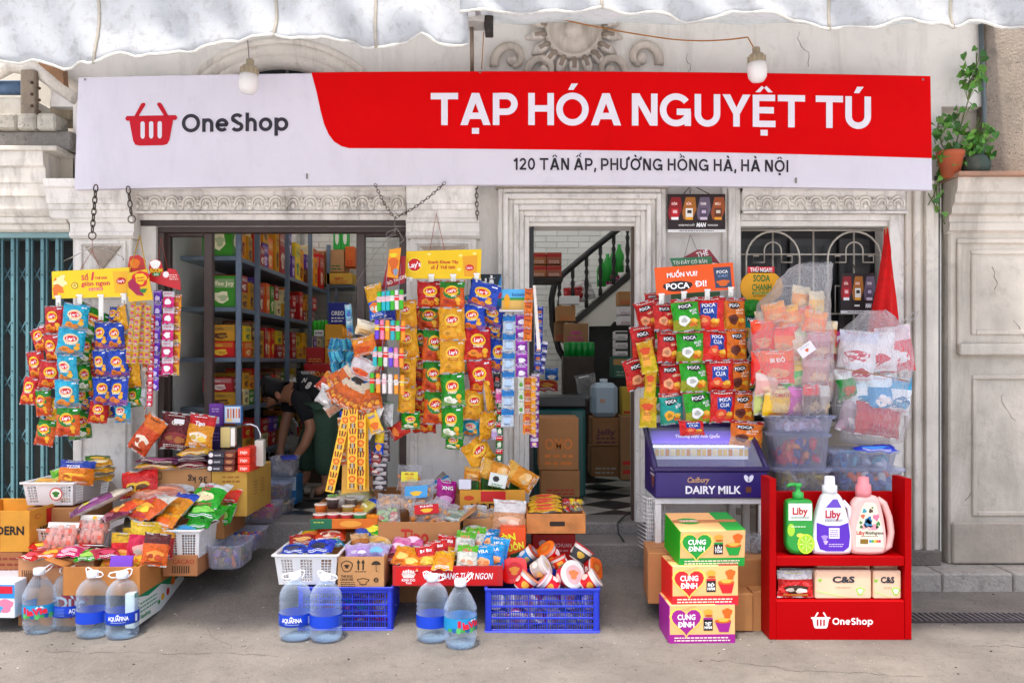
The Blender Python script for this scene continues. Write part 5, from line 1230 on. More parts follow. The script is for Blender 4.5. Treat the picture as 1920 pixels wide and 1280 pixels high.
single(mb,'hanger_rack','small orange comb-like hanger over the turquoise sachets','hanger',None,origin=P(652,620,-.16))
W_ = thing('wire_sweet_rack','tiered wire rack holding rows of sweets left of the middle rack','rack',P(735,560,-.55))
for i,(px0,px1,py,tl) in enumerate(((705,760,560,-5),(700,765,612,3),(696,762,662,4),(690,765,712,5))):
 y0,y1 = -.62,-.48; mb = MB(); a,b = P(px0,py,y0),P(px1,py + tl,y0); a2,b2 = Vector((a.x + .02,y1,a.z + .02)),Vector((b.x - .01,y1,b.z + .02))
 mb.tube([a,b,b2,a2],.003,'eceae6','plastic',6,closed=True); part(mb,'shelf_ring',W_)
 for k in range(2):
  mb = MB(); p0 = a.lerp(b,.3 + .45 * k); mb.tube([p0,p0 + Vector((.01,.05,.19))],.0016,'8a88a8','plastic',5); part(mb,'wire_upright',W_)
 for k in range(6):
  q = a.lerp(b,(k + .6) / 6.6); cl_ = R.choice(['e84a5a','f0a040','e8e0dc','4ab0b8','58b040','e890a8','6a4ac0'])
  m2 = MB(); m2.box(q.x - .0115,q.x + .0115,y0 + .01,y0 + .035,q.z - .07,q.z + .04,cl_,'foilflat',.004); m2.box(q.x - .012,q.x + .012,y0 + .009,y0 + .036,q.z - .02,q.z + .012,R.choice(['f4f0ea','f4c8d0','e83a3a','f5d040']),'foilflat',.002)
  single(m2,'sweet_stick',f'{("leftmost","second","third","fourth","fifth","rightmost")[k]} sweet roll on the {("top","second","third","bottom")[i]} tier of the wire rack','sweets','sweet rolls in the wire rack',origin=(q.x,y0,q.z))
# ---------------------------------------------------------------- goods on the ground
def AB(px0,px1,pyt,pyb,y): return PX(px0,y),PX(px1,y),PZ(pyb,y),PZ(pyt,y)
CB = 'c08b52'
def open_carton(lab,px0,px1,pyt,pyb,y,d,col=CB,name='cardboard_box',inner='a87843',printer=None,side=None,cat='box',t=.005,rz=0,flap=None,fill=None,grp=None,mat='card'):
 x0,x1,z0,z1 = AB(px0,px1,pyt,pyb,y); T_ = thing(name,lab,cat,((x0 + x1) / 2,y + d / 2,z0),(0,0,radians(rz)),grp)
 w = x1 - x0; h = z1 - z0; mb = MB(); openbox(mb,-w / 2,w / 2,-d / 2,d / 2,0,h,col,t,mat=mat)
 if printer: printer(mb,flat((0,-d / 2,h / 2)),w,h)
 if side: side(mb,flat((w / 2,0,h / 2),(0,1,0)),d,h)
 part(mb,'box_body',T_,world=False)
 if flap:
  for (fx,ang) in flap:
   m2 = MB(); L_ = .1
   if fx == 'r': m2.box(0,L_,-d / 2 + .004,d / 2 - .004,-.002,.002,shade(col,1.08),mat,.001,xform((w / 2,0,h),0,radians(ang),0))
   if fx == 'l': m2.box(-L_,0,-d / 2 + .004,d / 2 - .004,-.002,.002,shade(col,1.08),mat,.001,xform((-w / 2,0,h),0,radians(ang),0))
   if fx == 'b': m2.box(-w / 2,w / 2,0,L_,-.002,.002,shade(col,1.08),mat,.001,xform((0,d / 2,h),radians(ang),0,0))
   if fx == 'f': m2.box(-w / 2,w / 2,-L_,0,-.002,.002,shade(col,1.08),mat,.001,xform((0,-d / 2,h),radians(ang),0,0))
   part(m2,'flap',T_,world=False)
 if fill:
  m2 = MB(); m2.box(-w / 2 + t + .002,w / 2 - t - .002,-d / 2 + t + .002,d / 2 - t - .002,.006,h * fill,'a5703c',mat,.01); part(m2,'inner_tray',T_,world=False)
 return T_
def closed_carton(lab,px0,px1,pyt,pyb,y,d,col=CB,printer=None,side=None,top=None,rz=0,name='cardboard_box',cat='box',tape=True,mat='card',grp=None,b=.004):
 x0,x1,z0,z1 = AB(px0,px1,pyt,pyb,y); w = x1 - x0; h = z1 - z0; mb = MB(); mb.box(-w / 2,w / 2,-d / 2,d / 2,0,h,col,mat,b)
 if tape: mb.box(-w / 2 - .001,w / 2 + .001,-.02,.02,h - .002,h + .0008,shade(col,.8),'foilflat',0)
 if printer: printer(mb,flat((0,-d / 2,h / 2)),w,h)
 if side: side(mb,flat((w / 2,0,h / 2),(0,1,0)),d,h)
 if top: top(mb,flat((0,0,h),(1,0,0),(0,1,0)),w,d)
 return single(mb,name,lab,cat,grp,((x0 + x1) / 2,y + d / 2,z0),(0,0,radians(rz)))
def taper(mb,h,k,z0=0):
 mb.v = [(v[0] * (1 - k * (1 - (v[2] - z0) / h)),v[1] * (1 - k * (1 - (v[2] - z0) / h)),v[2]) for v in mb.v]
def basket_mesh(w,d,h,col='eceae8',k=.1,zones=((-.86,-.55),(-.2,.2),(.55,.86)),cell=.013,mat='frosted'):
 mb = MB(); t = .004
 def side(M,L_):
  zs = [(-1,zones[0][0])] + [(zones[i][1],zones[i + 1][0]) for i in range(len(zones) - 1)] + [(zones[-1][1],1)]
  for a,b in zs: mb.box(a * L_ / 2,b * L_ / 2,0,t,0,h,col,mat,.001,M)
  for a,b in zones:
   x0,x1 = a * L_ / 2,b * L_ / 2; mb.box(x0,x1,0,t,0,h * .12,col,mat,.001,M); mb.box(x0,x1,0,t,h * .84,h,col,mat,.001,M)
   n = max(2,int((x1 - x0) / cell)); m = max(2,int(h * .72 / cell))
   for i in range(1,n): xx = x0 + (x1 - x0) * i / n; mb.box(xx - .002,xx + .002,.0004,t - .0004,h * .12,h * .84,col,mat,0,M)
   for j in range(1,m): zz = h * (.12 + .72 * j / m); mb.box(x0,x1,.0008,t - .0008,zz - .002,zz + .002,col,mat,0,M)
 side(Matrix.Translation((0,-d / 2,0)),w); side(Matrix.Translation((0,d / 2,0)) @ Matrix.Rotation(pi,4,'Z'),w)
 side(Matrix.Translation((w / 2,0,0)) @ Matrix.Rotation(pi / 2,4,'Z'),d - .008); side(Matrix.Translation((-w / 2,0,0)) @ Matrix.Rotation(-pi / 2,4,'Z'),d - .008)
 mb.box(-w / 2 + t,w / 2 - t,-d / 2 + t,d / 2 - t,0,t,col,mat,0)
 r = .012
 for a in ((-w / 2 - r,w / 2 + r,-d / 2 - r,-d / 2 - .0002),(-w / 2 - r,w / 2 + r,d / 2 + .0002,d / 2 + r),(-w / 2 - r,-w / 2 - .0002,-d / 2,d / 2),(w / 2 + .0002,w / 2 + r,-d / 2,d / 2)): mb.box(a[0],a[1],a[2],a[3],h - .008,h + .004,shade(col,1.05),mat,.003)
 taper(mb,h,k); return mb
def basket_thing(lab,px0,px1,pyt,pyb,y,d,rz=0,**kw):
 x0,x1,z0,z1 = AB(px0,px1,pyt,pyb,y); t = thing('plastic_basket',lab,'basket',((x0 + x1) / 2,y + d / 2,z0),(0,0,radians(rz))); part(basket_mesh(x1 - x0,d,z1 - z0,**kw),'basket_body',t,world=False); return t
def crate(lab,px0,px1,pyt,pyb,y,d,rz=0,col='2038c8',cell=.0115):
 x0,x1,z0,z1 = AB(px0,px1,pyt,pyb,y); w = x1 - x0; h = z1 - z0; mb = MB(); t = .008; m = 'crateplastic'
 def side(M,L_):
  for a,b in ((-1,-.9),(.9,1)): mb.box(a * L_ / 2,b * L_ / 2,-.004,t,0,h,col,m,.003,M)
  mb.box(-L_ * .45,L_ * .45,0,t,0,h * .09,col,m,.002,M); mb.box(-L_ * .45,L_ * .45,0,t,h * .86,h,col,m,.002,M)
  for j in (.34,.60): mb.box(-L_ * .45,L_ * .45,0,t,h * j - .005,h * j + .005,col,m,.001,M)
  for j in (.215,.47,.73): mb.box(-L_ * .45,L_ * .45,.002,t - .001,h * j - .002,h * j + .002,col,m,0,M)
  n = int(L_ * .9 / cell)
  for i in range(1,n):
   xx = -L_ * .45 + L_ * .9 * i / n; f = .0035 if i % (n // 5 or 1) == 0 else .0016; mb.box(xx - f,xx + f,.001,t - .001,h * .09,h * .86,shade(col,.92),m,0,M)
  mb.box(-L_ / 2 - .004,L_ / 2 + .004,-.008,-.0005,h - .012,h + .002,col,m,.002,M); mb.box(-L_ / 2 - .004,L_ / 2 + .004,-.008,-.0005,-.0,.012,col,m,.002,M)
 side(Matrix.Translation((0,-d / 2,0)),w); side(Matrix.Translation((0,d / 2,0)) @ Matrix.Rotation(pi,4,'Z'),w)
 side(Matrix.Translation((w / 2,0,0)) @ Matrix.Rotation(pi / 2,4,'Z'),d - .02); side(Matrix.Translation((-w / 2,0,0)) @ Matrix.Rotation(-pi / 2,4,'Z'),d - .02)
 mb.box(-w / 2 + t,w / 2 - t,-d / 2 + t,d / 2 - t,0.001,.008,shade(col,.7),m,0)
 t_ = thing('plastic_crate',lab,'crate',((x0 + x1) / 2,y + d / 2,z0),(0,0,radians(rz)),'blue slatted plastic crates'); part(mb,'crate_body',t_,world=False); return t_
def P2(px,py,y,top=0): return P(px,py,y)
# ---- far left
closed_carton('white carton with a blue band at the far left edge',-60,31,1090,1158,-1.12,.42,'e4e8ec',rz=-2,mat='carton',tape=False,
 printer=lambda mb,sf,w,h: (pr_rect(mb,sf,-w / 2,w / 2,h * .05,h * .42,'2a8ad0',.001),pr_rect(mb,sf,w * .1,w / 2 - .01,h * .18,h * .38,'c81e3a',.002),pr_disc(mb,sf,w * .3,-h * .15,.04,.035,'e87a9a',.001,wob=.2),pr_disc(mb,sf,w * .15,-h * .25,.025,.02,'4a9ad8',.0015,wob=.3)),
 top=lambda mb,sf,w,d: (pr_lines(mb,sf,w * .05,w * .35,.02,2,.01,.02,'7ab8a0',.001)))
closed_carton('brown carton with faded red print under the tall yellow open box',-70,40,1034,1090,-.88,.4,'a8693c',rz=1,tape=False,printer=lambda mb,sf,w,h: pr_lines(mb,sf,0,w / 2,h * .3,3,.012,.03,'8a3a2a'))
def modern(mb,sf,w,h,k=1.0):
 pr_rect(mb,sf,-w * .22 * k + w * .1,w * .1,-h * .46,h * .46,'c81e1e',.001)
 pr_text(mb,sf,'MODERN',w * .12,h * .02,h=h * .2,w=w * .62,col='1c1414',off=.0025,bold=.03); pr_lines(mb,sf,w * .0 - w * .1,w * .08,h * .38,2,h * .05,h * .08,'f0c070',.002); pr_text(mb,sf,'THÁI VỊT',w * -.02,-h * .22,h=h * .1,w=w * .2,col='f0d8a8',off=.0025)
def modern_side(mb,sf,w,h):
 pr_rect(mb,sf,-w * .1,w * .25,h * .05,h * .42,'c81e1e',.001); pr_text(mb,sf,'MODERN',.02,-h * .1,h=h * .24,w=w * .62,col='1c1414',off=.0025,bold=.03); pr_disc(mb,sf,-w * .3,h * .3,.03,.014,'c8401c',.001); pr_disc(mb,sf,-w * .3,h * .3,.025,.010,'d8963a',.0015)
open_carton('tall open yellow carton printed MODERN at the far left',-82,55,957,1034,-.88,.42,'d8962e',inner='b8782c',printer=modern,side=modern_side,rz=0)
# ---- white basket behind the yellow carton and its bread packets
closed_carton('brown carton standing under the rear white basket at the left',50,150,952,1064,-.66,.4,'b07a48',tape=False)
basket_thing('white perforated basket of bread packets in front of the teal gate',42,137,905,948,-.66,.48,zones=((-.85,-.5),(.5,.9)))
pk('orange and blue bread packet lying on top of the white basket by the gate',144,886,-.60,.2,.14,.12,'f0961c','1c4aa8','f5c03a','TEZZA','ffffff',-12,-3,4,blob2='d8641c',bz=.3)
pk('green packet beside the orange and blue bread packet',112,893,-.55,.09,.1,.05,'6ab03a','8ac84a','e8d040',None,'ffffff',-10,20,0)
for i,(px,py,lab) in enumerate(((186,895,'lowest'),(188,881,'middle'),(184,868,'uppermost'))):
 pk(f'{lab} of the three sliced toast packets stacked beside the orange bread packet',px,py,-.45,.16,.12,.04,'e8b45a','f0c878','f4dca8',None,'b8641c',-80,0,12 + i * 8,v=i,grp='toast packets on the left basket')
pk('green-topped packet lying highest on the toast packets',184,860,-.40,.14,.1,.03,'4a7a2a','5a8a34','e8b040',None,'f0e8d0',-75,0,30)
pk('flat yellow and white packet lying at the front of the rear white basket',88,902,-.60,.13,.08,.03,'f0d890','f4ead0','e8a03a',None,'d8741c',-80,0,0)
mb = MB(); sf = flat(P(106,922,-.665)); pr_disc(mb,sf,0,-.01,.036,.036,'c8241c',.006); pr_disc(mb,sf,0,-.01,.03,.03,'f4ead8',.007); pr_disc(mb,sf,0,-.01,.018,.016,'3a7a2a',.008,wob=.3); mb.box(0,0.001,0,.001,0,.001,'ffffff','print',0,Matrix.Translation(P(106,922,-.668)))
single(mb,'sticker','round red ringed sticker on the rear white basket','sticker',None,origin=P(106,922,-.67))
# ---- front left cartons
def duaprint(mb,sf,w,h):
 pr_rect(mb,sf,-w * .42,-w * .2,h * .12,h * .3,'8a5a34',.001,rot=0); [pr_rect(mb,sf,-w * .45 + i * .011,-w * .45 + i * .011 + .005,h * .1,h * .34,'5a3a20',.0012) for i in range(9)]
 pr_poly(mb,sf,[(-w * .02,-h * .1),(w * .18,h * .12),(w * .44,-h * .05),(w * .2,-h * .32)],'c81e2a',.0015); pr_text(mb,sf,'Dừa',w * .2,-h * .1,h=h * .16,col='ffffff',off=.003,rot=.0,bold=.03); pr_disc(mb,sf,w * .3,h * .22,.04,.022,'c82a2a',.0015)
 pr_lines(mb,sf,-w * .1,w * .35,h * .4,1,h * .03,.02,'b8503a',.001); pr_rect(mb,sf,-w * .46,-w * .34,-h * .3,-h * .08,'b0402a',.001); pr_rect(mb,sf,-w * .45,-w * .35,-h * .28,-h * .1,'b88250',.0015)
open_carton('pinkish carton with a red diamond print behind the water bottles at the left',34,176,1046,1185,-1.02,.46,'c48a5e',printer=duaprint,fill=.72,flap=[('r',8)])
cs = [('c8202a','e84a5a','red'),('e8701c','f0b03a','orange'),('e04a7a','f0a8b8','pink'),('58b030','a8d860','lime'),('b81e4a','d84a6a','crimson'),('d8262a','f0d040','scarlet'),('f0ead8','e8a8b0','cream'),('e8404a','f0f0f0','bright red'),('a81e28','c83a3a','dark red')]
for i,(b_,b2,nm) in enumerate(cs):
 pk(f'{nm} sweet packet lying flat in the pinkish carton behind the water bottles',70 + (i % 5) * 32 + 4 * (i // 5),1040 - (i // 5) * 12 - (i % 3) * 3,-.98 + .15 * (i // 5),.13,.15,.035,b_,b2,b2,None,'ffffff',-82,0,-30 + 17 * i,v=i % 4,grp='sweet packets in the pinkish carton')
basket_thing('small white perforated basket holding the clear roll packets',66,205,992,1028,-.80,.38,zones=((-.88,-.6),(-.1,.2),(.6,.88)))
def rolls(px0,px1,pyt,pyb,y,lab,sun):
 x0,x1,z0,z1 = AB(px0,px1,pyt,pyb,y); w,h = x1 - x0,z1 - z0; t = thing('pastry_packet',lab,'pastry packet',((x0 + x1) / 2,y,z0),(radians(-18),0,radians(-6)),'clear packets of small wrapped rolls')
 mb = MB(); rr = random.Random(px0)
 for i in range(4):
  for j in range(2): mb.lathe([(0,0),(.016,.003),(.02,.03),(.018,.07),(0,.075)],jit('e8a898',.12,rr),'foilflat',8,xform((-w * .36 + w * .24 * i,(j - .5) * .025,.006 + .066 * j * .9),rr.uniform(-.2,.2),rr.uniform(-.25,.25),0)); pr_rect(mb,flat((-w * .36 + w * .24 * i,-.036,.04 + .06 * j)),-.01,.01,-.012,.01,'d8604a',.001)
 part(mb,'rolls',t,world=False)
 mb = MB(); mb.box(-w / 2 - .008,w / 2 + .008,-.045,.03,-.006,-.001,'e8e6e2','carton',.001); mb.box(-w / 2,w / 2,-.006,.0,h - .022,h + .008,'f0ece4','foilflat',.002)
 if sun: pr_disc(mb,flat((0,-.007,h - .01)),0,0,.013,.012,'f0b41c',.002,wob=.1)
 part(mb,'card_tray',t,world=False)
 mb = MB(); pillow(mb,w,h,.1,'f4f0ee',mat='film',seal=.05,M=Matrix.Translation((0,0,h / 2))); part(mb,'wrapper',t,world=False)
rolls(80,142,982,1032,-.88,'clear packet of small wrapped rolls nearer the far left edge',0); rolls(141,200,968,1022,-.84,'clear packet of small wrapped rolls with a yellow sun, on the right',1)
closed_carton('white and green fruit carton lying on the ground behind the bottles',234,252,1112,1178,-1.16,.66,'eceee8',rz=0,mat='carton',tape=False,
 side=lambda mb,sf,w,h: (pr_poly(mb,sf,[(-w * .5,h * .5),(w * .5,h * .5),(w * .5,h * .25),(w * .2,h * .1),(0,h * .3),(-w * .25,h * .2),(-w * .5,h * .38)][::-1],'1f8a5a',.001),pr_disc(mb,sf,.02,-.02,.022,.018,'f0b41c',.0015),pr_disc(mb,sf,.09,-.01,.02,.02,'d8281c',.0015),pr_disc(mb,sf,.16,.03,.03,.022,'f0701c',.002),pr_disc(mb,sf,-.03,-.035,.016,.012,'2a8a4a',.0015),pr_lines(mb,sf,-w * .4,-.05,.02,3,.008,.02,'4a9a78',.0015),pr_text(mb,sf,'Nestfruta',-.2,-.05,h=.022,w=.12,col='2a8a5a',off=.002)))
open_carton('wide orange-brown tray box full of upright sweet packets',118,262,1062,1116,-1.12,.55,'bd7a3a',printer=lambda mb,sf,w,h: pr_lines(mb,sf,w * .25,w * .4,h * .25,4,.008,.016,'c8602a'),fill=.4,flap=[('l',20)])
bx = [('red and pink noodle-snack packet standing highest in the tray box',272,1018,-.92,.17,.23,.05,'d8305a','e8c83a','f0a8a0','f0d8d8',12,'e8d8c8'),('yellow and black packet leaning at the back of the tray box',256,1002,-.8,.15,.2,.04,'f0c81c','2a2a1c','e84a2a','ffffff',4,'d83a2a'),
 ('yellow-topped red packet standing at the left in the tray box',232,1028,-.9,.15,.17,.04,'d82a2a','e8c030','f0a04a','2a4a1c',-3,'f0d060'),('orange framed brown packet at the front right of the tray box',292,1030,-1.0,.13,.17,.035,'e8781c','5a1c1c','f0a040','5a1c1c',14,'c84a1c'),
 ('narrow dark red packet behind the orange framed one',312,1018,-.9,.08,.16,.04,'a81e1e','d8a01c','e84a2a','ffffff',10,None),('scarlet rounded packet at the right end of the tray box',322,1012,-.82,.09,.13,.05,'c81e2a','e0404a','f0d0c0','ffffff',0,None),('green-edged packet behind the yellow and black one',286,985,-.7,.14,.13,.04,'2a8a6a','c8302a','e8e0d0','ffffff',-10,None)]
for lab,px,py,y,w,h,t,b_,b2,bl,tc,ry,bb in bx: pk(lab,px,py,y,w,h,t,b_,b2,bl,None,tc,-14,-ry * .6,ry * 1.5,blob2=bb,grp='packets standing in the tray box')
mb = MB(); mb.box(-.055,.055,-.004,.004,-.03,.03,'7a4ab8','carton',.002); single(mb,'price_card','small plain purple card in the tray box','card',None,P(228,1052,-1.05),(radians(-25),0,.1))
for i in range(4): pk(f'{("leftmost","second","third","rightmost")[i]} small yellow sweet bag at the front of the tray box',205 + i * 22,1054 - (i % 2) * 5,-1.0 + .03 * (i % 2),.08,.1,.04,'f0c41c','e8b010','e87a1c',None,'c8401c',-65,0,i * 20,v=i,grp='small yellow bags in the tray box')
# ---- long white basket right of the tray box, and the heap of family packs
closed_carton('small brown carton with red print under the long white basket',304,370,1040,1080,-.86,.4,'b8794a',rz=0,tape=False,printer=lambda mb,sf,w,h: (pr_text(mb,sf,'CACAO',.02,h * .2,h=h * .2,col='b03a2a',off=.002),[pr_rect(mb,sf,-.04 + i * .012,-.033 + i * .012,-h * .35,h * .0,'4a3420',.001) for i in range(8)]),side=lambda mb,sf,w,h: pr_disc(mb,sf,0,0,.04,.03,'c8603a',.001))
basket_thing('long white perforated basket heaped with puffed rice packs',262,374,994,1048,-.88,.62,zones=((-.86,-.5),(-.1,.2),(.4,.86)))
hp = [('white and orange rice cracker pack lying left of the blue one',284,950,-.78,.24,.2,.07,'e8741c','f0ece0','f5b03a','One|One','d0285a',-58,0,-38,'e8d83a'),
 ('blue and orange cracker pack in the middle of the heap',332,948,-.72,.2,.22,.07,'e8a02a','1c58c0','f0b84a',None,'f0a02a',-58,0,-30,'e88a1c'),
 ('upper white and green rice cracker pack',391,930,-.66,.22,.19,.07,'4ab02a','f0f0ea','f0e8b0','One|One','d0285a',-52,0,-18,'e8d0a0'),
 ('lower green pack underneath the upper white and green one',388,958,-.72,.22,.15,.07,'3aa02a','58c038','8ad85a',None,'ffffff',-62,0,-15,None),
 ('long purple and cream pack sticking out at the left of the heap',190,940,-.72,.13,.34,.05,'8a4a7a','e8dcc8','b88ab0',None,'5a2a4a',-68,0,-62,'d8d03a'),
 ('orange pack left of the white and orange cracker pack',238,952,-.74,.15,.2,.06,'e8641c','f0903a','f5c06a',None,'8a2a1c',-65,0,-50,'f0a84a'),
 ('dark maroon pack edge below the orange pack',214,966,-.80,.16,.14,.04,'6a1c3a','8a3a5a','a85a6a',None,'e8c8d0',-75,0,-50,None),
 ('red pack with a round gold mark rising behind the heap',262,905,-.55,.22,.17,.06,'c8201c','d8341c','d8a82a',None,'f0c030',-28,15,-10,'5a3a1c'),
 ('clear pinkish pack lying behind the white and orange one',300,922,-.55,.3,.16,.05,'e8b8a8','f0dcd4','e89878',None,'d86a4a',-75,0,15,'d87a5a'),
 ('silver packet with a carrying slot at the back of the heap',332,908,-.48,.22,.14,.03,'dcdcdc','e8e8e8',None,None,'a8a8a8',-60,0,8,None),
 ('small orange packet under the blue and orange one',312,976,-.84,.14,.1,.05,'f0961c','f0b84a','e8641c',None,'ffffff',-55,0,-20,None),
 ('crinkled orange and yellow packet behind the green packs',408,908,-.45,.14,.12,.04,'e8501c','f0a03a','f0c88a',None,'ffffff',-50,0,0,None),
 ('orange and white sachet at the right of the heap',438,925,-.5,.1,.12,.03,'e8501c','f0dcd0','d8341c',None,'ffffff',-40,0,-20,None),
 ('blue-white small sachet lying in the long white basket',350,990,-.84,.11,.1,.02,'7ac0e0','e8f0f4','3a9ad0',None,'2a6aa8',-80,0,10,None),
 ('slim red packet lying across the back of the heap',352,898,-.42,.18,.1,.04,'c8281c','e0602a','f0b060',None,'ffffff',-70,0,10,None),
 ('bright green pack hanging over the right rim of the basket',428,962,-.55,.09,.16,.05,'4ab42a','6ad040','a8e870',None,'ffffff',-40,20,-40,None),
 ('shiny green packet at the corner of the long white basket',372,982,-.8,.14,.1,.05,'3a9a3a','5ab44a',None,None,'ffffff',-70,0,0,None)]
for i,(lab,px,py,y,w,h,t,b_,b2,bl,tx_,tc,rx,ry,rz,bb) in enumerate(hp): pk(lab,px,py,y,w,h,t,b_,b2,bl,tx_,tc,rx,ry,rz,v=i,blob2=bb,grp='heap of family packs on the left display')
open_carton('narrow brown carton behind the right end of the long white basket',376,420,948,1010,-.6,.38,'a8713c')
# ---- cartons at the doorway, left
closed_carton('brown carton marked 36 kg under the dark biscuit bags',268,396,878,930,-.5,.34,'b58350',tape=False,printer=lambda mb,sf,w,h: (pr_text(mb,sf,'36 kg',w * .3,h * .1,h=.035,col='3a2a1c',off=.002,rot=pi),pr_rect(mb,sf,-w * .47,-w * .22,h * .12,h * .36,'5a3f24',.001),pr_rect(mb,sf,-w * .46,-w * .23,h * .15,h * .33,'b58350',.0015)))
closed_carton('tall yellow carton under the dark and orange biscuit boxes',397,463,882,968,-.5,.5,'d0a042',rz=0,tape=False,printer=lambda mb,sf,w,h: (pr_lines(mb,sf,-w * .2,w * .3,h * .38,2,.01,.025,'a86a2a'),pr_disc(mb,sf,w * .0,-h * .0,.03,.02,'c8641c',.001)),side=lambda mb,sf,w,h: (pr_lines(mb,sf,-.12,-.05,h * .2,5,.006,.018,'7a5a24'),pr_lines(mb,sf,.02,.1,h * .2,5,.006,.018,'9a5a24')))
closed_carton('brown carton supporting the yellow one beside the step',300,396,932,1010,-.5,.34,'9a6a3c',tape=False)
bs = [('lowest yellow edged bag under the dark biscuit bags',300,874,-.48,.26,.15,.035,'e0a82a','e8b83a','5a1c2a',-86,5),('purple brown bag second from the bottom at the left',302,863,-.46,.26,.14,.035,'5a1c3a','6a2a4a','a85a7a',-86,-3),
 ('dark red bag at the right of the bag stack',362,872,-.46,.23,.14,.04,'7a1424','8a2434','a84a5a',-86,0),('dark bag lying second at the right of the bag stack',364,860,-.45,.22,.13,.03,'4a1c4a','5a2a5a','8a5a8a',-86,4),
 ('cream oval bag lying under the TIPO packet',368,848,-.46,.2,.1,.045,'e8b86a','f0cc8a','b8742a',-84,-4)]
for i,(lab,px,py,y,w,h,t,b_,b2,bl,rx,rz) in enumerate(bs): pk(lab,px,py,y,w,h,t,b_,b2,bl,None,'f0e0c8',rx,0,rz,v=i,grp='biscuit bags stacked by the sliding door')
pk('red and yellow packet printed Tipo standing on the biscuit bags',377,808,-.42,.165,.2,.06,'f0a81c','c81e1c','f4e4c8','Tipo','ffffff',-8,-8,-5,blob2='f0c84a',bz=.35)
pk('dark maroon coffee packet standing left of the Tipo packet',332,808,-.38,.19,.22,.06,'6a101c','7a1824','8a2a2a','CFE','e8dcd0',-8,-6,8,blob2='a8642a',bz=2)
mb = MB(); mb.box(-.03,.03,-.002,.002,-.014,.014,'e8e4e0','carton',.001); single(mb,'packet_label','small white tag on the dark maroon coffee packet','tag',None,P(336,790,-.43),(radians(-8),.1,0))
pk('orange and cream packet tipped over beside the pilaster',276,815,-.44,.13,.24,.05,'d8601c','e8842a','f0e0c8',None,'3a1c14',-4,-34,0,blob2='c8501c')
def smallbox(lab,px,py,y,w,h,d,col,printer=None,rz=0,grp=None,cat='box',name='biscuit_box',mat='carton',rx=0,ry=0,side=None):
 mb = MB(); mb.box(-w / 2,w / 2,-d / 2,d / 2,0,h,col,mat,.0025)
 if printer: printer(mb,flat((0,-d / 2,h / 2)),w,h)
 if side: side(mb,flat((w / 2,0,h / 2),(0,1,0)),d,h)
 return single(mb,name,lab,cat,grp,P(px,py,y),(radians(rx),radians(ry),radians(rz)))
for i in range(3):
 od = ('lowest','middle','top')[i]; yy = 881 - i * 12.5
 smallbox(f'{od} dark biscuit bar box with a white disc, stacked on the yellow carton',412,yy,-.46,.09,.036,.14,'2a2430',lambda mb,sf,w,h: (pr_disc(mb,sf,-w * .33,0,.013,.013,'e8dcd8',.001),pr_text(mb,sf,'mcvit',w * .1,0,h=.011,col='e8e0e0',off=.0015)),3 * i - 3,'dark boxes on the yellow carton')
 smallbox(f'{od} brown cake box between the dark and orange boxes',437,yy,-.44,.065,.036,.16,'6a2f24',lambda mb,sf,w,h: pr_disc(mb,sf,0,0,.02,.01,'b8744a',.001,wob=.2),2 * i,'brown boxes on the yellow carton')
for i in range(3):
 od = ('lowest','middle','top')[i]; yy = 883 - i * 15
 smallbox(f'{od} orange wafer box in the nearer orange stack',461,yy,-.5,.068,.043,.08,'e0501c',lambda mb,sf,w,h: pr_text(mb,sf,'Hajo',0,0,h=.018,w=.04,col='ffe8d8',off=.0015,rot=.1),0,'orange boxes on the yellow carton')
 smallbox(f'{od} orange wafer box in the stack behind',472,yy - 4,-.34,.06,.043,.12,'d0481c',lambda mb,sf,w,h: pr_disc(mb,sf,0,0,.015,.01,'f0b08a',.001),0,'orange boxes on the yellow carton')
smallbox('white paper packet standing behind the orange boxes',488,872,-.3,.05,.15,.1,'e4dcd0',None,8,None,'box')
T_ = thing('bread_bin','small chrome bin with a pale wooden front and curved handle','bin',P(438,838,-.3)); o = P(438,838,-.3)
mb = MB(); mb.box(o.x - .055,o.x + .035,-.36,-.24,o.z,o.z + .125,'b8b4b0','chrome',.008); part(mb,'bin_body',T_)
mb = MB(); mb.box(o.x - .056,o.x - .0,-.367,-.3605,o.z + .004,o.z + .122,'e4cf9a','carton',.002); part(mb,'wooden_front',T_)
mb = MB(); mb.tube([P(452,796,-.3),P(470,795,-.3),P(482,800,-.3),P(488,812,-.3),P(489,836,-.3)],.006,'c8c8cc','chrome',8); part(mb,'handle',T_)
smallbox('pale box with orange sticks picture standing on the chrome bin',438,793,-.3,.1,.105,.05,'5a7aa8',lambda mb,sf,w,h: (pr_rect(mb,sf,-w * .44,w * .44,-h * .44,h * .44,'c8d0d8',.001),[pr_rect(mb,sf,-.03 + i * .016,-.022 + i * .016,-h * .2,h * .32,'e88a3a' if i % 2 else 'a83a2a',.002) for i in range(5)],pr_disc(mb,sf,-.02,-h * .32,.02,.012,'e8c888',.003)),5)
smallbox('purple payment stand with a white square beside the Tipo packet',406,800,-.25,.085,.14,.02,'6a3a8a',lambda mb,sf,w,h: (pr_rect(mb,sf,-.02,.02,-.05,-.01,'d8d0d8',.001),pr_lines(mb,sf,-.025,.025,.04,2,.006,.014,'c8a8d8')),0,None,'payment stand','payment_stand')
smallbox('dark violet box below the purple payment stand',408,842,-.3,.06,.14,.06,'2a1c4a',lambda mb,sf,w,h: pr_lines(mb,sf,-.02,.02,.03,3,.006,.02,'8a6ab8'),0)
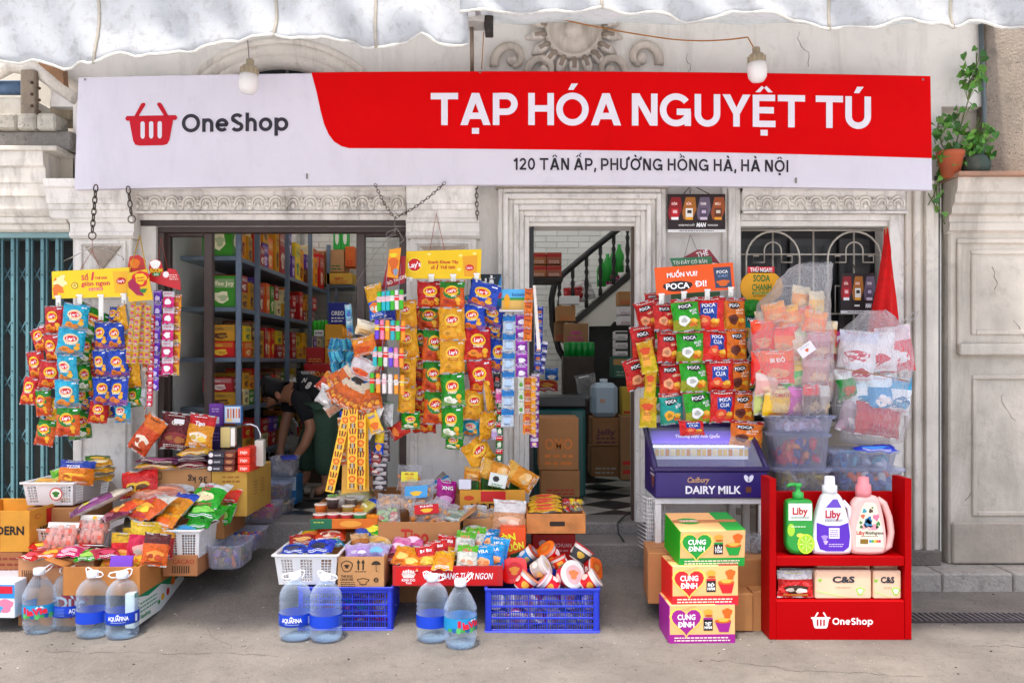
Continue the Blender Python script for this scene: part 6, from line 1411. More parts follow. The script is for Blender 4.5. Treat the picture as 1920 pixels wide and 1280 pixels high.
# ---- clear tubs
def tub(lab,px0,px1,pyt,pyb,y,d,cont,lid=False,seed=0,rnd=.011,n=60,mats='foil',fillh=.8):
 x0,x1,z0,z1 = AB(px0,px1,pyt,pyb,y); w,h = x1 - x0,z1 - z0; T_ = thing('clear_tub',lab,'tub',((x0 + x1) / 2,y + d / 2,z0),None,'clear plastic tubs of sweets'); rr = random.Random(seed)
 mb = MB(); mb.lathe([(0,.001),(.8,.001),(.88,.01),(.97,h - .008),(1.03,h - .006),(1.03,h),(.955,h),(.86,.012),(0,.006)],'d8dcf0','clearbox',28,None,w / 2,d / 2,6); part(mb,'tub_body',T_,world=False)
 mb = MB()
 if cont:
  for i in range(n):
   a,b_ = rr.uniform(-.8,.8),rr.uniform(-.8,.8); zz = rnd * 1.1 + .008 + rr.random() * (h * fillh - rnd * 1.6); q_f = .82 + .1 * zz / h; a *= q_f; b_ *= q_f
   cc = rr.choice(cont); M = xform((a * w / 2 * .92,b_ * d / 2 * .92,zz),rr.uniform(0,3),rr.uniform(0,3),rr.uniform(0,3))
   if mats == 'foil': mb.box(-rnd * 1.4,rnd * 1.4,-rnd,rnd,-rnd * .6,rnd * .6,cc,'foilflat',rnd * .4,M)
   else: mb.lathe([(0,-rnd),(rnd * .8,-rnd * .6),(rnd,0),(rnd * .8,rnd * .6),(0,rnd)],cc,'foilflat',7,M)
  part(mb,'sweets',T_,world=False,kind='stuff')
 if lid: m2 = MB(); m2.lathe([(0,h - .002),(1.0,h - .002),(1.06,h + .002),(1.06,h + .012),(.96,h + .016),(0,h + .014)],'c8d0f0','clearbox',28,None,w / 2,d / 2,6); part(m2,'lid',T_,world=False)
 return T_
tub('clear tub of pink wrapped balls on the threshold',455,512,950,983,-.1,.3,['d0307a','e04a90','c81e60','e8701c','f0a020'],0,1,.012,110,'ball',.9)
tub('lidded clear tub of brown balls stacked on another tub',483,536,910,942,-.0 + .25,.25,['8a6a34','a07a3a','7a5a2a','9a3a2a','2a4aa8'],1,2,.013,120,'ball',.85)
tub('clear tub under the lidded tub of brown balls',487,538,944,968,.22,.27,['c8b89a','e8c040','b8a888','e0d8c8'],0,3,.013,70)
tub('clear tub of mixed foil sweets lowest on the sloping pavement',380,451,1024,1070,-.78,.3,['6a5aa8','8a7a3a','e8901c','4a8a5a','3a3a7a','b8a0c8','d8c04a'],0,4,.014,110,fillh=.6)
tub('clear tub with blue and orange sweets behind the lowest tub',414,480,1002,1036,-.5,.3,['2a4ab8','d86a1c','b8481c','5a4a9a','c8a05a'],0,5,.014,90,fillh=.7)
closed_carton('blue and white carton by the feet of the person',508,555,893,945,.5,.2,'2a6a9a',rz=0,mat='carton',tape=False,printer=lambda mb,sf,w,h: (pr_rect(mb,sf,-w * .5,w * .5,0,h * .5,'b8c8d4',.001),pr_text(mb,sf,'A',-w * .2,h * .25,h=.04,col='2a5a8a',off=.002,bold=.03)))
tub('tall white tub held by the person in the doorway',502,552,858,895,.42,.2,['e0d8cc','d8ccc0','e8e4dc'],0,6,.016,70,fillh=.8)
smallbox('royal blue lid slab on the tall white tub',541,860,.44,.1,.02,.12,'1c34a8',None,20,None,'lid','tub_lid','plastic')
# ---------------------------------------------------------------- five-litre water bottles
def cyl(r,a0=0): return lambda x,z,off=0: Vector(((r + off) * sin(x / r + a0),-(r + off) * cos(x / r + a0),z))
_bt = {}
def bottle(kind,px,py,lab,rz=0,hz=0):
 y = F * 1.35 / (py - HY) - D; loc = Vector((PX(px,y),y + .05,0)); key = kind
 if key in _bt: return dup(_bt[key],lab,loc,(0,0,radians(rz)))
 t = thing('water_bottle',lab,'water bottle',loc,(0,0,radians(rz)),'five litre water bottles on the pavement'); H = .30
 if kind == 'cone': prof = [(.0,.006),(.06,.004),(.07,.02),(.075,.035),(.077,.06),(.074,.075),(.0775,.09),(.0775,.15),(.079,.16),(.074,.17),(.079,.18),(.078,.19),(.068,.215),(.05,.25),(.034,.275),(.026,.285),(.024,.3)]
 else: prof = [(.0,.008),(.055,.003),(.072,.012),(.078,.03),(.075,.05),(.078,.065),(.0775,.075),(.0775,.135),(.079,.14),(.071,.148),(.079,.158),(.072,.168),(.079,.18),(.073,.19),(.078,.205),(.074,.23),(.062,.255),(.045,.272),(.03,.282),(.025,.288),(.024,.3)]
 mb = MB(); mb.lathe(prof,'e8f2ff','pet',28); part(mb,'bottle_body',t,world=False)
 mb = MB(); mb.lathe([(max(0,r - .003),z + .002) for r,z in prof if z < .275] + [(0,.272)],'d0e4ff','water',24); part(mb,'water',t,world=False)
 mb = MB(); mb.lathe([(.027,.29),(.029,.292),(.029,.316),(.026,.322),(.0,.322)],'f4f6f8','plastic',18); part(mb,'cap',t,world=False)
 mb = MB(); mb.tube([(-.028,0,.292),(-.05,-.01,.296),(-.062,-.014,.306),(-.055,-.01,.318),(-.03,-.004,.322),(.0,.0,.324 if kind == 'round' else .332),(.03,.004,.335),(.045,.006,.33),(.04,.006,.308),(.028,0,.294)] if kind == 'round' else [(.02,0,.292),(.045,-.006,.312),(.07,-.01,.338),(.06,-.008,.344),(.03,-.004,.324),(.01,0,.305)],.0033,'f4f6f8','plastic',7); part(mb,'carry_handle',t,world=False)
 mb = MB(); sf = cyl(.0787);
 z0,z1 = (.078,.134) if kind != 'cone' else (.092,.152); n = 28
 mb.lathe([(.0788,z0),(.0788,z1)],'1440c0' if kind != 'cone' else '1c8ac0','print',28,cap=False)
 sf = cyl(.0792); zc = (z0 + z1) / 2
 if kind == 'cone':
  for k in range(10): pr_disc(mb,sf,-.1 + k * .022,z0 + .006,.013,.008 + .003 * (k % 3),['3a9a4a','1a5a9a','58b060'][k % 3],.0006,wob=.15,n=10)
  pr_rect(mb,sf,-.06,-.045,zc - .01,zc + .022,'c81e3a',.0012); pr_text(mb,sf,'laVie',.01,zc + .002,h=.03,w=.095,col='e8203a',off=.0022,bold=.05,rot=.1)
  pr_poly(mb,sf,[(.0,zc + .014),(.012,zc + .026),(.02,zc + .018),(.03,zc + .028),(.045,zc + .014)],'e8f0f4',.001)
 else:
  for k in range(26): pr_rect(mb,sf,-.12 + k * .0095,-.1105 + k * .0095,z0 + .001,z0 + .016 + .005 * sin(k * .5),'1238a0',.0006)
  pr_text(mb,sf,'AQUAFINA',0,zc + .004,h=.02,w=.1,col='f4f8ff',off=.0018,bold=.02); pr_poly(mb,sf,[(-.01,z1 - .012),(0,z1 - .003),(.01,z1 - .012)],'e8f0ff',.001); pr_lines(mb,sf,-.035,.035,z0 + .014,1,.002,.004,'c8d8f4',.0016)
  pr_rect(mb,sf,.085,.1,zc - .02,zc + .016,'d8e0f0',.001); pr_lines(mb,sf,-.125,-.07,zc + .018,6,.0025,.007,'6a8ad8',.0016)
 part(mb,'label_band',t,world=False); _bt[key] = t; return t
bottle('cone',64,1190,'conical LAVIE water bottle, leftmost on the pavement',12)
bottle('round',121,1184,'round water bottle half hidden between the LAVIE one and its neighbour',60)
bottle('round',165,1197,'round water bottle third from the left in front of the pinkish carton',150)
bottle('round',221,1199,'AQUAFINA bottle at the right end of the left group of four',8)
bottle('round',549,1203,'AQUAFINA bottle in front of the white basket with blue biscuit packs',0)
bottle('round',607,1205,'bottle with its back label turned to us before the slatted crate',150)
bottle('round',809,1206,'round bottle left of the LAVIE one under the red tray',165)
bottle('cone',862,1218,'LAVIE bottle nearest the street under the red tray',38)
# ---------------------------------------------------------------- middle display
crate('blue crate of crisp bags under the white basket and printed carton',560,735,1100,1183,-1.07,.52)
crate('blue crate heaped with noodle cups right of the red tray',911,1123,1103,1187,-1.10,.42)
basket_thing('white perforated basket of biscuit packs at the left of the middle display',514,632,1040,1098,-1.08,.6,zones=((-.8,-.45),(-.18,.2),(.5,.82)),rz=0)
for lab,px,py,y,w,h,t,b_,b2,bl,tx_,tc,rx,rz,bb in [
 ('blue and white biscuit pack at the left front of the white basket',552,1030,-.98,.13,.1,.05,'1c4ab0','b8cce8','2a2a4a',None,'ffffff',-78,5,None),('blue cream biscuit pack at the right front of the white basket',601,1024,-.94,.15,.13,.05,'1a48c0','2a5ad0','2a2a3a','OREO','ffffff',-70,-4,None),
 ('dark red biscuit pack in the middle of the white basket',567,1012,-.86,.14,.1,.05,'9a141c','b81e24','d8a05a',None,'f4d8c0',-68,12,None),('orange biscuit pack at the back right of the white basket',620,1002,-.72,.17,.12,.05,'e8601c','f0781c','f4d8b8',None,'ffffff',-65,5,'b8301c'),
 ('yellow and green pack behind the dark red one',585,1003,-.7,.14,.09,.05,'e8c01c','5ab02a','e8701c',None,'c83a1c',-70,-8,None),('yellow pack at the back corner of the white basket',645,994,-.6,.12,.1,.04,'f0b81c','f0c83a',None,None,'c8501c',-70,0,None),('teal edged pack under the blue cream biscuit pack',628,1016,-.84,.08,.12,.03,'2a9ab8','e8e83a',None,None,'ffffff',-80,30,None)]:
 pk(lab,px,py,y,w,h,t,b_,b2,bl,tx_,tc,rx,0,rz,blob2=bb,grp='biscuit packs in the middle white basket')
def marks(mb,sf,w,h):
 k = '3a2c1c'; X = [-.3,0,.3]
 pr_disc(mb,sf,-w * .3,h * .2,.03,.03,k,.001,wob=.1,n=16); pr_disc(mb,sf,-w * .3,h * .2,.025,.025,'c89058',.002,wob=.1,n=16); pr_disc(mb,sf,-w * .3,h * .2,.012,.01,k,.003,wob=.4)
 for q in (-.012,.012): pr_rect(mb,sf,q - .004,q + .004,h * .08,h * .36,k,.001); pr_poly(mb,sf,[(q - .01,h * .3),(q + .01,h * .3),(q,h * .42)],k,.0014)
 pr_lines(mb,sf,-.03,.03,h * .04,1,.004,.01,k)
 cx,cz = w * .33,h * .24; pr_poly(mb,sf,[(cx + .024 * cos(pi * i / 8),cz + .02 * sin(pi * i / 8)) for i in range(9)],k,.001); pr_rect(mb,sf,cx - .0015,cx + .0015,cz - .03,cz,k,.001); pr_rect(mb,sf,cx - .0015,cx + .009,cz - .033,cz - .03,k,.001)
 pr_text(mb,sf,'THIS BOX|CAN BE'.split('|')[0],-w * .3,-h * .12,h=.011,w=w * .26,col=k,off=.001,bold=.03); pr_text(mb,sf,'CAN BE USED',-w * .3,-h * .22,h=.011,w=w * .28,col=k,off=.001,bold=.03); pr_lines(mb,sf,-w * .43,-w * .12,-h * .3,3,.004,.01,k)
 pr_disc(mb,sf,w * .05,-h * .28,.028,.018,k,.001,wob=.3); pr_disc(mb,sf,w * .05,-h * .28,.022,.013,'c89058',.0018,wob=.3); pr_disc(mb,sf,w * .33,-h * .24,.013,.013,k,.001); pr_lines(mb,sf,w * .31,w * .36,-h * .22,2,.003,.008,'c89058',.002)
open_carton('light brown carton printed with handling symbols and an umbrella',633,720,1043,1102,-1.06,.56,'d09860',printer=marks,fill=.6,side=lambda mb,sf,w,h: pr_disc(mb,sf,.1,0,.02,.02,'6a4a2a',.001,wob=.2))
for i,a in enumerate([('bright green packet lying at the back of the umbrella carton',702,992,-.74,.16,.16,.06,'3aa82a','58c038','e8e03a','X-MAX','e8e020',-60,-20,None),('raspberry pink packet right of the bright green one',728,992,-.72,.14,.15,.06,'c8184a','d8d0d4','e8608a',None,'ffffff',-58,15,None),
 ('lilac packet at the front left of the umbrella carton',672,1034,-.95,.14,.12,.05,'c8b0e0','e0d0f0','a880c8',None,'6a4a9a',-60,10,'f0e8f4'),('pale blue and lilac packet at the front right of the umbrella carton',708,1032,-.93,.13,.12,.05,'c8c0e8','d8d8f0','7ac0e0',None,'6a5aa8',-60,-12,None),
 ('brown pyramid shaped pastry packet in the umbrella carton',676,1020,-.88,.1,.12,.06,'b87848','d8b088','a0602c',None,'f0e0d0',-30,20,'c88a50'),('cream packet in the middle of the umbrella carton',710,1014,-.82,.14,.1,.05,'e8d0a8','f0e0c0','e0a05a',None,'b87a4a',-65,0,'d8b03a'),('blue packet corner under the bright green one',682,998,-.78,.1,.08,.03,'1c5ab0','2a6ac0',None,None,'ffffff',-70,0,None)]):
 lab,px,py,y,w,h,t,b_,b2,bl,tx_,tc,rx,rz,bb = a; pk(lab,px,py,y,w,h,t,b_,b2,bl,tx_,tc,rx,0,rz,v=i,blob2=bb,grp='packets in the umbrella carton')
def redtray(mb,sf,w,h):
 pr_rect(mb,sf,-w * .47,w * .45,-h * .42,h * .4,'d01418',.001); pr_text(mb,sf,'BÁNH ĐANG TƯƠI NGON',w * .1,-.0,h=h * .3,w=w * .62,col='ffffff',off=.003,bold=.015,shear=.25)
 for k in range(5): pr_disc(mb,sf,-w * .355 + (k - 2) * .012,h * .22 - abs(k - 2) * .003,.006,.012,'f4dcd4',.002,n=8)
 pr_poly(mb,sf,[(-w * .42,h * .12),(-w * .29,h * .12),(-w * .31,-h * .1),(-w * .4,-h * .1)][::-1],'f4dcd4',.002); pr_text(mb,sf,'KINH DO',-w * .355,-h * .2,h=h * .12,w=w * .12,col='ffffff',off=.003); pr_text(mb,sf,'Tươi',-w * .355,-h * .34,h=h * .1,col='ffffff',off=.003)
mb = None
T_ = open_carton('red tray reading DANG TUOI NGON heaped with small cakes',736,943,1060,1098,-1.06,.42,'c01218',inner='c01218',printer=redtray,name='display_tray',cat='tray',mat='plastic',fill=.5)
vt = []
for i,(px,py,y,kind) in enumerate([(752,1022,-.86,'p'),(776,1010,-.8,'p'),(757,1040,-.96,'o'),(775,1050,-1.0,'o'),(741,1038,-.85,'r'),(800,1044,-1.0,'b'),(822,1036,-.94,'b'),(838,1026,-.88,'b'),(851,1018,-.82,'b'),(832,1050,-1.03,'y'),(812,1000,-.74,'s'),(850,994,-.7,'s'),
 (876,1044,-1.02,'v'),(872,1018,-.9,'v'),(892,1010,-.84,'v'),(884,996,-.76,'v'),(905,988,-.7,'v'),(906,1046,-1.0,'w'),(926,1042,-.96,'w'),(934,1030,-.9,'w'),(918,1014,-.84,'w'),(930,1002,-.76,'w')]):
 dz = {'p': ('e88ab8','f0b0d0','f4d0e0',None,'d84a8a',None,'pink cake packet'),'o': ('f09a1c','f0b03a','f5c86a',None,'c8501c',None,'orange cake packet'),'r': ('c8102a','d82a3a','e86a7a',None,'ffffff',None,'crimson cake packet'),'b': ('f0a81c','d0141c','f5c84a','Bơ Bùi','ffffff','f0c03a','red and yellow cake packet'),
  'y': ('f5b01c','f0c03a','e8801c',None,'ffffff',None,'yellow cake packet'),'s': ('f0c81c','f0d03a','e8b01c','Staff','1c2a5a',None,'bright yellow packet'),'v': ('eef0e4','78c05a','e8d8c8','VELA','e8806a','e8a07a','white and green packet'),'w': ('2a96dc','4ab0e8','f0b07a','VELA','ffffff','e88a4a','sky-blue packet')}[kind]
 vt.append(kind); od = ['first','second','third','fourth','fifth'][vt.count(kind) - 1]
 nm = {'p': 2,'o': 2,'b': 4,'s': 2,'v': 5,'w': 5}.get(kind,1)
 lab = f'{dz[6]} in the red tray' if nm == 1 else f'{od} {dz[6]} from the front of the red tray'
 if kind in 'ps': lab = f'{dz[6]} in the red tray, {"left" if vt.count(kind) == 1 else "right"} one of two'
 pk(lab,px,py,y,.11,.135,.045,dz[0],dz[1],dz[2],dz[3],dz[4],-28 if kind in 'bvw' and vt.count(kind) < 4 else -58,R.uniform(-14,14) * (.4 if kind in 'vw' else 1),R.uniform(-12,12),v=i % 3,blob2=dz[5],bz=.0 if kind == 'b' else .45,grp='cakes in the red tray')
closed_carton('plain carton propping up the orange tray behind the umbrella carton',596,700,996,1120,-.66,.3,'a8713c',tape=False)
open_carton('shallow orange and green tray of little dessert cups',582,708,972,991,-.76,.34,'e0701c',inner='c8601c',printer=lambda mb,sf,w,h: (pr_rect(mb,sf,-w / 2,-w * .18,-h / 2,h / 2,'1f6a4a',.001),pr_disc(mb,sf,w * .1,0,.06,.018,'f0a03a',.001),pr_lines(mb,sf,-w * .45,-w * .3,h * .2,1,.006,.01,'b8c84a',.002)),fill=.3)
cc_ = [(600,974,'c83a2a'),(625,973,'c8303a'),(650,973,'c83a3a'),(675,973,'3a8a4a'),(602,955,'e8702a'),(624,944,'4a3a3a'),(653,958,'c8a04a'),(638,942,'f0e8e0'),(658,944,'8a7a6a')]
for i,(px,py,cl_) in enumerate(cc_):
 y = -.72 + (0 if i < 4 else .14 if i < 7 else .24); t = thing('dessert_cup',f'dessert cup with {["dark red","red","brick red","green","orange","black","gold","white","grey"][i]} rim and pale lid in the orange tray','cup',P(px,py + 9,y),None,'dessert cups in the orange tray')
 mb = MB(); mb.lathe([(.0,0),(.026,0),(.036,.05),(.036,.055)],cl_,'plastic',18); part(mb,'cup_body',t,world=False); mb = MB(); mb.lathe([(.037,.0535),(.039,.058),(.037,.061),(.0,.06)],'ece4d8','foilflat',18); pr_disc(mb,flat((0,0,.0612),(1,0,0),(0,1,0)),0,0,.024,.024,mixc(cl_,'f0e0c0',.5),.0004); part(mb,'foil_lid',t,world=False)
for i in range(5): smallbox(f'{["leftmost","second","middle","fourth","rightmost"][i]} little orange box beside the dessert cups',690 + (i % 3) * 9 - (i // 3) * 20,976 - (i // 3) * 12,-.7 + (i // 3) * .12,.035,.035,.05,'f09a1c',None,i * 7,'little orange boxes by the dessert cups','box')
pk('cream and blue crisp bag lying over the little orange boxes',690,950,-.55,.13,.15,.05,'e8d88a','2a5ac8','f0e8c0',None,'5a4a2a',-60,0,-55,blob2='d8b03a')
pk('gold snack bag under the cream and blue one',670,958,-.56,.11,.11,.05,'d88a1c','e89a2a',None,None,'ffffff',-65,0,20)
open_carton('low brown carton behind the dessert cups',600,704,940,968,-.46,.3,'b07a48')
pk('pale yellow packet lying in the low carton behind the dessert cups',666,932,-.4,.2,.13,.05,'e8e0b0','d8d0a0','f0ece0',None,'9a9a4a',-55,0,10); pk('green packet at the left end of the low carton',628,937,-.42,.07,.09,.04,'6ab04a','9ad07a','e84a3a',None,'ffffff',-50,0,30); pk('white packet with a tomato red patch in the low carton',706,940,-.4,.13,.1,.04,'e8e8e4','f0f0ec','d83a1c',None,'ffffff',-60,0,-10)
TP = lambda mb,sf,w,h: (pr_text(mb,sf,'Tipo',-w * .05,h * .12,h=h * .36,w=w * .34,col='b8281c',off=.001,bold=.03),pr_text(mb,sf,'Bánh trứng',-w * .05,-h * .32,h=h * .18,w=w * .4,col='b8281c',off=.001))
open_carton('brown carton printed Tipo full of clear zip bags',709,862,978,1048,-.82,.4,'b57c4a',printer=TP,flap=[('r',-35)],fill=.65)
closed_carton('plain brown carton holding up the Tipo carton',716,850,1048,1150,-.76,.3,'9a6a3c',tape=False)
open_carton('brown carton behind the zip bags at the foot of the pilaster',704,862,926,985,-.42,.3,'b07a48',flap=[('l',55)])
def zipbag(lab,px,py,w,h,y,rx,ry,rz,cont,card=None,txt=None):
 t = thing('zip_bag',lab,'zip bag',P(px,py,y),(Matrix.Rotation(radians(rz),3,'Z') @ Matrix.Rotation(radians(rx),3,'X') @ Matrix.Rotation(radians(-ry),3,'Y')).to_euler(),'clear zip bags of dried snacks'); rr = random.Random(px)
 mb = MB()
 for i in range(34):
  q = rr.uniform(.012,.02); mb.lathe([(0,-q * .5),(q,-q * .2),(q * .9,q * .3),(0,q * .5)],jit(rr.choice(cont),.15,rr),'foilflat',6,xform((rr.uniform(-.4,.4) * w,rr.uniform(-.012,.012),rr.uniform(-.42,.15) * h),rr.uniform(0,3),rr.uniform(0,3),0))
 part(mb,'dried_snacks',t,world=False,kind='stuff')
 mb = MB(); pillow(mb,w,h,.05,'f0eeee',mat='film',seed=px,wr=2); mb.box(-w / 2,w / 2,-.004,-.002,h * .38,h * .41,'d8d4e0','film',0); part(mb,'clear_film',t,world=False)
 if card: mb = MB(); sf = flat((0,-.031,h * .02)); pr_rect(mb,sf,-w * .33,w * .33,-h * .18,h * .2,card,.0); pr_disc(mb,sf,0,-h * .04,w * .16,h * .08,'f0c03a',.001,wob=.2); pr_text(mb,sf,txt,0,h * .12,h=h * .07,w=w * .35,col='ffffff' if card != 'f0e03a' else 'b83a1c',off=.002) if txt else None; part(mb,'paper_label',t,world=False)
zipbag('clear zip bag of apricots with a blue label above the Tipo carton',782,928,.2,.2,-.5,-35,5,-8,['e8a030','f0b84a'],'4aa0d8')
zipbag('clear zip bag with a red label at the front of the Tipo carton',800,962,.2,.17,-.68,-48,4,6,['c88a5a','b8784a'],'c8202a','KHÔ')
zipbag('clear zip bag of round nuts at the right of the Tipo carton',826,958,.16,.17,-.64,-48,-30,0,['c89868','b88858'])
zipbag('small clear zip bag with green bits at the left of the Tipo carton',728,962,.13,.14,-.7,-50,8,0,['a8c890','e8d8c8','c84a3a'])
zipbag('clear zip bag lying across the back left of the Tipo carton',742,940,.22,.13,-.6,-62,-10,10,['d8a878','e0c0a0'])
zipbag('yellow labelled zip bag of dried apricots standing against the pilaster',768,895,.145,.15,-.38,-8,-2,5,['e8a048','e0903a'],'f0e03a','Mít sấy')
pk('magenta packet with white letters leaning at the right of the zip bags',836,928,-.45,.12,.18,.04,'b01e8a','c02a98','e8a8d8','XNG','ffffff',-20,-12,20); pk('white and blue striped packet tip behind the magenta packet',826,908,-.38,.14,.08,.03,'e8e8ee','2a8ac8','d84a7a',None,'2a6ab0',-40,30,0); pk('pale grey-green packet lying at the right rim of the Tipo carton',856,966,-.66,.13,.1,.03,'c8d0c0','a8b8a0','7a8a7a',None,'ffffff',-60,-20,0)
open_carton('yellow carton printed MODERN beside the pilaster',862,985,918,972,-.52,.34,'d8962e',inner='b8782c',printer=lambda mb,sf,w,h: (pr_rect(mb,sf,-w * .18,w * .2,h * .1,h * .45,'c81e1e',.001),pr_text(mb,sf,'MODERN',w * .02,-h * .1,h=h * .25,w=w * .7,col='1c1414',off=.002,bold=.03),pr_disc(mb,sf,-w * .36,h * .22,.03,.014,'c8401c',.001)),fill=.8)
for i in range(4): smallbox(f'{["leftmost","second","third","rightmost"][i]} green tea box in the yellow carton by the pilaster',888 + i * 24,918,-.42 + .03 * (i % 2),.06,.07,.08,'3a7a2a',lambda mb,sf,w,h: pr_rect(mb,sf,-w * .3,w * .3,-h * .3,h * .3,'2a5a1c',.001),i * 6,'green boxes in the yellow carton','box')
smallbox('blank white box at the left end of the green boxes',872,916,-.5,.07,.055,.05,'dcdce4',None,0,None,'box'); smallbox('tilted white box with black diamond marks over the green boxes',931,912,-.52,.1,.075,.04,'e8ece6',lambda mb,sf,w,h: (pr_disc(mb,sf,-.012,.008,.02,.018,'2a2a2a',.001,n=6),pr_lines(mb,sf,-.03,.03,-.02,2,.005,.01,'4a8a4a')),0,None,'box',ry=12)
for i,(px,py,ry,lab) in enumerate(((886,888,-5,'clear orange bread bag at the left on top of the yellow carton'),(930,884,70,'long clear bread bag arching over the green boxes'),(975,893,58,'clear bag of orange buns drooping at the right end of the yellow carton'))): pk(lab,px,py,-.48,.12 if i else .1,.2 if i else .08,.07,'e8a040','f0c07a','e8b060',None,'f4e8d8',-15,ry,0,v=i,blob2='f0c890')
open_carton('carton of dry noodles and rice right of the Tipo carton',868,986,972,1050,-.74,.34,'b8804c',fill=.7,flap=[('l',-40)])
zipbag('clear bag of orange dry noodles beside the rice packet',898,970,.2,.12,-.66,-50,0,5,['d8a060','c8904a','e0b070']); pk('silver clear packet above the bag of dry noodles',890,956,-.6,.14,.07,.05,'d8d8d8','e8e8e8','c8a880',None,'ffffff',-50,0,-8)
pk('white and red rice packet standing beside the orange drawer box',955,966,-.74,.18,.17,.04,'d8a888','f0ece8','e0b898',None,'b83a2a',-14,-3,0,blob2='ecd0b8',bz=.1)
closed_carton('orange and dark green carton behind the heaped noodle cups',938,986,990,1060,-.86,.2,'d8601c',tape=False,mat='carton',printer=lambda mb,sf,w,h: (pr_poly(mb,sf,[(-w / 2,-h / 2),(w / 2,-h / 2),(w / 2,-h * .05),(-w / 2,-h * .3)],'1f4a2a',.001),pr_text(mb,sf,'ÒN',-w * .2,h * .25,h=.035,col='e8e020',off=.002,bold=.04,rot=.2),pr_text(mb,sf,'CUÔN',0,-h * .0,h=.035,w=w * .85,col='f0e03a',off=.002,bold=.04,rot=.2)))
open_carton('orange wooden-look drawer of yellow snack bars beside the doorway',987,1098,963,1000,-.74,.36,'d08442',printer=lambda mb,sf,w,h: (pr_rect(mb,sf,-w * .1,w * .15,-h * .12,h * .12,'2a1c14',.001),pr_disc(mb,sf,-w * .08,0,.01,.01,'2a1c14',.0015)),t=.01,mat='wood',fill=.5)
for i in range(7):
 pk(f'{["front","second","third","fourth","rear"][i] if i < 5 else ["left","right"][i - 5]} yellow snack bar {"in the row filling" if i < 5 else "lying on the row in"} the orange drawer',(1022,1024,1021,1023,1022,1010,1040)[i],(957,951,945,940,933,958,959)[i],-.68 + .06 * min(i,4),.19 if i < 5 else .09,.045,.035,'f0c41c','e8b01c','d8341c',None,'c8281c',-80,0,0,v=i % 3,grp='yellow bars in the orange drawer')
for i in range(6): pk(f'small {["red","yellow","gold","scarlet","lemon","amber"][i]} sweet bag at the right side of the orange drawer',1062 + (i % 3) * 12,940 + (i // 3) * 14,-.5 - .1 * (i // 3),.05,.05,.03,['b81e2a','f0d020','e8c81c','c82a2a','f0e03a','e8a81c'][i],'e8c030' if i % 2 else 'c8302a',None,None,'ffffff',-60,0,i * 30,v=i)
closed_carton('dark red carton with a small figure mark under the orange drawer',998,1079,1001,1050,-.66,.3,'a01424',tape=False,mat='carton',printer=lambda mb,sf,w,h: (pr_disc(mb,sf,-w * .25,h * .1,.022,.028,'c8a8a0',.001,wob=.2),pr_text(mb,sf,'MICHUAN',w * .18,h * .08,h=.02,w=w * .45,col='d8a8a0',off=.001),pr_lines(mb,sf,-.0,w * .35,-h * .1,1,.008,.01,'c88a8a')))
def cup(lab,px,py,y,rx,ry,r,h,cl_,lidc='f0ece8',sq=0,grp='noodle cups heaped on the right blue crate',band='f0e8e0'):
 t = thing('noodle_cup',lab,'noodle cup',P(px,py,y),(Matrix.Rotation(radians(rx),3,'X') @ Matrix.Rotation(radians(ry),3,'Y')).to_euler(),grp)
 mb = MB(); n = 24; mb.lathe([(0,-h / 2,band),(r * .74,-h / 2,band),(r * .78,-h * .42,cl_),(r * .92,h * .2,band),(r * .97,h * .42,cl_),(r,h * .45,cl_)],cl_,'carton',n,None,1,1,4 if sq else 0)
 for k in range(5): a = k * 1.26; pr_disc(mb,lambda x,z,o=0,a=a: Vector(((r * .9 + o) * sin(a + x / r),-(r * .9 + o) * cos(a + x / r),z)),0,-h * .05,r * .42,h * .2,mixc(cl_,['f0c03a','ffffff','e87a1c','3a8a3a','f4e8d8'][k],.7),r * .03 + .001,wob=.2,seed=k,n=10)
 part(mb,'cup_body',t,world=False); mb = MB(); mb.lathe([(r * 1.0,h * .43),(r * 1.06,h * .45),(r * 1.06,h * .48),(r,h * .5),(0,h * .495)],lidc,'foilflat',n,None,1,1,4 if sq else 0)
 pr_disc(mb,flat((0,0,h * .5 + .0012),(1,0,0),(0,1,0)),0,0,r * .7,r * .7,mixc(lidc,cl_,.45),0,wob=.06,n=18); pr_disc(mb,flat((0,0,h * .5 + .0024),(1,0,0),(0,1,0)),0,0,r * .4,r * .35,mixc(cl_,'f0c03a',.4),0,wob=.3,n=14)
 part(mb,'lid',t,world=False)
for a in [('red square noodle bowl leaning at the left of the heap',967,1070,-.98,70,-15,.062,.05,'b8141c','c81e2a',1),('blue and orange tall cup at the back left of the heap',988,1042,-.9,15,50,.04,.1,'4a8ac0','a84a2a',0,),('red noodle cup at the back of the heap',1031,1038,-.85,25,-35,.052,.09,'c8301c','e8802a',0),('white-lidded cup in the middle of the heap',1013,1064,-1.0,30,55,.052,.08,'c8c0b8','f0ece8',0),
  ('big pink and white cup showing its pale lid',1066,1078,-1.02,68,32,.068,.085,'d83a5a','f0ece8',0),('black square noodle bowl at the top right of the heap',1088,1038,-.86,-10,35,.056,.085,'3a3a3c','c81e2a',1),('orange and red cup between the big pink and black ones',1049,1054,-.93,-10,-25,.045,.06,'e0501c','d8281c',0),('pink cup low in the front of the heap',1030,1094,-1.04,5,-50,.05,.09,'d82a4a','e8d0d8',0),
  ('red and white cup at the right front corner of the crate',1106,1090,-1.03,8,55,.05,.09,'c81e3a','f0ece8',0),('fiery red cup at the left front of the heap',985,1092,-1.03,-5,40,.052,.09,'c8341c','e8a88a',0),('dark red bowl at the right edge above the corner cup',1110,1066,-.9,60,50,.05,.06,'a81c2a','d8701c',1),('yellow ringed cup at the back between blue and red ones',1008,1050,-.84,10,30,.045,.08,'d89a2a','e8c04a',0),('small white cup at the left end behind the square bowl',950,1058,-.84,5,-30,.045,.08,'d8d0c8','b83a2a',0)]: cup(*a)
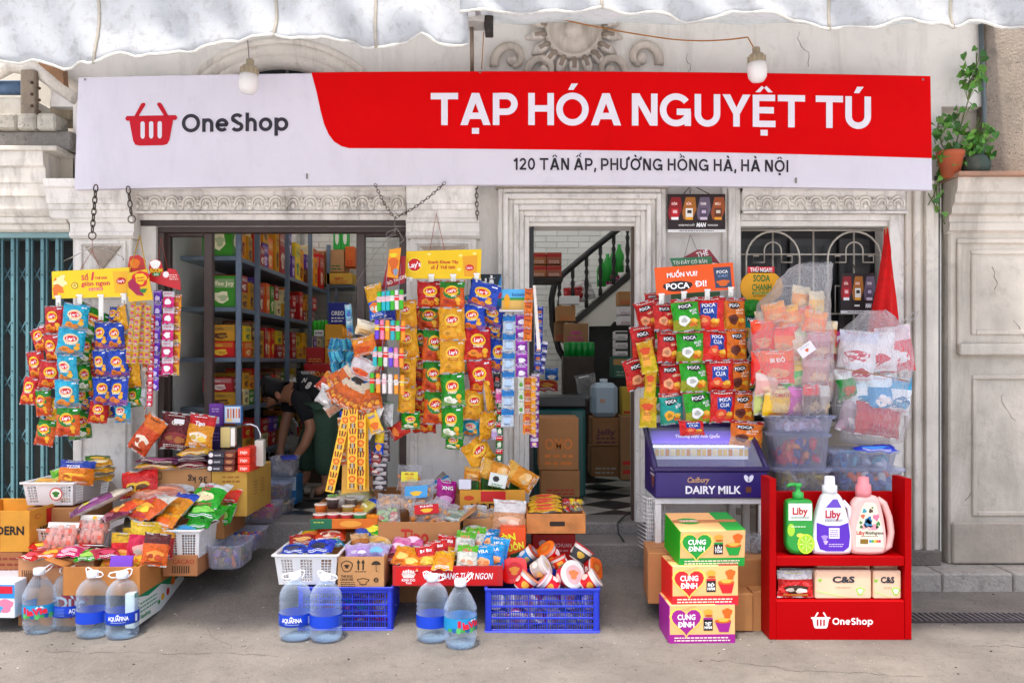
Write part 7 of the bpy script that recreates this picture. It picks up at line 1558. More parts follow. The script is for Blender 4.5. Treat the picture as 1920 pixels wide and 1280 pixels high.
rr = random.Random(3); cn = [('sky-blue','4a90d0'),('white','e0dcd8'),('orange','d8702a'),('purple','7a3a9a'),('red','c8303a'),('navy','2a3a8a'),('green','3a8a5a'),('pink','d86a9a'),('gold','c89a3a'),('crimson','a81e3a'),('teal','3a9aa8'),('cream','e8d8b8')]
for i in range(12): cup(f'{cn[i][0]} cup lying inside the right blue crate behind its slats',932 + (i % 6) * 33,1122 + (i // 6) * 34,-1.0 + rr.uniform(0,.08),80 + rr.uniform(-40,40),rr.uniform(-60,60),.048,.08,cn[i][1],grp='noodle cups inside the right blue crate')
for i in range(10): pk(f'{cn[(i * 5) % 12][0]} snack bag behind the slats of the left blue crate',585 + (i % 5) * 32,1128 + (i // 5) * 32,-.98 + rr.uniform(0,.08),.12,.12,.05,cn[(i * 5) % 12][1],'c8b8d0',cn[(i * 3 + 1) % 12][1],None,'ffffff',-20,rr.uniform(-40,40),rr.uniform(-20,20),v=i % 3,grp='snack bags inside the left blue crate')
# ---------------------------------------------------------------- chocolate cooler on its stand
CK = thing('display_cooler','purple chocolate cooler with sloping glass on a white metal stand','cooler',(1.07,-.56,.62))
x0,x1,yf,yb = .775,1.378,-.75,-.36; zb_,zf,zt = .62,.775,.985; pu = '2a1468'
mb = MB()
def ypr(mb,pts,xa,xb,col,mat='plastic'):
 n = len(pts); V = [(xa,p[0],p[1]) for p in pts] + [(xb,p[0],p[1]) for p in pts]
 mb.add(V,[(i,n + i,n + (i + 1) % n,(i + 1) % n) for i in range(n)] + [tuple(range(n)),tuple(range(n,2 * n))[::-1]],col,mat)
for a,b in ((x0,x0 + .02),(x1 - .02,x1)): ypr(mb,[(yf + .004,zb_),(yb - .004,zb_),(yb - .004,zt - .004),(yf + .004,zf - .004)],a,b,pu)
mb.box(x0 + .0005,x1 - .0005,yf,yf + .02,zb_ + .001,zf - .012,pu,'plastic',.004); mb.box(x0 + .02,x1 - .02,yb - .02,yb,zb_,zt - .01,pu,'plastic',0); mb.box(x0 + .02,x1 - .02,yf + .02,yb - .02,zb_,zb_ + .03,'e8eaf0','plastic',0)
sf = flat(((x0 + x1) / 2,yf,(zb_ + zf) / 2 - .006)); pr_text(mb,sf,'DAIRY MILK',.01,-.026,h=.04,w=.3,col='f4f0f8',off=.002,bold=.03); pr_text(mb,sf,'Cadbury',-.07,.028,h=.028,w=.12,col='c89a6a',off=.002,shear=.3)
pr_disc(mb,sf,.19,.035,.012,.022,'eae6f4',.002,rot=.5); pr_disc(mb,sf,.212,.035,.012,.022,'eae6f4',.002,rot=-.5); pr_rect(mb,sf,.185,.215,-.04,-.01,'6a3a24',.002)
sl_ = flat((x0,-.56,.75),(0,-1,0)); pr_disc(mb,sl_,.1,-.04,.04,.04,'8a4a34',.001,wob=.3); pr_lines(mb,sl_,.02,.15,.02,2,.012,.025,'d8d0e8'); part(mb,'cabinet',CK)
mb = MB(); dn = Vector((0,yb - yf,zt - zf)).normalized()
def sl(px,t): return Vector((px,yf + (yb - yf) * t,zf + (zt - zf) * t))
for a,b in (((x0,0),(x0,1)),((x1,0),(x1,1)),((x0,1),(x1,1))): mb.tube([sl(*a),sl(*b)],.016,'2a1654','plastic',4)
mb.box(x0 - .012,x1 + .012,yf - .012,yf + .03,zf - .012,zf + .014,'2a1654','plastic',.006); part(mb,'trim_frame',CK)
mb = MB(); q = [sl(x0 + .012,.04),sl(x1 - .012,.04),sl(x1 - .012,.97),sl(x0 + .012,.97)]; mb.add(q,[(0,1,2,3)],'dfe6ea','glass'); part(mb,'glass_lid',CK)
mb = MB(); mb.box(x0 + .03,x1 - .03,yb - .03,yb - .024,zt - .1,zt - .03,'5a3ab0','print',0); sf = flat(((x0 + x1) / 2,yb - .03,zt - .06)); pr_text(mb,sf,'Thương hiệu Anh Quốc',0,0,h=.018,w=.26,col='f0e0e8',off=.002); part(mb,'header_strip',CK)
mb = MB(); mb.box(x0 + .04,x1 - .04,yb - .06,yb - .045,zt - .125,zt - .115,'f2f6ff','lampglow',0); mb.box(x1 - .028,x1 - .022,yf + .05,yb - .06,zf - .04,zf - .03,'f2f6ff','lampglow',0); part(mb,'light_tube',CK)
mb = MB(); mb.box(x0 + .03,x1 - .03,yb - .12,yb - .1,.8,.87,'e4e8ec','plastic',.002)
for i in range(18): mb.box(x0 + .04 + i * .03,x0 + .062 + i * .03,yb - .124,yb - .1205,.82,.858,['d8b06a','e8c88a','c88a4a','f0e0b8'][i % 4],'foilflat',.001)
part(mb,'rack',CK)
for i in range(8): smallbox(f'{["leftmost","second","third","fourth","fifth","sixth","seventh","rightmost"][i]} violet chocolate box inside the purple cooler',0,0,0,.06,.06 + .03 * (i > 4),.1,'5a2aa8' if i % 2 else 'e0dce8',(lambda mb,sf,w,h: pr_text(mb,sf,'DAIRY',0,0,w=w * .8,col='f0e8f4',off=.002)) if i % 2 else None,i * 3 - 8,'chocolate boxes in the purple cooler','box').location = (x0 + .08 + i * .062,-.6,.652)
ST2 = thing('metal_stand','white welded metal stand under the purple cooler','stand',(1.07,-.56,0))
mb = MB()
for a in ((x0,x1,yf + .02,yf + .05),(x0,x1,yb - .05,yb - .02)): mb.box(a[0],a[1],a[2],a[3],.585,.617,'e6e4e0','paint',.003)
for a in (x0,x1 - .03): mb.box(a,a + .03,yf + .05,yb - .05,.586,.616,'e6e4e0','paint',.003)
part(mb,'top_frame',ST2)
for xx_ in (x0 + .002,x1 - .037):
 for yy_ in (yf + .022,yb - .052): mb = MB(); mb.box(xx_,xx_ + .034,yy_,yy_ + .03,.01,.584,'e0ded8','paint',.003); part(mb,'leg',ST2)
mb = MB(); a,b = P(1214,934,-.62),P(1262,1032,-.62)
for i in range(13):
 x = a.x + (b.x - a.x) * i / 12; mb.tube([(x,-.62,a.z),(x + .01,-.62,b.z)],.002,'eeece8','plastic',4)
for i in range(14): z = a.z + (b.z - a.z) * i / 13; mb.tube([(a.x,-.62,z),(b.x,-.62,z)],.002,'eeece8','plastic',4); mb.tube([(a.x,-.62,z),(a.x - .03,-.45,z)],.002,'eeece8','plastic',4)
mb.tube([(a.x,-.62,a.z),(b.x,-.62,a.z),(b.x,-.45,a.z),(a.x - .03,-.45,a.z)],.004,'eeece8','plastic',6,closed=True)
single(mb,'wire_basket','white wire mesh basket hooked on the left of the stand','basket',None,origin=a)
mb = MB(); mb.tube([P(1214,1028,-.3),P(1175,1022,-.3),P(1160,1000,-.25),P(1158,980,-.1),P(1172,966,.1),P(1188,960,.2)],.006,'2a2c2c','plastic',6); single(mb,'power_cable','dark cable curling over the steps of the central doorway','cable',None,origin=P(1160,1000,-.25))
# ---- noodle cartons
def cung(k,sub):
 def f(mb,sf,w,h):
  pr_rect(mb,sf,-w / 2,w / 2,-h / 2,-h * .26,k,.001); pts = []
  for i in range(24): t = 2 * pi * i / 24; pts.append((-w * .24 + .0046 * w / .33 * 16 * sin(t) ** 3,h * .1 + .0044 * (13 * cos(t) - 5 * cos(2 * t) - 2 * cos(3 * t) - cos(4 * t))))
  big = [(-w * .24 + (p[0] + w * .24) * 1.16,h * .1 + (p[1] - h * .1) * 1.16) for p in pts]
  pr_poly(mb,sf,big,'f0c860',.0015); pr_poly(mb,sf,pts,k,.002); pr_text(mb,sf,'CUNG',-w * .24,h * .19,h=h * .13,w=w * .27,col='ffffff',off=.003,bold=.03); pr_text(mb,sf,'ĐÌNH',-w * .24,h * .0,h=h * .13,w=w * .24,col='ffffff',off=.003,bold=.03)
  pr_rect(mb,sf,w * .02,w * .16,-h * .16,h * .12,'1c1a1c',.0015); pr_text(mb,sf,sub[0],w * .09,h * .02,h=h * .07,w=w * .1,col='ffffff',off=.0025,bold=.03); pr_text(mb,sf,sub[1],w * .09,-h * .08,h=h * .07,w=w * .11,col='ffffff',off=.0025,bold=.03); pr_rect(mb,sf,w * .02,w * .16,h * .12,h * .17,k,.0016)
  pr_disc(mb,sf,w * .09,h * .3,w * .07,h * .09,'f0a03a',.0015,wob=.1); pr_disc(mb,sf,w * .1,h * .22,w * .06,h * .03,'b85a1c',.002)
  pr_poly(mb,sf,[(w * .19,h * .08),(w * .44,h * .08),(w * .4,-h * .2),(w * .26,-h * .2)][::-1],k,.0015); pr_disc(mb,sf,w * .315,h * .08,w * .125,h * .06,'c8601c',.002); pr_disc(mb,sf,w * .38,h * .28,w * .07,h * .14,'e8641c',.0018,wob=.25); pr_disc(mb,sf,w * .32,h * .11,w * .09,h * .05,'f0b04a',.0025,wob=.2)
  pr_lines(mb,sf,-w * .42,w * .42,-h * .33,2,h * .03,h * .07,'f4e0d0',.002)
  for q in (.2,.28,.36): pr_poly(mb,sf,[(-w * .48 + q * .03,h * .3),(-w * .1,h * (.3 + q * .5)),(-w * .1,h * (.3 + q * .5) + .001),(-w * .48 + q * .03,h * .302)],'c87a4a',.001)
 return f
def cardbox(lab,a,k,sub,rz,rx=0):
 px0,px1,pyt,pyb,y,d = a; X0_,X1_,z0,z1 = AB(px0,px1,pyt,pyb,y); w,h = X1_ - X0_,z1 - z0; mb = MB(); mb.box(-w / 2,w / 2,0,d,0,h,'e8bc90','carton',.003); mb.box(-w / 2 - .0006,-w / 2 + .004,-.0006,d * .98,.002,h - .002,k,'carton',0)
 cung(k,sub)(mb,flat((0,0,h / 2)),w,h); t = flat((0,d / 2,h),(1,0,0),(0,1,0)); pr_rect(mb,t,w * .2,w / 2,-d / 2,d / 2,k,.001); pr_rect(mb,t,-w * .5,w * .5,-.02,.02,'b87a4a',.002); pr_disc(mb,t,-w * .25,0,.06,.05,k,.0015); pr_text(mb,t,'CUNG ĐÌNH',-w * .25,.0,h=.02,w=.09,col='ffffff',off=.003)
 return single(mb,'noodle_carton',lab,'carton','stacked noodle cartons',((X0_ + X1_) / 2,y,z0),(radians(rx),0,radians(rz)))
cardbox('purple-edged noodle carton at the bottom of the stack',(1254,1379,1133,1206,-1.26,.24),'9a1e8a',('THỊT','HẦM'),2)
cardbox('red-edged noodle carton in the middle of the stack',(1259,1385,1060,1134,-1.25,.24),'d0202a',('BÒ','HẦM'),2.5)
cardbox('green-edged noodle carton topping the stack',(1272,1397,992,1061,-1.23,.3),'1f9a3a',('LẨU','TÔM'),4,7)
closed_carton('brown carton with a tape band left of the noodle carton stack',1219,1262,1036,1132,-.98,.3,'b87a48',rz=-4); closed_carton('flattened brown carton leaning right of the red-edged noodle carton',1380,1446,1048,1112,-.95,.2,'b98552',tape=False,rz=2)
closed_carton('brown carton low between the noodle stack and the red stand',1376,1412,1112,1183,-1.08,.2,'b8844f',tape=False); closed_carton('small brown carton touching the left side of the red stand',1411,1452,1108,1184,-1.06,.22,'c08b56',tape=False)
mb = MB()
for i in range(5): pillow(mb,.1,.12,.06,'d8dce4',mat='film',seed=i,M=xform(P(1408 + i * 9,1018 + (i % 2) * 12,-.8),.4 * i,.3 * i,i))
single(mb,'plastic_bag','crumpled clear plastic bag below the cooler beside the red stand','plastic bag',None,origin=P(1425,1030,-.8))
# ---- tubs behind the red stand
mb = MB(); a,b = P(1448,926,-.72),P(1690,930,-.72); mb.box(a.x,b.x,-.72,-.3,b.z - .06,a.z - .001,'8a6a48','wood',.004)
for xx_ in (a.x + .02,b.x - .06):
 for yy_ in (-.7,-.36): mb.box(xx_,xx_ + .04,yy_,yy_ + .04,.05,b.z - .061,'7a5c3e','wood',.004)
single(mb,'wooden_bench','brown bench behind the red stand carrying the clear tubs','bench',None,origin=(a.x,-.72,0))
bl_ = ['3a7ac8','e87a2a','d8481c','e8e4e0','2a4aa8','58a8c8']
tub('lidded clear tub lowest at the left behind the red stand',1458,1562,885,926,-.66,.3,['c8c07a','a8a888','e8d84a','c8c8c8'],True,11,.02,60)
tub('clear tub of blue and orange packets under the topmost lidded tub',1455,1562,818,882,-.64,.28,['2a5ac8','e8641c','f0a03a','1c3a8a','d8341c'],True,12,.024,70)
tub('lidded clear tub topmost below the large sack of snacks',1450,1570,784,814,-.62,.28,['c8c0d8','b8a0b0','e0dce8'],True,13,.016,60)
tub('wide blue tub at the bottom right behind the red stand',1564,1702,884,926,-.66,.3,['e8ecf0','3a9ad0','2a6ab8','e87a4a'],True,14,.022,80)
tub('blue tub with teal and white packets above the wide blue tub',1562,1690,850,881,-.64,.28,['e8ecf0','3aa0b8','1c5a8a','c8d8e8','3a9ad0'],True,15,.02,80)
pk('shiny blue and violet packet squeezed under the sack of nappies',1640,842,-.6,.24,.06,.05,'2a4ad0','5a3ac8','3a8ae0',None,'ffffff',-70,0,0)
# ---- big clear sacks
def sack(lab,px0,px1,pyt,pyb,y,prof,seed,tie):
 x0,x1,z0,z1 = AB(px0,px1,pyt,pyb,y); w,h = x1 - x0,z1 - z0; t = thing('clear_sack',lab,'sack',((x0 + x1) / 2,y,z0),None,'big clear plastic sacks in front of the window')
 mb = MB(); n = 40; m = 30; V = []
 for j in range(m + 1):
  v = j / m;
  for k in range(len(prof) - 1):
   if prof[k][0] <= v <= prof[k + 1][0]: q = (v - prof[k][0]) / (prof[k + 1][0] - prof[k][0]); q = q * q * (3 - 2 * q); rr_ = prof[k][1] + (prof[k + 1][1] - prof[k][1]) * q; cx = prof[k][2] + (prof[k + 1][2] - prof[k][2]) * q
  for i in range(n):
   th = 2 * pi * i / n; p = Vector((cos(th),sin(th),0)); ns = noise.noise(Vector((cos(th) * 1.6 + seed,sin(th) * 1.6,v * 5))) * .13 + noise.noise(Vector((cos(th) * 5 + seed,sin(th) * 5,v * 9))) * .07 + (.10 * sin(th * 9 + v * 3) * max(0,v - .75) * 4)
   V.append(((cx + rr_ * cos(th) * (1 + ns)) * w / 2,rr_ * sin(th) * (1 + ns) * w * .38,v * h + .01 * noise.noise(Vector((th * 2,v * 3,seed)))))
 mb.add(V,[(j * n + i,j * n + (i + 1) % n,(j + 1) * n + (i + 1) % n,(j + 1) * n + i) for j in range(m) for i in range(n)],'f4f2f4','film',True); part(mb,'film_bag',t,world=False)
 if tie:
  mb = MB(); mb.tube([(w / 2 * .99 * cos(a),w * .385 * sin(a),h * tie + .04 * cos(a) * -1) for a in [2 * pi * k / 24 for k in range(24)]],.003,'a86a3a','print',5,closed=True); part(mb,'tie_string',t,world=False)
 return t
sack('tall clear sack of snack packs hanging left of the red flag',1404,1562,494,782,-.5,[(0,.1,.1),(.03,.7,.1),(.15,.86,.1),(.5,.98,0),(.72,.86,.05),(.88,.66,.3),(.96,.5,.45),(1,.38,.6)],1,0)
sack('shorter clear sack of nappy packs tied with string at the right',1566,1704,582,836,-.5,[(0,.2,0),(.04,.85,0),(.3,1.0,0),(.7,1.0,0),(.85,.85,.05),(.95,.5,.1),(1,.25,.15)],5,.52)
mb = MB(); mb.tube([P(1690,604,-.5),P(1708,588,-.5),P(1722,584,-.5),P(1716,596,-.5),P(1700,602,-.5)],.004,'e8e4e4','film',6); single(mb,'tie_ends','loose white plastic ties at the neck of the nappy sack','tie',None,origin=P(1700,600,-.5))
for i,a in enumerate([(1452,586,.09,.09,'e88a1c','f0a83a',12),(1478,592,.09,.09,'e8921c','f0b84a',15),(1502,596,.09,.1,'f0a01c','e8701c',8),(1528,604,.09,.1,'e8841c','f0a03a',-10),(1430,630,.09,.15,'e0481c','e8601c',4),(1462,640,.14,.15,'e8805a','e8502a',0),(1456,688,.14,.15,'e0502a','e87048',3),(1424,690,.07,.15,'d8401c','e8562a',0),
 (1500,640,.11,.13,'e8d8c8','d8e0c0',-5),(1536,648,.1,.12,'a87078','c89098',4),(1530,696,.12,.13,'b08080','c8a0a0',0),(1494,704,.14,.13,'4aa83a','e8c83a',6),(1438,720,.1,.1,'e0b0a8','e8d0c8',0),(1458,752,.13,.14,'e8c01c','e8d8b0',-2),(1492,752,.09,.14,'b02a9a','d86ac0',-3),(1520,750,.08,.14,'4a2a2a','c83a2a',3),(1542,752,.06,.14,'9a9088','d8d4d0',0),(1424,752,.06,.12,'c8d08a','e0e0b0',0)]):
 px,py,w,h,b_,b2,ry = a; ordx = ['first','second','third','fourth'][i] + ' from the left in the orange row atop' if i < 4 else ''
 nm = ['','','','','narrow red-orange','salmon','coral SNACK BI DO','tomato red sliver of a','cream','dusty rose','mauve brown','green and yellow','pale pink','yellow TOMATO','magenta','dark brown and red','grey','pale lime'][i]
 pk(f'orange packet, {ordx} the tall sack' if i < 4 else f'{nm} packet inside the tall clear sack',px,py,-.56 + .03 * (i % 3),w * 1.45,h * 1.3,.07,b_,b2,mixc(b_,'f0d0a0',.5),{6: 'BI ĐỎ',13: 'TOMATO'}.get(i),'ffffff' if i != 13 else 'c8281c',5,ry,i * 3 - 20,v=i % 4,grp='packets inside the tall sack',mat='foilflat')
for i,(px,py,cl_,nm) in enumerate([(1480,618,'e0641c','burnt orange'),(1512,622,'e8941c','amber'),(1546,626,'d8744a','terracotta'),(1440,606,'e8a03a','honey yellow'),(1482,664,'c83a2a','brick red'),(1514,668,'a8b83a','olive'),(1550,670,'9a5a60','plum brown'),(1478,726,'c8802a','ochre'),(1512,724,'4a9a4a','leaf green'),(1548,722,'b86a6a','rose brown'),(1500,560,'e8a05a','peach'),(1530,570,'e8b86a','light apricot')]):
 pk(f'{nm} packet in the rear layer of the tall sack',px,py,-.47,.14,.15,.06,cl_,'e8d8b8',mixc(cl_,'f0e0a0',.5),None,'ffffff',5,(i * 37) % 30 - 15,i * 5 - 20,v=i % 4,grp='rear packets in the tall sack',mat='foilflat')
mb = MB(); mb.box(-.045,.045,-.002,0,-.03,.03,'ece8ea','carton',0); pr_disc(mb,flat((0,-.0025,0)),0,-.004,.01,.009,'d8602a',.001,wob=.2); pr_lines(mb,flat((0,-.0025,0)),-.03,.03,.02,1,.004,.01,'a8a0a0')
single(mb,'paper_tag','white paper tag stuck aslant on the tall sack','tag',None,P(1512,655,-.68),(0,radians(-35),0))
for i,a in enumerate([(1608,655,.15,.16,'e8e4e6','d8d8e4','c8304a','white'),(1640,660,.16,.17,'e8e0e2','f0ecee','c81e3a','white and crimson'),(1678,655,.14,.2,'c8304a','e8d0d4','e8e4e6','crimson'),(1612,690,.12,.12,'e8e8ec','f4f0f2','b82a3a','upper white'),(1586,720,.08,.14,'3a8a4a','e8ecea','c8502a','green and white'),(1620,738,.14,.15,'e8ecf0','d8e8f0','3a9ac8','sky and white'),(1650,738,.11,.16,'2a90c0','e0ecf4','e8e4e8','turquoise'),(1682,742,.12,.16,'e4eaf0','3a9ac0','2a7ab0','blue pointed'),(1600,782,.13,.15,'a8949c','c8b8c0','e8e0e4','mauve grey'),(1646,788,.22,.14,'a81e34','a0243a','b83048','folded dark red')]):
 px,py,w,h,b_,b2,bl,nm = a; pk(f'{nm} nappy pack inside the tied sack',px,py,-.54 + .02 * (i % 3),w * 1.4,h * 1.35,.1,b_,b2,bl,None,'e8a0a8',0,(-6,4,8,-4,10,2,0,-5,-20,-8)[i],i * 4 - 18,v=i % 4,grp='nappy packs in the tied sack',mat='foilflat',blob2='4aa0c8' if i in (5,7) else None)
# ---------------------------------------------------------------- red stand
RS = thing('product_stand','bright red two-shelf stand with white basket logo on its base','stand',(1.6,-1.1,0)); y = -1.21; s = S(y); rx = lambda px: (px - 960) / s; rz = lambda py: CZ - (py - HY) / s
rd = 'a80005'; d = .15; mg = 'redgloss'
for a,b in ((1443,1455),(1697,1709)):
 b0 = MB(); b0.prism([(rx(a),0.004),(rx(b),.004),(rx(b),rz(930) if b < 1500 else rz(900)),(rx(b) if b < 1500 else rx(b),rz(900) if b > 1500 else rz(930)),(rx(b) - (.0 if b > 1500 else .0),rz(897)),(rx(a),rz(897))],y,y + d,rd,mg); part(b0,'side_panel',RS)
for nm,a in (('back_panel',(1455,1697,928,1195,y + d - .02,y + d)),('shelf',(1455,1697,1043,1061,y + .004,y + d - .02)),('base_panel',(1455,1697,1126,1200,y + .002,y + .02)),('shelf',(1455,1697,1126,1132,y + .02,y + d - .02))):
 mb = MB(); mb.box(rx(a[0]) + .0005,rx(a[1]) - .0005,a[4],a[5],rz(a[3]),rz(a[2]),rd,mg,.003)
 if nm == 'base_panel': sf = flat((rx(1576),y + .002,rz(1165))); basket(mb,sf,rx(1539) - rx(1576),.012,37 / s,'f4e4e6',rd,.001); stroke_text(mb,sf,'OneShop',rx(1561) - rx(1576),rx(1637) - rx(1576),-.014,12.5 / s,'f4e4e6',.001)
 part(mb,nm,RS)
def bslab(mb,pts,cx,z0,k,yc,th,col,mat='plastic',ins=.88):
 n = len(pts); mx = sum(p[0] for p in pts) / n; mz = sum(p[1] for p in pts) / n; V = []
 for q,yy_ in ((ins,-th / 2),(.97,-th * .36),(1,-th * .15),(1,th * .15),(.97,th * .36),(ins,th / 2)):
  for p in pts: V.append((cx + (mx + (p[0] - mx) * q) * k,yc + yy_,z0 + (mz + (p[1] - mz) * q) * k))
 Fc = [(j * n + i,j * n + (i + 1) % n,(j + 1) * n + (i + 1) % n,(j + 1) * n + i) for j in range(5) for i in range(n)] + [tuple(range(n))[::-1],tuple(range(5 * n,6 * n))]
 mb.add(V,Fc,col,mat,True); mb.s[-1] = mb.s[-2] = False
k = 1 / s; zs = rz(1043) + .001; yc = -1.155
def smooth(pts,it=2):
 for _ in range(it): pts = [q for a,b in zip(pts,pts[1:] + pts[:1]) for q in ((a[0] * .75 + b[0] * .25,a[1] * .75 + b[1] * .25),(a[0] * .25 + b[0] * .75,a[1] * .25 + b[1] * .75))]
 return pts
def det(lab,cpx,pts,col,cap,handle=None): t = thing('detergent_bottle',lab,'bottle',(rx(cpx),yc,zs)); mb = MB(); bslab(mb,smooth(pts),rx(cpx),zs,k,yc,.066,col); part(mb,'bottle_body',t); return t,flat((rx(cpx),yc - .0331,zs))
t,sf = det('green pump bottle with a lime picture, left on the red stand',1503,[(-26,0),(26,0),(26,50),(26,98),(22,104),(8,106),(-8,106),(-22,104),(-26,98),(-26,50)],'1f9a34',0)
mb = MB(); pr_rect(mb,sf,-22 * k,22 * k,66 * k,98 * k,'f0f4ec',.001); pr_text(mb,sf,'Liby',0,84 * k,h=13 * k,w=29 * k,col='b81e1e',off=.002,bold=.03); pr_lines(mb,sf,-17 * k,17 * k,73 * k,2,.003,.007,'2a6a34',.002); pr_disc(mb,sf,11 * k,22 * k,16 * k,19 * k,'c8e83a',.001); pr_disc(mb,sf,11 * k,22 * k,13 * k,16 * k,'9ad02a',.002)
for i in range(8): a = i * pi / 4; pr_poly(mb,sf,[(11 * k,22 * k),((11 + 12 * cos(a)) * k,(22 + 14 * sin(a)) * k),((11 + 12 * cos(a + .14)) * k,(22 + 14 * sin(a + .14)) * k)],'e8f4a0',.003)
pr_disc(mb,sf,-17 * k,48 * k,7 * k,12 * k,'a8d83a',.001); pr_disc(mb,sf,0,38 * k,7 * k,4 * k,'d8e85a',.0015); pr_lines(mb,sf,-17 * k,12 * k,55 * k,1,.004,.008,'e8f4d8',.0015); part(mb,'front_label',t)
mb = MB(); M = Matrix.Translation((rx(1503),yc,zs)); mb.lathe([(.018,105 * k),(.027,107 * k),(.027,117 * k),(.012,119 * k),(.009,127 * k),(.018,128 * k),(.018,134 * k),(0,135 * k)],'35b04a','plastic',16,M); mb.tube([(rx(1503),yc,zs + 132 * k),(rx(1488),yc,zs + 132 * k),(rx(1482),yc,zs + 128 * k)],.008,'35b04a','plastic',8); part(mb,'pump',t)
t,sf = det('white bottle with a purple front label, middle on the red stand',1565,[(-37,4),(-30,0),(30,0),(37,4),(38,40),(28,80),(20,108),(10,118),(-12,118),(-20,108),(-31,75),(-38,40)],'eeeef2',0)
mb = MB(); pr_poly(mb,sf,[(-31 * k,62 * k),(-31 * k,30 * k),(-25 * k,12 * k),(-12 * k,8 * k),(20 * k,8 * k),(30 * k,16 * k),(32 * k,36 * k),(29 * k,62 * k),(12 * k,56 * k),(-12 * k,56 * k)],'5a2ab8',.001); pr_poly(mb,sf,[(-14 * k,90 * k),(0,106 * k),(8 * k,106 * k),(16 * k,90 * k)][::-1],'6a4ac0',.001); pr_text(mb,sf,'Liby',0,78 * k,h=14 * k,w=29 * k,col='b81e3a',off=.002,bold=.03); pr_lines(mb,sf,-16 * k,18 * k,68 * k,2,.003,.006,'3a3a4a',.002)
pr_rect(mb,sf,-8 * k,12 * k,32 * k,52 * k,'e8e0f4',.002); pr_lines(mb,sf,-6 * k,10 * k,48 * k,4,.003,.009,'5a3a9a',.003); pr_disc(mb,sf,-16 * k,34 * k,6 * k,5 * k,'a88ae0',.002,wob=.3); pr_disc(mb,sf,-14 * k,25 * k,4 * k,4 * k,'c8b0f0',.002,wob=.3); pr_lines(mb,sf,-8 * k,20 * k,22 * k,2,.004,.01,'d8c8f4',.002); part(mb,'front_label',t)
M = Matrix.Translation((rx(1563),yc,zs)); mb = MB(); mb.lathe([(.036,116 * k),(.036,130 * k),(.026,132 * k),(.024,146 * k),(.022,148 * k),(0,148 * k)],'f0f2f6','plastic',20,M); part(mb,'cap',t)
mb = MB(); mb.tube([(rx(1588),yc,zs + 100 * k),(rx(1600),yc,zs + 88 * k),(rx(1604),yc,zs + 60 * k),(rx(1600),yc,zs + 40 * k)],.012,'eeeef2','plastic',8); part(mb,'handle',t)
t,sf = det('pale pink bottle with a flower label, right on the red stand',1634,[(-34,5),(-26,0),(24,0),(32,5),(35,30),(28,75),(22,100),(16,113),(-16,113),(-30,100),(-30,88),(-38,40)],'f0c0b8',0)
mb = MB(); pr_poly(mb,sf,[(-26 * k,16 * k),(26 * k,16 * k),(24 * k,50 * k),(12 * k,96 * k),(6 * k,100 * k),(-8 * k,100 * k),(-14 * k,92 * k),(-26 * k,50 * k)],'f4ead0',.001)
for (x,z,r_,cl_) in ((-2,66,7,'3a7aa8'),(-3,60,8,'4a8ab8'),(2,84,4,'5a3a2a'),(12,72,6,'e87a9a'),(-13,74,4,'d86a4a'),(-10,54,5,'e8a8b0'),(9,53,6,'e89aa8'),(0,52,5,'f0b8b8'),(16,60,4,'4a8a4a'),(-17,62,3,'4a8a4a'),(-10,84,4,'3aa0b0'),(5,90,2,'4a8a4a'),(-16,54,3,'3a7a3a'),(14,54,3,'3a7a3a')): pr_disc(mb,sf,x * k,z * k,r_ * k,r_ * k,cl_,.002,wob=.35,seed=x,n=12)
pr_text(mb,sf,'Liby',-17 * k,43 * k,h=7 * k,w=16 * k,col='c81e1e',off=.002,bold=.03); pr_text(mb,sf,'Moistfragrance',9 * k,43 * k,h=6 * k,w=34 * k,col='3a2a2a',off=.002); pr_rect(mb,sf,-18 * k,-3 * k,22 * k,31 * k,'8a6a1c',.002); pr_lines(mb,sf,-16 * k,16 * k,37 * k,1,.003,.006,'8a4a3a',.002)
for i in range(5): pr_disc(mb,sf,(1 + i * 4.4) * k,27 * k,2.6 * k,3 * k,['4aa0d0','58b058','e8c83a','e8702a','d83a6a'][i],.002,n=8)
part(mb,'front_label',t); M = Matrix.Translation((rx(1627),yc,zs)); mb = MB(); mb.lathe([(.036,111 * k),(.038,118 * k),(.036,132 * k),(.028,134 * k),(.026,146 * k),(.0,148 * k)],'e88a90','plastic',18,M); part(mb,'cap',t)
mb = MB(); mb.tube([(rx(1654),yc,zs + 104 * k),(rx(1666),yc,zs + 96 * k),(rx(1676),yc,zs + 70 * k),(rx(1680),yc,zs + 42 * k),(rx(1676),yc,zs + 16 * k),(rx(1660),yc,zs + 6 * k)],.0165,'f0c0b8','plastic',10); part(mb,'handle',t)
for i in range(2): pk('noodle packet with a fried egg picture, ' + ('front one on the red stand' if i == 0 else 'rear one on the red stand'),1491 + i * 5,1094 - i * 4,-1.165 + i * .04,.18,.135,.025,'c8281c','f0ecec','3a2414',None,'f0e060',-6,0,0,v=i,blob2='f4ead8' if i == 0 else 'e8a03a',grp='noodle packets on the red stand',bz=.4)
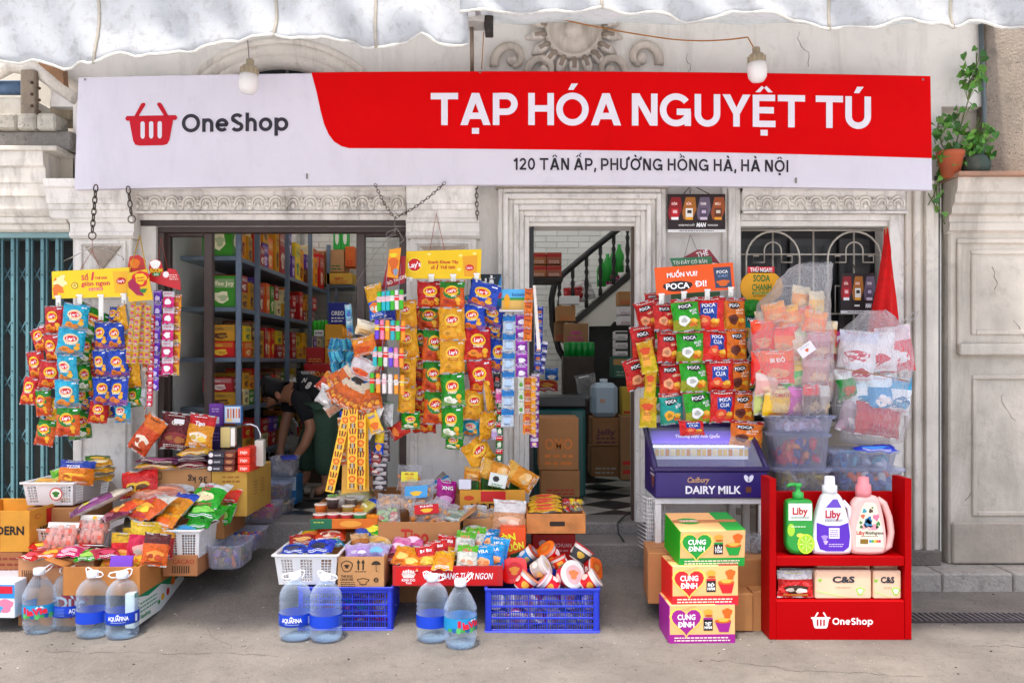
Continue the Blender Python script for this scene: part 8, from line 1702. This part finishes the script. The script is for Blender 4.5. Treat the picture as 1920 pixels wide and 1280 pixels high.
def cs_(lab,px0,px1,pyt,y,d=.09):
 x0,x1,z0,z1 = AB(px0,px1,pyt,1126,y); w,h = x1 - x0,z1 - z0; mb = MB(); mb.box(-w / 2,w / 2,0,d,0,h,'ecccb4','carton',.006); sf = flat((0,0,h / 2)); pr_text(mb,sf,'C&S',0,h * .18,h=h * .2,w=min(w * .5,.11),col='2a2e3a',off=.002,bold=.04); pr_lines(mb,sf,-w * .14,w * .14,-h * .08,1,.004,.01,'b89a7a',.002)
 pr_disc(mb,sf,w * .3,-h * .22,.02,.02,'9ad84a',.001,wob=.25); pr_disc(mb,sf,w * .3,-h * .22,.013,.013,'f0f0dc',.002,wob=.3); pr_poly(mb,sf,[(-w * .48,-h * .25),(-w * .1,-h * .4),(w * .2,-h * .45),(-w * .1,-h * .36),(-w * .48,-h * .2)],'b8d88a',.001); pr_disc(mb,sf,-w * .42,h * .15,.01,.008,'8ac04a',.001,wob=.3)
 return single(mb,'tissue_box',lab,'box','peach tissue boxes on the red stand',((x0 + x1) / 2,y,rz(1126) + .003))
cs_('long peach tissue box in front on the lower red shelf',1529,1634,1072,-1.185,.055); cs_('long peach tissue box behind the other long one',1531,1632,1066,-1.125,.04); cs_('short peach tissue box at the right end of the lower red shelf',1638,1690,1073,-1.185,.055); cs_('short peach tissue box behind the other short one',1639,1688,1064,-1.125,.04)
# ---------------------------------------------------------------- shelves and stock inside the left opening
SX = -1.8
SU = thing('metal_shelving','long slotted grey metal shelving along the left inner wall','shelves',(SX,1.5,ZFL)); SZ = [.72,1.06,1.385,1.715,2.05]
for z in SZ: mb = MB(); mb.box(IX0 + .01,SX,.26,3.1,z - .03,z,'5f6f80','paint',.003); part(mb,'shelf',SU)
for yy_ in (.26,.68,1.5,2.3,3.08): mb = MB(); mb.box(SX - .01,SX + .025,yy_,yy_ + .03,ZFL,2.5,'66768a','paint',.003); [mb.box(SX + .0252,SX + .026,yy_ + .01,yy_ + .018,ZFL + .1 + k * .08,ZFL + .14 + k * .08,'2a2f38','paint',0) for k in range(26)]; part(mb,'post',SU)
pal = [('red','b01e28','f0d8c0'),('orange','e0701c','f8d890'),('cream','e8dcb0','7a4a2a'),('yellow','e0b028','a8341c'),('crimson','a0182e','f0e0d0'),('gold','c8962a','5a2a1c'),('green','4a8a3a','f0e8c0'),('scarlet','c8281c','f0c83a'),('lemon','e8c83a','3a7a3a'),('brown','6a3a24','e8c890'),('violet','5a3a8a','e8c8e8'),('pale orange','e8a04a','8a3a1c')]
tx = ['Coffee Joy','Choco','Custas','Cosy','COW','Solite','Hura',None]
rr = random.Random(12); FLR = {.72: 'lowest',1.06: 'second',1.385: 'third',1.715: 'fourth',2.05: 'top'}; ON = ['first','second','third','fourth','fifth','sixth','seventh','eighth','ninth','tenth','eleventh','twelfth','thirteenth','fourteenth','fifteenth','sixteenth','seventeenth']
def sidebox(lab,x,y,z,w,h,d,cn_,group,txt):
 mb = MB(); mb.box(-d,0,-w / 2,w / 2,0,h,cn_[1],'carton',.002)
 for sf,ww in ((flat((0,0,h / 2),(0,1,0)),w),(flat((-d / 2,-w / 2,h / 2)),d)):
  pr_disc(mb,sf,0,-h * .18,ww * .3,h * .18,cn_[2],.001,wob=.25,seed=x + y); pr_disc(mb,sf,ww * .1,-h * .2,ww * .15,h * .1,mixc(cn_[1],cn_[2],.5),.002,wob=.3)
  pr_rect(mb,sf,-ww * .45,ww * .45,h * .12,h * .4,mixc(cn_[1],cn_[2],.25),.001)
  if txt: pr_text(mb,sf,txt,0,h * .26,h=min(h * .14,ww * .16),w=None,col=cn_[2],off=.002,bold=.02)
 return single(mb,'biscuit_box',lab,'box',group,(x,y,z),(0,0,rr.uniform(-.05,.05)))
for z in SZ:
 y = .3 if z != .72 else .5; k = 0
 while y < 3.0 and k < 17:
  w = rr.choice([.1,.12,.15,.18]); st = rr.random() < .55; h = rr.uniform(.19,.26) if z < 2 else rr.uniform(.24,.38)
  if y + w > 3.05: break
  for q in range(2 if st else 1):
   cn_ = rr.choice(pal); hh = h * (.5 if st else 1)
   sidebox(f'{cn_[0]} {["", "lower ", "upper "][q + 1 if st else 0]}box, {ON[k]} from the door on the {FLR[z]} shelf',SX - .02 - rr.uniform(0,.03),y + w / 2,z + .001 + q * hh,w - .008,hh - .002,.2,cn_,f'boxes on the {FLR[z]} metal shelf',rr.choice(tx))
  y += w + rr.choice([0,0,.01,.06]); k += 1
mb = MB(); mb.box(IX0 + .4,-.55,3.05,3.42,2.075,2.105,'4a5560','paint',.003); mb.box(PX(627,3.05),PX(627,3.05) + .03,3.06,3.09,ZFL,2.074,'5a6672','paint',.003); single(mb,'wall_shelf','grey high shelf on the back wall carrying brown cartons','shelf',None,origin=(-1.5,3.1,2.08))
def bx(lab,a,y,d,col,txt=None,tc='c8281c',band=None,name='cardboard_box',cat='box',grp=None,mat='card'):
 def pf(mb,sf,w,h):
  if band: pr_rect(mb,sf,-w / 2,w / 2,h * .1,h * .38,band,.001)
  if txt: pr_text(mb,sf,txt,0,0 if not band else h * .24,h=h * .2,w=min(w * .7,h * .2 * len(txt)),col=tc,off=.002,bold=.03)
  pr_lines(mb,sf,-w * .35,w * .35,-h * .2,2,h * .06,h * .14,tc,.001)
 return closed_carton(lab,a[0],a[1],a[2],a[3],y,d,col,printer=pf,tape=False,name=name,cat=cat,grp=grp,mat=mat)
bx('red topped carton at the left on the back wall shelf',(556,582,462,532),3.1,.3,'a83a2a','CUNG','f0d8b0'); bx('brown carton with red bands at the centre of the back wall shelf',(582,608,470,532),3.08,.3,'b07a4a',None,'c83a2a','b83a2a'); bx('upright brown carton with a green stripe on the back wall shelf',(610,645,468,510),3.1,.3,'b88a5a',None,'2a6a3a'); bx('flat yellow and red carton at the right of the back wall shelf',(611,660,512,533),3.08,.3,'d8a83a','EMPO','b8281c'); bx('orange carton under the green jugs on the back wall shelf',(647,664,462,500),3.1,.2,'d8641c')
for i in range(2): smallbox(f'{"left" if i == 0 else "right"} bright green cleaner jug on the back wall shelf',633 + i * 15,468,3.15,.075,.22,.06,'1fa83a',lambda mb,sf,w,h: pr_disc(mb,sf,0,0,w * .25,h * .3,'e8e8d8',.001),0,None,'bottle','cleaner_jug','plastic')
for i in range(3):
 for j in range(2): smallbox(f'{["left","middle","right"][i]} {["lower","upper"][j]} tissue pack in the green, pink and white rows on the top shelf',540 + i * 17,514 + i * 5 - j * 15,2.2 + i * .2,.1,.075,.1,['2a8a5a','d86aa8','e8e0e4'][i],lambda mb,sf,w,h: pr_rect(mb,sf,-w * .35,w * .35,-h * .3,h * .3,'3a3438',.001),25,'tissue packs on the top shelf','tissue pack','tissue_pack')
mb = MB(); mb.box(PX(566,1.75),PX(664,1.75),1.75,2.2,ZFL,PZ(722,1.75),'5a4632','wood',.004); single(mb,'counter','low dark counter behind the person stacked with red and yellow boxes','counter',None,origin=(PX(600,1.75),1.9,ZFL))
bx('red box lettered HOA AN behind the bending person',(570,642,682,721),1.76,.3,'c01e18','HÒA AN','f0b040',None,'gift_box',mat='carton'); bx('red box with gold eyes print above the HOA AN box',(574,608,651,681),1.8,.25,'b01c18',None,'e8b050',None,'gift_box',mat='carton'); bx('lower yellow box beside the red boxes',(609,642,651,681),1.8,.25,'d8a01c',None,'a8401c',None,'gift_box',mat='carton'); bx('upper yellow box carrying the blue biscuit box',(609,643,608,650),1.8,.25,'e0a81c',None,'a8401c',None,'gift_box',mat='carton'); bx('blue OREO box standing on the yellow boxes',(616,650,567,607),1.8,.15,'1c2a8a','OREO','ffffff',None,'biscuit_box',mat='carton')
smallbox('black and white price card on the jar behind the person',598,630,1.75,.08,.05,.01,'e8e8e4',lambda mb,sf,w,h: pr_text(mb,sf,'SUPER',0,0,w=w * .8,col='1c1c1c',off=.001,bold=.03),0,None,'card','price_card')
for i in range(4): mb = MB(); mb.lathe([(.0,0),(.02,0),(.022,.1),(.012,.13),(0,.14)],'3ac02a','plastic',10); single(mb,'green_tube',f'{["leftmost","second","third","rightmost"][i]} bright green tube bottle behind the person','bottle','green tube bottles behind the person',P(590 + i * 7,630,1.95))
for i in range(7): mb = MB(); h = .2 + .03 * (i % 3); mb.lathe([(0,0),(.032,0),(.034,h * .6),(.013,h * .8),(.014,h),(0,h)],['3a1c14','2a2414','7a1c1c','4a2a14'][i % 4],'plastic',10); pr_disc(mb,flat((0,-.036,h * .3)),0,0,.02,.03,['d8b04a','c8c0a8','c83a2a'][i % 3],0); single(mb,'sauce_bottle',f'{ON[i]} dark sauce bottle from the left under the lowest shelf boxes','bottle','sauce bottles low on the shelving',(SX - .12,.75 + i * .16,.72 - .3))
for i in range(14): pk(f'{ON[i]} bright household packet, counting from the left, beyond the arms of the person',498 + (i % 7) * 9,800 + (i // 7) * 30,1.5 + .05 * (i % 3),.11,.14,.06,['2a4ab8','d83a6a','e8e4e4','3aa04a','e8d83a','7a2a8a','c8282a'][i % 7],'e8e8ec',['d8203a','f0d03a','3a6ad8'][i % 3],None,'ffffff',-15,R.uniform(-30,30),i * 20,v=i % 3,grp='household packets beyond the person')
# ---- the person bending in the doorway
dg_ = None
def skinned(name,V,E_,Rr,col,mat,par,sub=2,root=0):
 me = bpy.data.meshes.new(name); me.from_pydata([tuple(v) for v in V],E_,[]); o = bpy.data.objects.new(name,me); COL.objects.link(o)
 m = o.modifiers.new('s','SKIN'); m.use_smooth_shade = True; o.modifiers.new('d','SUBSURF').levels = sub
 for i,r_ in enumerate(Rr): me.skin_vertices[0].data[i].radius = (r_,r_) if not isinstance(r_,tuple) else r_; me.skin_vertices[0].data[i].use_root = i == root
 bpy.context.view_layer.update(); dg = bpy.context.evaluated_depsgraph_get(); m2 = bpy.data.meshes.new_from_object(o.evaluated_get(dg)); bpy.data.objects.remove(o)
 vs = [v.co.copy() for v in m2.vertices]; fs = [tuple(p.vertices) for p in m2.polygons]; mb = MB(); mb.add(vs,fs,col,mat,True); return mb
py_ = 1.0
Q = lambda px,py,y=0: P(px,py,py_ + y)
pel,wst,chs,nkb,nk,skl,crn = Q(615,752),Q(597,738),Q(568,731),Q(547,737),Q(534,742),Q(508,738),Q(492,734)
V = [pel,wst,chs,nkb,nk,skl,crn,Q(500,755),Q(497,765),Q(521,754),                # 0-9: spine, skull, brow, nose, chin
 Q(567,752,-.15),Q(584,800,-.17),Q(572,832,-.2),Q(551,862,-.2),Q(545,873,-.2),          # 10-14 near arm
 Q(547,750,.14),Q(533,800,.1),Q(529,822,.05),Q(525,845,.0),Q(523,855,-.02),          # 15-19 far arm
 Q(612,775,-.1),Q(610,835,-.1),Q(612,912,-.08),Q(590,925,-.12),          # 20-23 near leg
 Q(608,775,.1),Q(578,835,.08),Q(572,900,.06),Q(555,912,.02)]          # 24-27 far leg
E_ = [(0,1),(1,2),(2,3),(3,4),(4,5),(5,6),(5,7),(7,8),(5,9),(3,10),(10,11),(11,12),(12,13),(13,14),(3,15),(15,16),(16,17),(17,18),(18,19),(0,20),(20,21),(21,22),(22,23),(0,24),(24,25),(25,26),(26,27)]
Rr = [.12,.115,.13,.07,.055,.085,.07,.05,.014,.045,.05,.042,.038,.026,.03,.05,.042,.036,.026,.028,.08,.055,.035,.035,.08,.055,.035,.035]
for k,(b_,side_) in enumerate(((14,-1),(19,1))):            # five bent fingers on each hand
 o = V[b_]
 for f in range(5):
  i0 = len(V); a = (f - 1.5) * .017; L_ = (.034,.042,.04,.03,.03)[f]
  if f < 4: V += [o + Vector((a - .004,0,-.028)),o + Vector((a - .008,.008,-.028 - L_)),o + Vector((a - .012,.02,-.028 - L_ * 1.8))]
  else: V += [o + Vector((.03,-.01,-.005)),o + Vector((.045,-.016,-.03)),o + Vector((.045,-.016,-.05))]
  E_ += [(b_,i0),(i0,i0 + 1),(i0 + 1,i0 + 2)]; Rr += [.0095,.0088,.0075]
PN = thing('person','person in a black T-shirt and green trousers bending down inside the doorway','person',Q(600,930))
mb = skinned('person_body',V,E_,Rr,'b07a5c','skin',PN)
for p_,r_ in ((Q(521,741,-.085),.022),): mb.lathe([(0,-.008),(r_ * .7,-.006),(r_,0),(r_ * .6,.006),(0,.003)],'b87a60','skin',12,Matrix.Translation(p_) @ Matrix.Rotation(radians(80),4,'X') @ Matrix.Rotation(.5,4,'Z'),1,1.5)
for p_ in (Q(500,753,-.07),): mb.lathe([(0,-.004),(.007,0),(0,.004)],'1c1410','skin',8,Matrix.Translation(p_) @ Matrix.Rotation(radians(90),4,'X')); mb.box(p_.x - .016,p_.x + .012,p_.y - .004,p_.y + .002,p_.z + .016,p_.z + .021,'1c1410','hair',.001)
mb.box(Q(509,0).x,Q(516,0).x,py_ - .06,py_ - .03,Q(0,768).z,Q(0,765).z,'8a4a40','skin',.001)
part(mb,'body',PN)
mb = skinned('person_hair',[Q(514,726),Q(503,724),Q(489,729),Q(485,738),Q(523,730)],[(0,1),(1,2),(2,3),(0,4)],[.082,.086,.07,.045,.05],'100d0c','hair',PN);
rr = random.Random(2)
for i in range(260):
 a,b_ = rr.uniform(0,2 * pi),rr.uniform(-.2,1.35); dr = Vector((cos(a) * cos(b_),sin(a) * cos(b_),sin(b_))); c0 = Q(rr.uniform(488,515),731); p_ = c0 + dr * .09; tq = dr.cross(Vector((.3,1,.2))).normalized() * .004; tip = p_ + dr * .01 + Vector((-.025,0,-.012)) * rr.random(); mb.add([p_ - tq,p_ + tq,tip],[(0,1,2)],'171210','hair')
part(mb,'hair',PN)
mb = skinned('shirt',[Q(607,746),wst,chs,Q(548,738),Q(567,752,-.15),Q(582,790,-.17),Q(547,750,.14),Q(534,778,.12)],[(0,1),(1,2),(2,3),(3,4),(4,5),(3,6),(6,7)],[.145,.135,.145,.085,.075,.068,.075,.062],'1c1d21','fabric',PN)
part(mb,'t_shirt',PN)
mb = MB(); sf0 = flat(Q(566,716,-.13),(.9,0,.12),(.1,.5,.8)); pr_text(mb,sf0,'URBAN',-.03,.02,h=.035,w=.13,col='d8d4cc',off=.006,bold=.03,rot=-.2); pr_text(mb,sf0,'MISSION',.02,.075,h=.025,w=.12,col='c8c4bc',off=.004,bold=.02,rot=-.1); pr_text(mb,sf0,'8',.06,-.04,h=.05,col='d8d4cc',off=.006,bold=.05,rot=-.3); part(mb,'shirt_print',PN)
mb = skinned('trousers',[Q(615,752),Q(612,778,-.1),Q(611,835,-.1),Q(612,893,-.08),Q(606,778,.1),Q(577,835,.08),Q(573,886,.06)],[(0,1),(1,2),(2,3),(0,4),(4,5),(5,6)],[.15,.115,.095,.085,.11,.09,.075],'3e5a48','fabric',PN); part(mb,'trousers',PN)
for i,(a,b_) in enumerate((((616,930),(576,934)),((575,915),(552,918)))):
 mb = MB(); p0,p1 = Q(*a,-.1 if i == 0 else .05),Q(*b_,-.14 if i == 0 else .02); mb.box(-.11,.11,-.042,.042,0,.02,'4a4038','plastic',.008,Matrix.Translation((p1.x + .07,p1.y,ZFL + .003)) @ Matrix.Rotation(.15,4,'Z')); mb.tube([(p1.x + .04,p1.y - .045,ZFL + .02),(p1.x + .045,p1.y,ZFL + .085),(p1.x + .05,p1.y + .045,ZFL + .02)],.016,'8a7a6a','fabric',8); part(mb,'sandal',PN)
# ---------------------------------------------------------------- stock in the central hall
H = lambda *a,**k: bx(*a,**k)
H('lower brown carton just inside the central doorway',(1014,1087,882,932),.36,.35,'b07a48'); H('upper brown carton with orange lettering inside the central doorway',(1010,1085,783,881),.36,.35,'b87f4c','OMO','e08030')
T_ = thing('chest_freezer','dark topped teal chest freezer behind the brown cartons','freezer',P(1050,935,.8)); mb = MB(); a,b = P(985,940,.8),P(1098,765,.8); mb.box(a.x,b.x,.8,1.3,ZFL + .02,b.z,'2a6a68','plastic',.02); part(mb,'cabinet',T_); mb = MB(); mb.box(a.x,b.x + .01,.78,1.32,b.z + .001,b.z + .08,'25282c','plastic',.015); part(mb,'lid',T_)
T_ = thing('water_jug','big pale blue plastic jug standing on brown cartons in the hall','jug',P(1134,782,1.2)); a,b = P(1110,782,1.2),P(1159,718,1.2); mb = MB(); mb.box(a.x,b.x,1.2,1.42,a.z,b.z,'a8bccc','frosted',.035); mb.box(a.x + .06,a.x + .1,1.196,1.2,a.z + .11,a.z + .14,'c8a08a','print',0); part(mb,'jug_body',T_); mb = MB(); mb.lathe([(.03,0),(.03,.03),(0,.032)],'d8e0e8','plastic',14,Matrix.Translation(((a.x + b.x) / 2,1.31,b.z))); part(mb,'cap',T_)
pk('crumpled clear bag beside the pale blue jug',1100,725,1.25,.16,.2,.1,'c8ccd0','d8dce0',None,None,'ffffff',0,10,0,mat='film')
H('brown carton with a dark print directly under the jug',(1110,1162,783,836),1.2,.3,'9a6a40','Jelly','5a2a3a'); H('brown taped carton on the hall floor under the jug',(1108,1163,837,893),1.2,.3,'8a6038',None,'a8a090'); H('tall brown carton at the right wall of the hall',(1163,1196,780,900),1.1,.3,'9a7048')
H('yellow paper sack folded at the right of the jug',(1166,1190,725,790),1.3,.15,'c8a83a'); H('dark green carton above the yellow sack',(1150,1190,668,708),1.5,.3,'2a5a4a',None,'8a9a8a','a8804a')
for i in range(3): H(f'{["lowest","middle","top"][i]} white box with a dark label in the hall stack',(1154,1177,652 - i * 16,667 - i * 16),1.5,.2,'d8d4d4',None,'2a2a2a','2a282c',grp='white labelled boxes in the hall')
for i in range(2): H(f'{["lower","upper"][i]} white box with a dark red rose in the hall stack',(1161,1186,592 - i * 18,608 - i * 18),1.5,.2,'e0dadc',None,'8a2a3a',grp='rose boxes in the hall')
H('brown carton topping the rose boxes',(1160,1187,546,572),1.5,.2,'a87a4a'); H('brown carton with orange print beneath the white towel pack',(1044,1079,573,602),2.0,.3,'a8784a',None,'c8642a'); H('brown carton with a magenta band near the handrail',(1057,1103,606,642),2.0,.3,'9a704a','OMO','c83a8a'); H('brown carton half hidden left of the magenta banded one',(1040,1060,603,640),2.1,.3,'8a6440')
smallbox('rolled white towel pack on the carton by the handrail',1067,571,2.05,.17,.07,.12,'d8d8da',None,0,None,'towel pack','towel_pack','foilflat')
mb = MB(); mb.box(PX(993,1.2),PX(1056,1.2),1.2,1.6,PZ(526,1.2),PZ(520,1.2),'2a2420','wood',.002); single(mb,'wall_shelf','dark high shelf inside the central doorway at the left','shelf',None,origin=P(1020,523,1.2))
for i in range(4): H(f'{["lower left","lower right","upper left","upper right"][i]} red printed carton on the dark high hall shelf',(996 + (i % 2) * 29,1024 + (i % 2) * 29,497 - (i // 2) * 24,519 - (i // 2) * 24),1.22,.25,'a8604a' if i % 2 else 'b8744a',None,'e8d8c8','b82a2a',grp='cartons on the high hall shelf')
for i in range(10):
 mb = MB(); mb.lathe([(0,0),(.03,0),(.031,.11),(.026,.118),(0,.118)],'1f8a4a','foilflat',12); single(mb,'drink_can',f'{["front","rear"][i // 5]} row green drink can, {ON[i % 5]} from the left, by the newel post','can','green drink cans in the hall',P(1064 + (i % 5) * 11,668,1.8 + .08 * (i // 5)))
mb = MB(); mb.box(PX(1056,1.75),PX(1114,1.75),1.75,2.0,ZFL,PZ(668,1.75),'3a2c22','wood',.004); single(mb,'side_table','dark table under the green drink cans','table',None,origin=P(1085,690,1.75))
for i in range(4): mb = MB(); mb.lathe([(0,0),(.042,0),(.045,.15),(.016,.22),(.016,.25),(0,.25)],'2aa83a','plastic',12); pr_rect(mb,cyl(.046),-.04,.04,.06,.11,'e8e8d8',0); single(mb,'soda_bottle',f'{ON[i]} bright green soda bottle standing on the stairs','bottle','green soda bottles on the stairs',P(1128 + i * 11,537 - i * 9,2.5))
for i in range(4): pk(f'{["red","crimson","clear white","pink"][i]} packet resting on the stairs behind the balusters',1070 + i * 14 + (30 if i == 3 else 0),548 - (i * 2) - (30 if i == 3 else 0),2.5,.14,.2,.06,['b81e2a','a0182a','d8d4d4','c83a8a'][i],'e8e0dc',None,None,'ffffff',-10,i * 9,0)
pk('blue plastic pouch beside the strips inside the hall',1034,702,.9,.1,.1,.06,'2a6ab8','3a7ac8','e8e4e0'); pk('shiny gold and red packets on the freezer lid',1026,722,.9,.16,.1,.08,'a8341c','d8a84a','c8882a',None,'ffffff',-30,0,0)
# ---------------------------------------------------------------- plants on the ledge of the pier
def leaf(mb,p,r_,rg,cl_):
 M = Matrix.Translation(p) @ Matrix.Rotation(rg.uniform(-1,1),4,'Z') @ Matrix.Rotation(rg.uniform(-.7,.7),4,'X') @ Matrix.Rotation(rg.uniform(-1.2,1.2),4,'Y')
 pts = [(0,0,0),(-.55,-.01,.12),(-.6,-.06,-.4),(-.3,-.04,-.85),(0,.08,-1.25),(.3,-.04,-.85),(.6,-.06,-.4),(.55,-.01,.12),(0,.06,-.5)]
 mb.add([Vector(q) * r_ for q in pts],[(0,1,8),(1,2,8),(2,3,8),(3,4,8),(4,5,8),(5,6,8),(6,7,8),(7,0,8)],cl_,'leaf',False,M)
def plant(lab,pot,stems,seed,n,spread):
 rg = random.Random(seed); t = thing('climbing_plant',lab,'plant',P(*pot[:2],-.12)); o = P(*pot[:2],-.12)
 if pot[2]: mb = MB(); mb.lathe([(0,0),(.05,0),(.075,.13),(.082,.135),(.082,.16),(.07,.16),(.065,.13),(0,.12)] if pot[3] else [(0,0),(.07,.01),(.085,.06),(.08,.11),(.06,.13),(.055,.11),(0,.1)],pot[2],'oldpaint',20,Matrix.Translation(o)); part(mb,'pot',t)
 ms,ml = MB(),MB()
 for st in stems:
  pts = [P(a[0],a[1],a[2] if len(a) > 2 else -.1) for a in st]; ms.tube(pts,.0035,'5a6a34','leaf',5)
  for k in range(int(n * len(st))):
   i = rg.randrange(len(pts) - 1); q = pts[i].lerp(pts[i + 1],rg.random()) + Vector((rg.gauss(0,spread),rg.uniform(-.08,.03),rg.gauss(0,spread)))
   ms.tube([pts[i],q],.0015,'6a7a3a','leaf',4,cap=False); leaf(ml,q,rg.uniform(.024,.042),rg,rg.choice(['3f7a24','58942c','2f661e','6aa03a','4a8428']))
 part(ms,'stem',t); part(ml,'leaves',t)
plant('climbing heart-leaved plant in a terracotta pot at the right end of the sign',(1782,334,'b85a34',1),[[(1785,300),(1800,240),(1815,190),(1830,130),(1832,100)],[(1785,300),(1765,270),(1758,240),(1762,225)],[(1790,300),(1815,265),(1840,255)],[(1785,300),(1770,300),(1756,312)],[(1832,130),(1822,160),(1808,120)]],4,9,.035)
plant('low plant in a dark patterned pot beside the terracotta one',(1830,332,'3a4a40',0),[[(1830,305),(1845,270),(1840,240)],[(1830,300),(1812,280)],[(1830,300),(1825,260),(1835,220)]],9,7,.03)
plant('sparse trailing vine dropping below the ledge beside the thin dark pipe',(1757,345,None,0),[[(1760,335),(1752,365),(1740,385)],[(1757,345),(1756,390),(1772,420)],[(1756,390),(1740,362)]],21,1.3,.012)
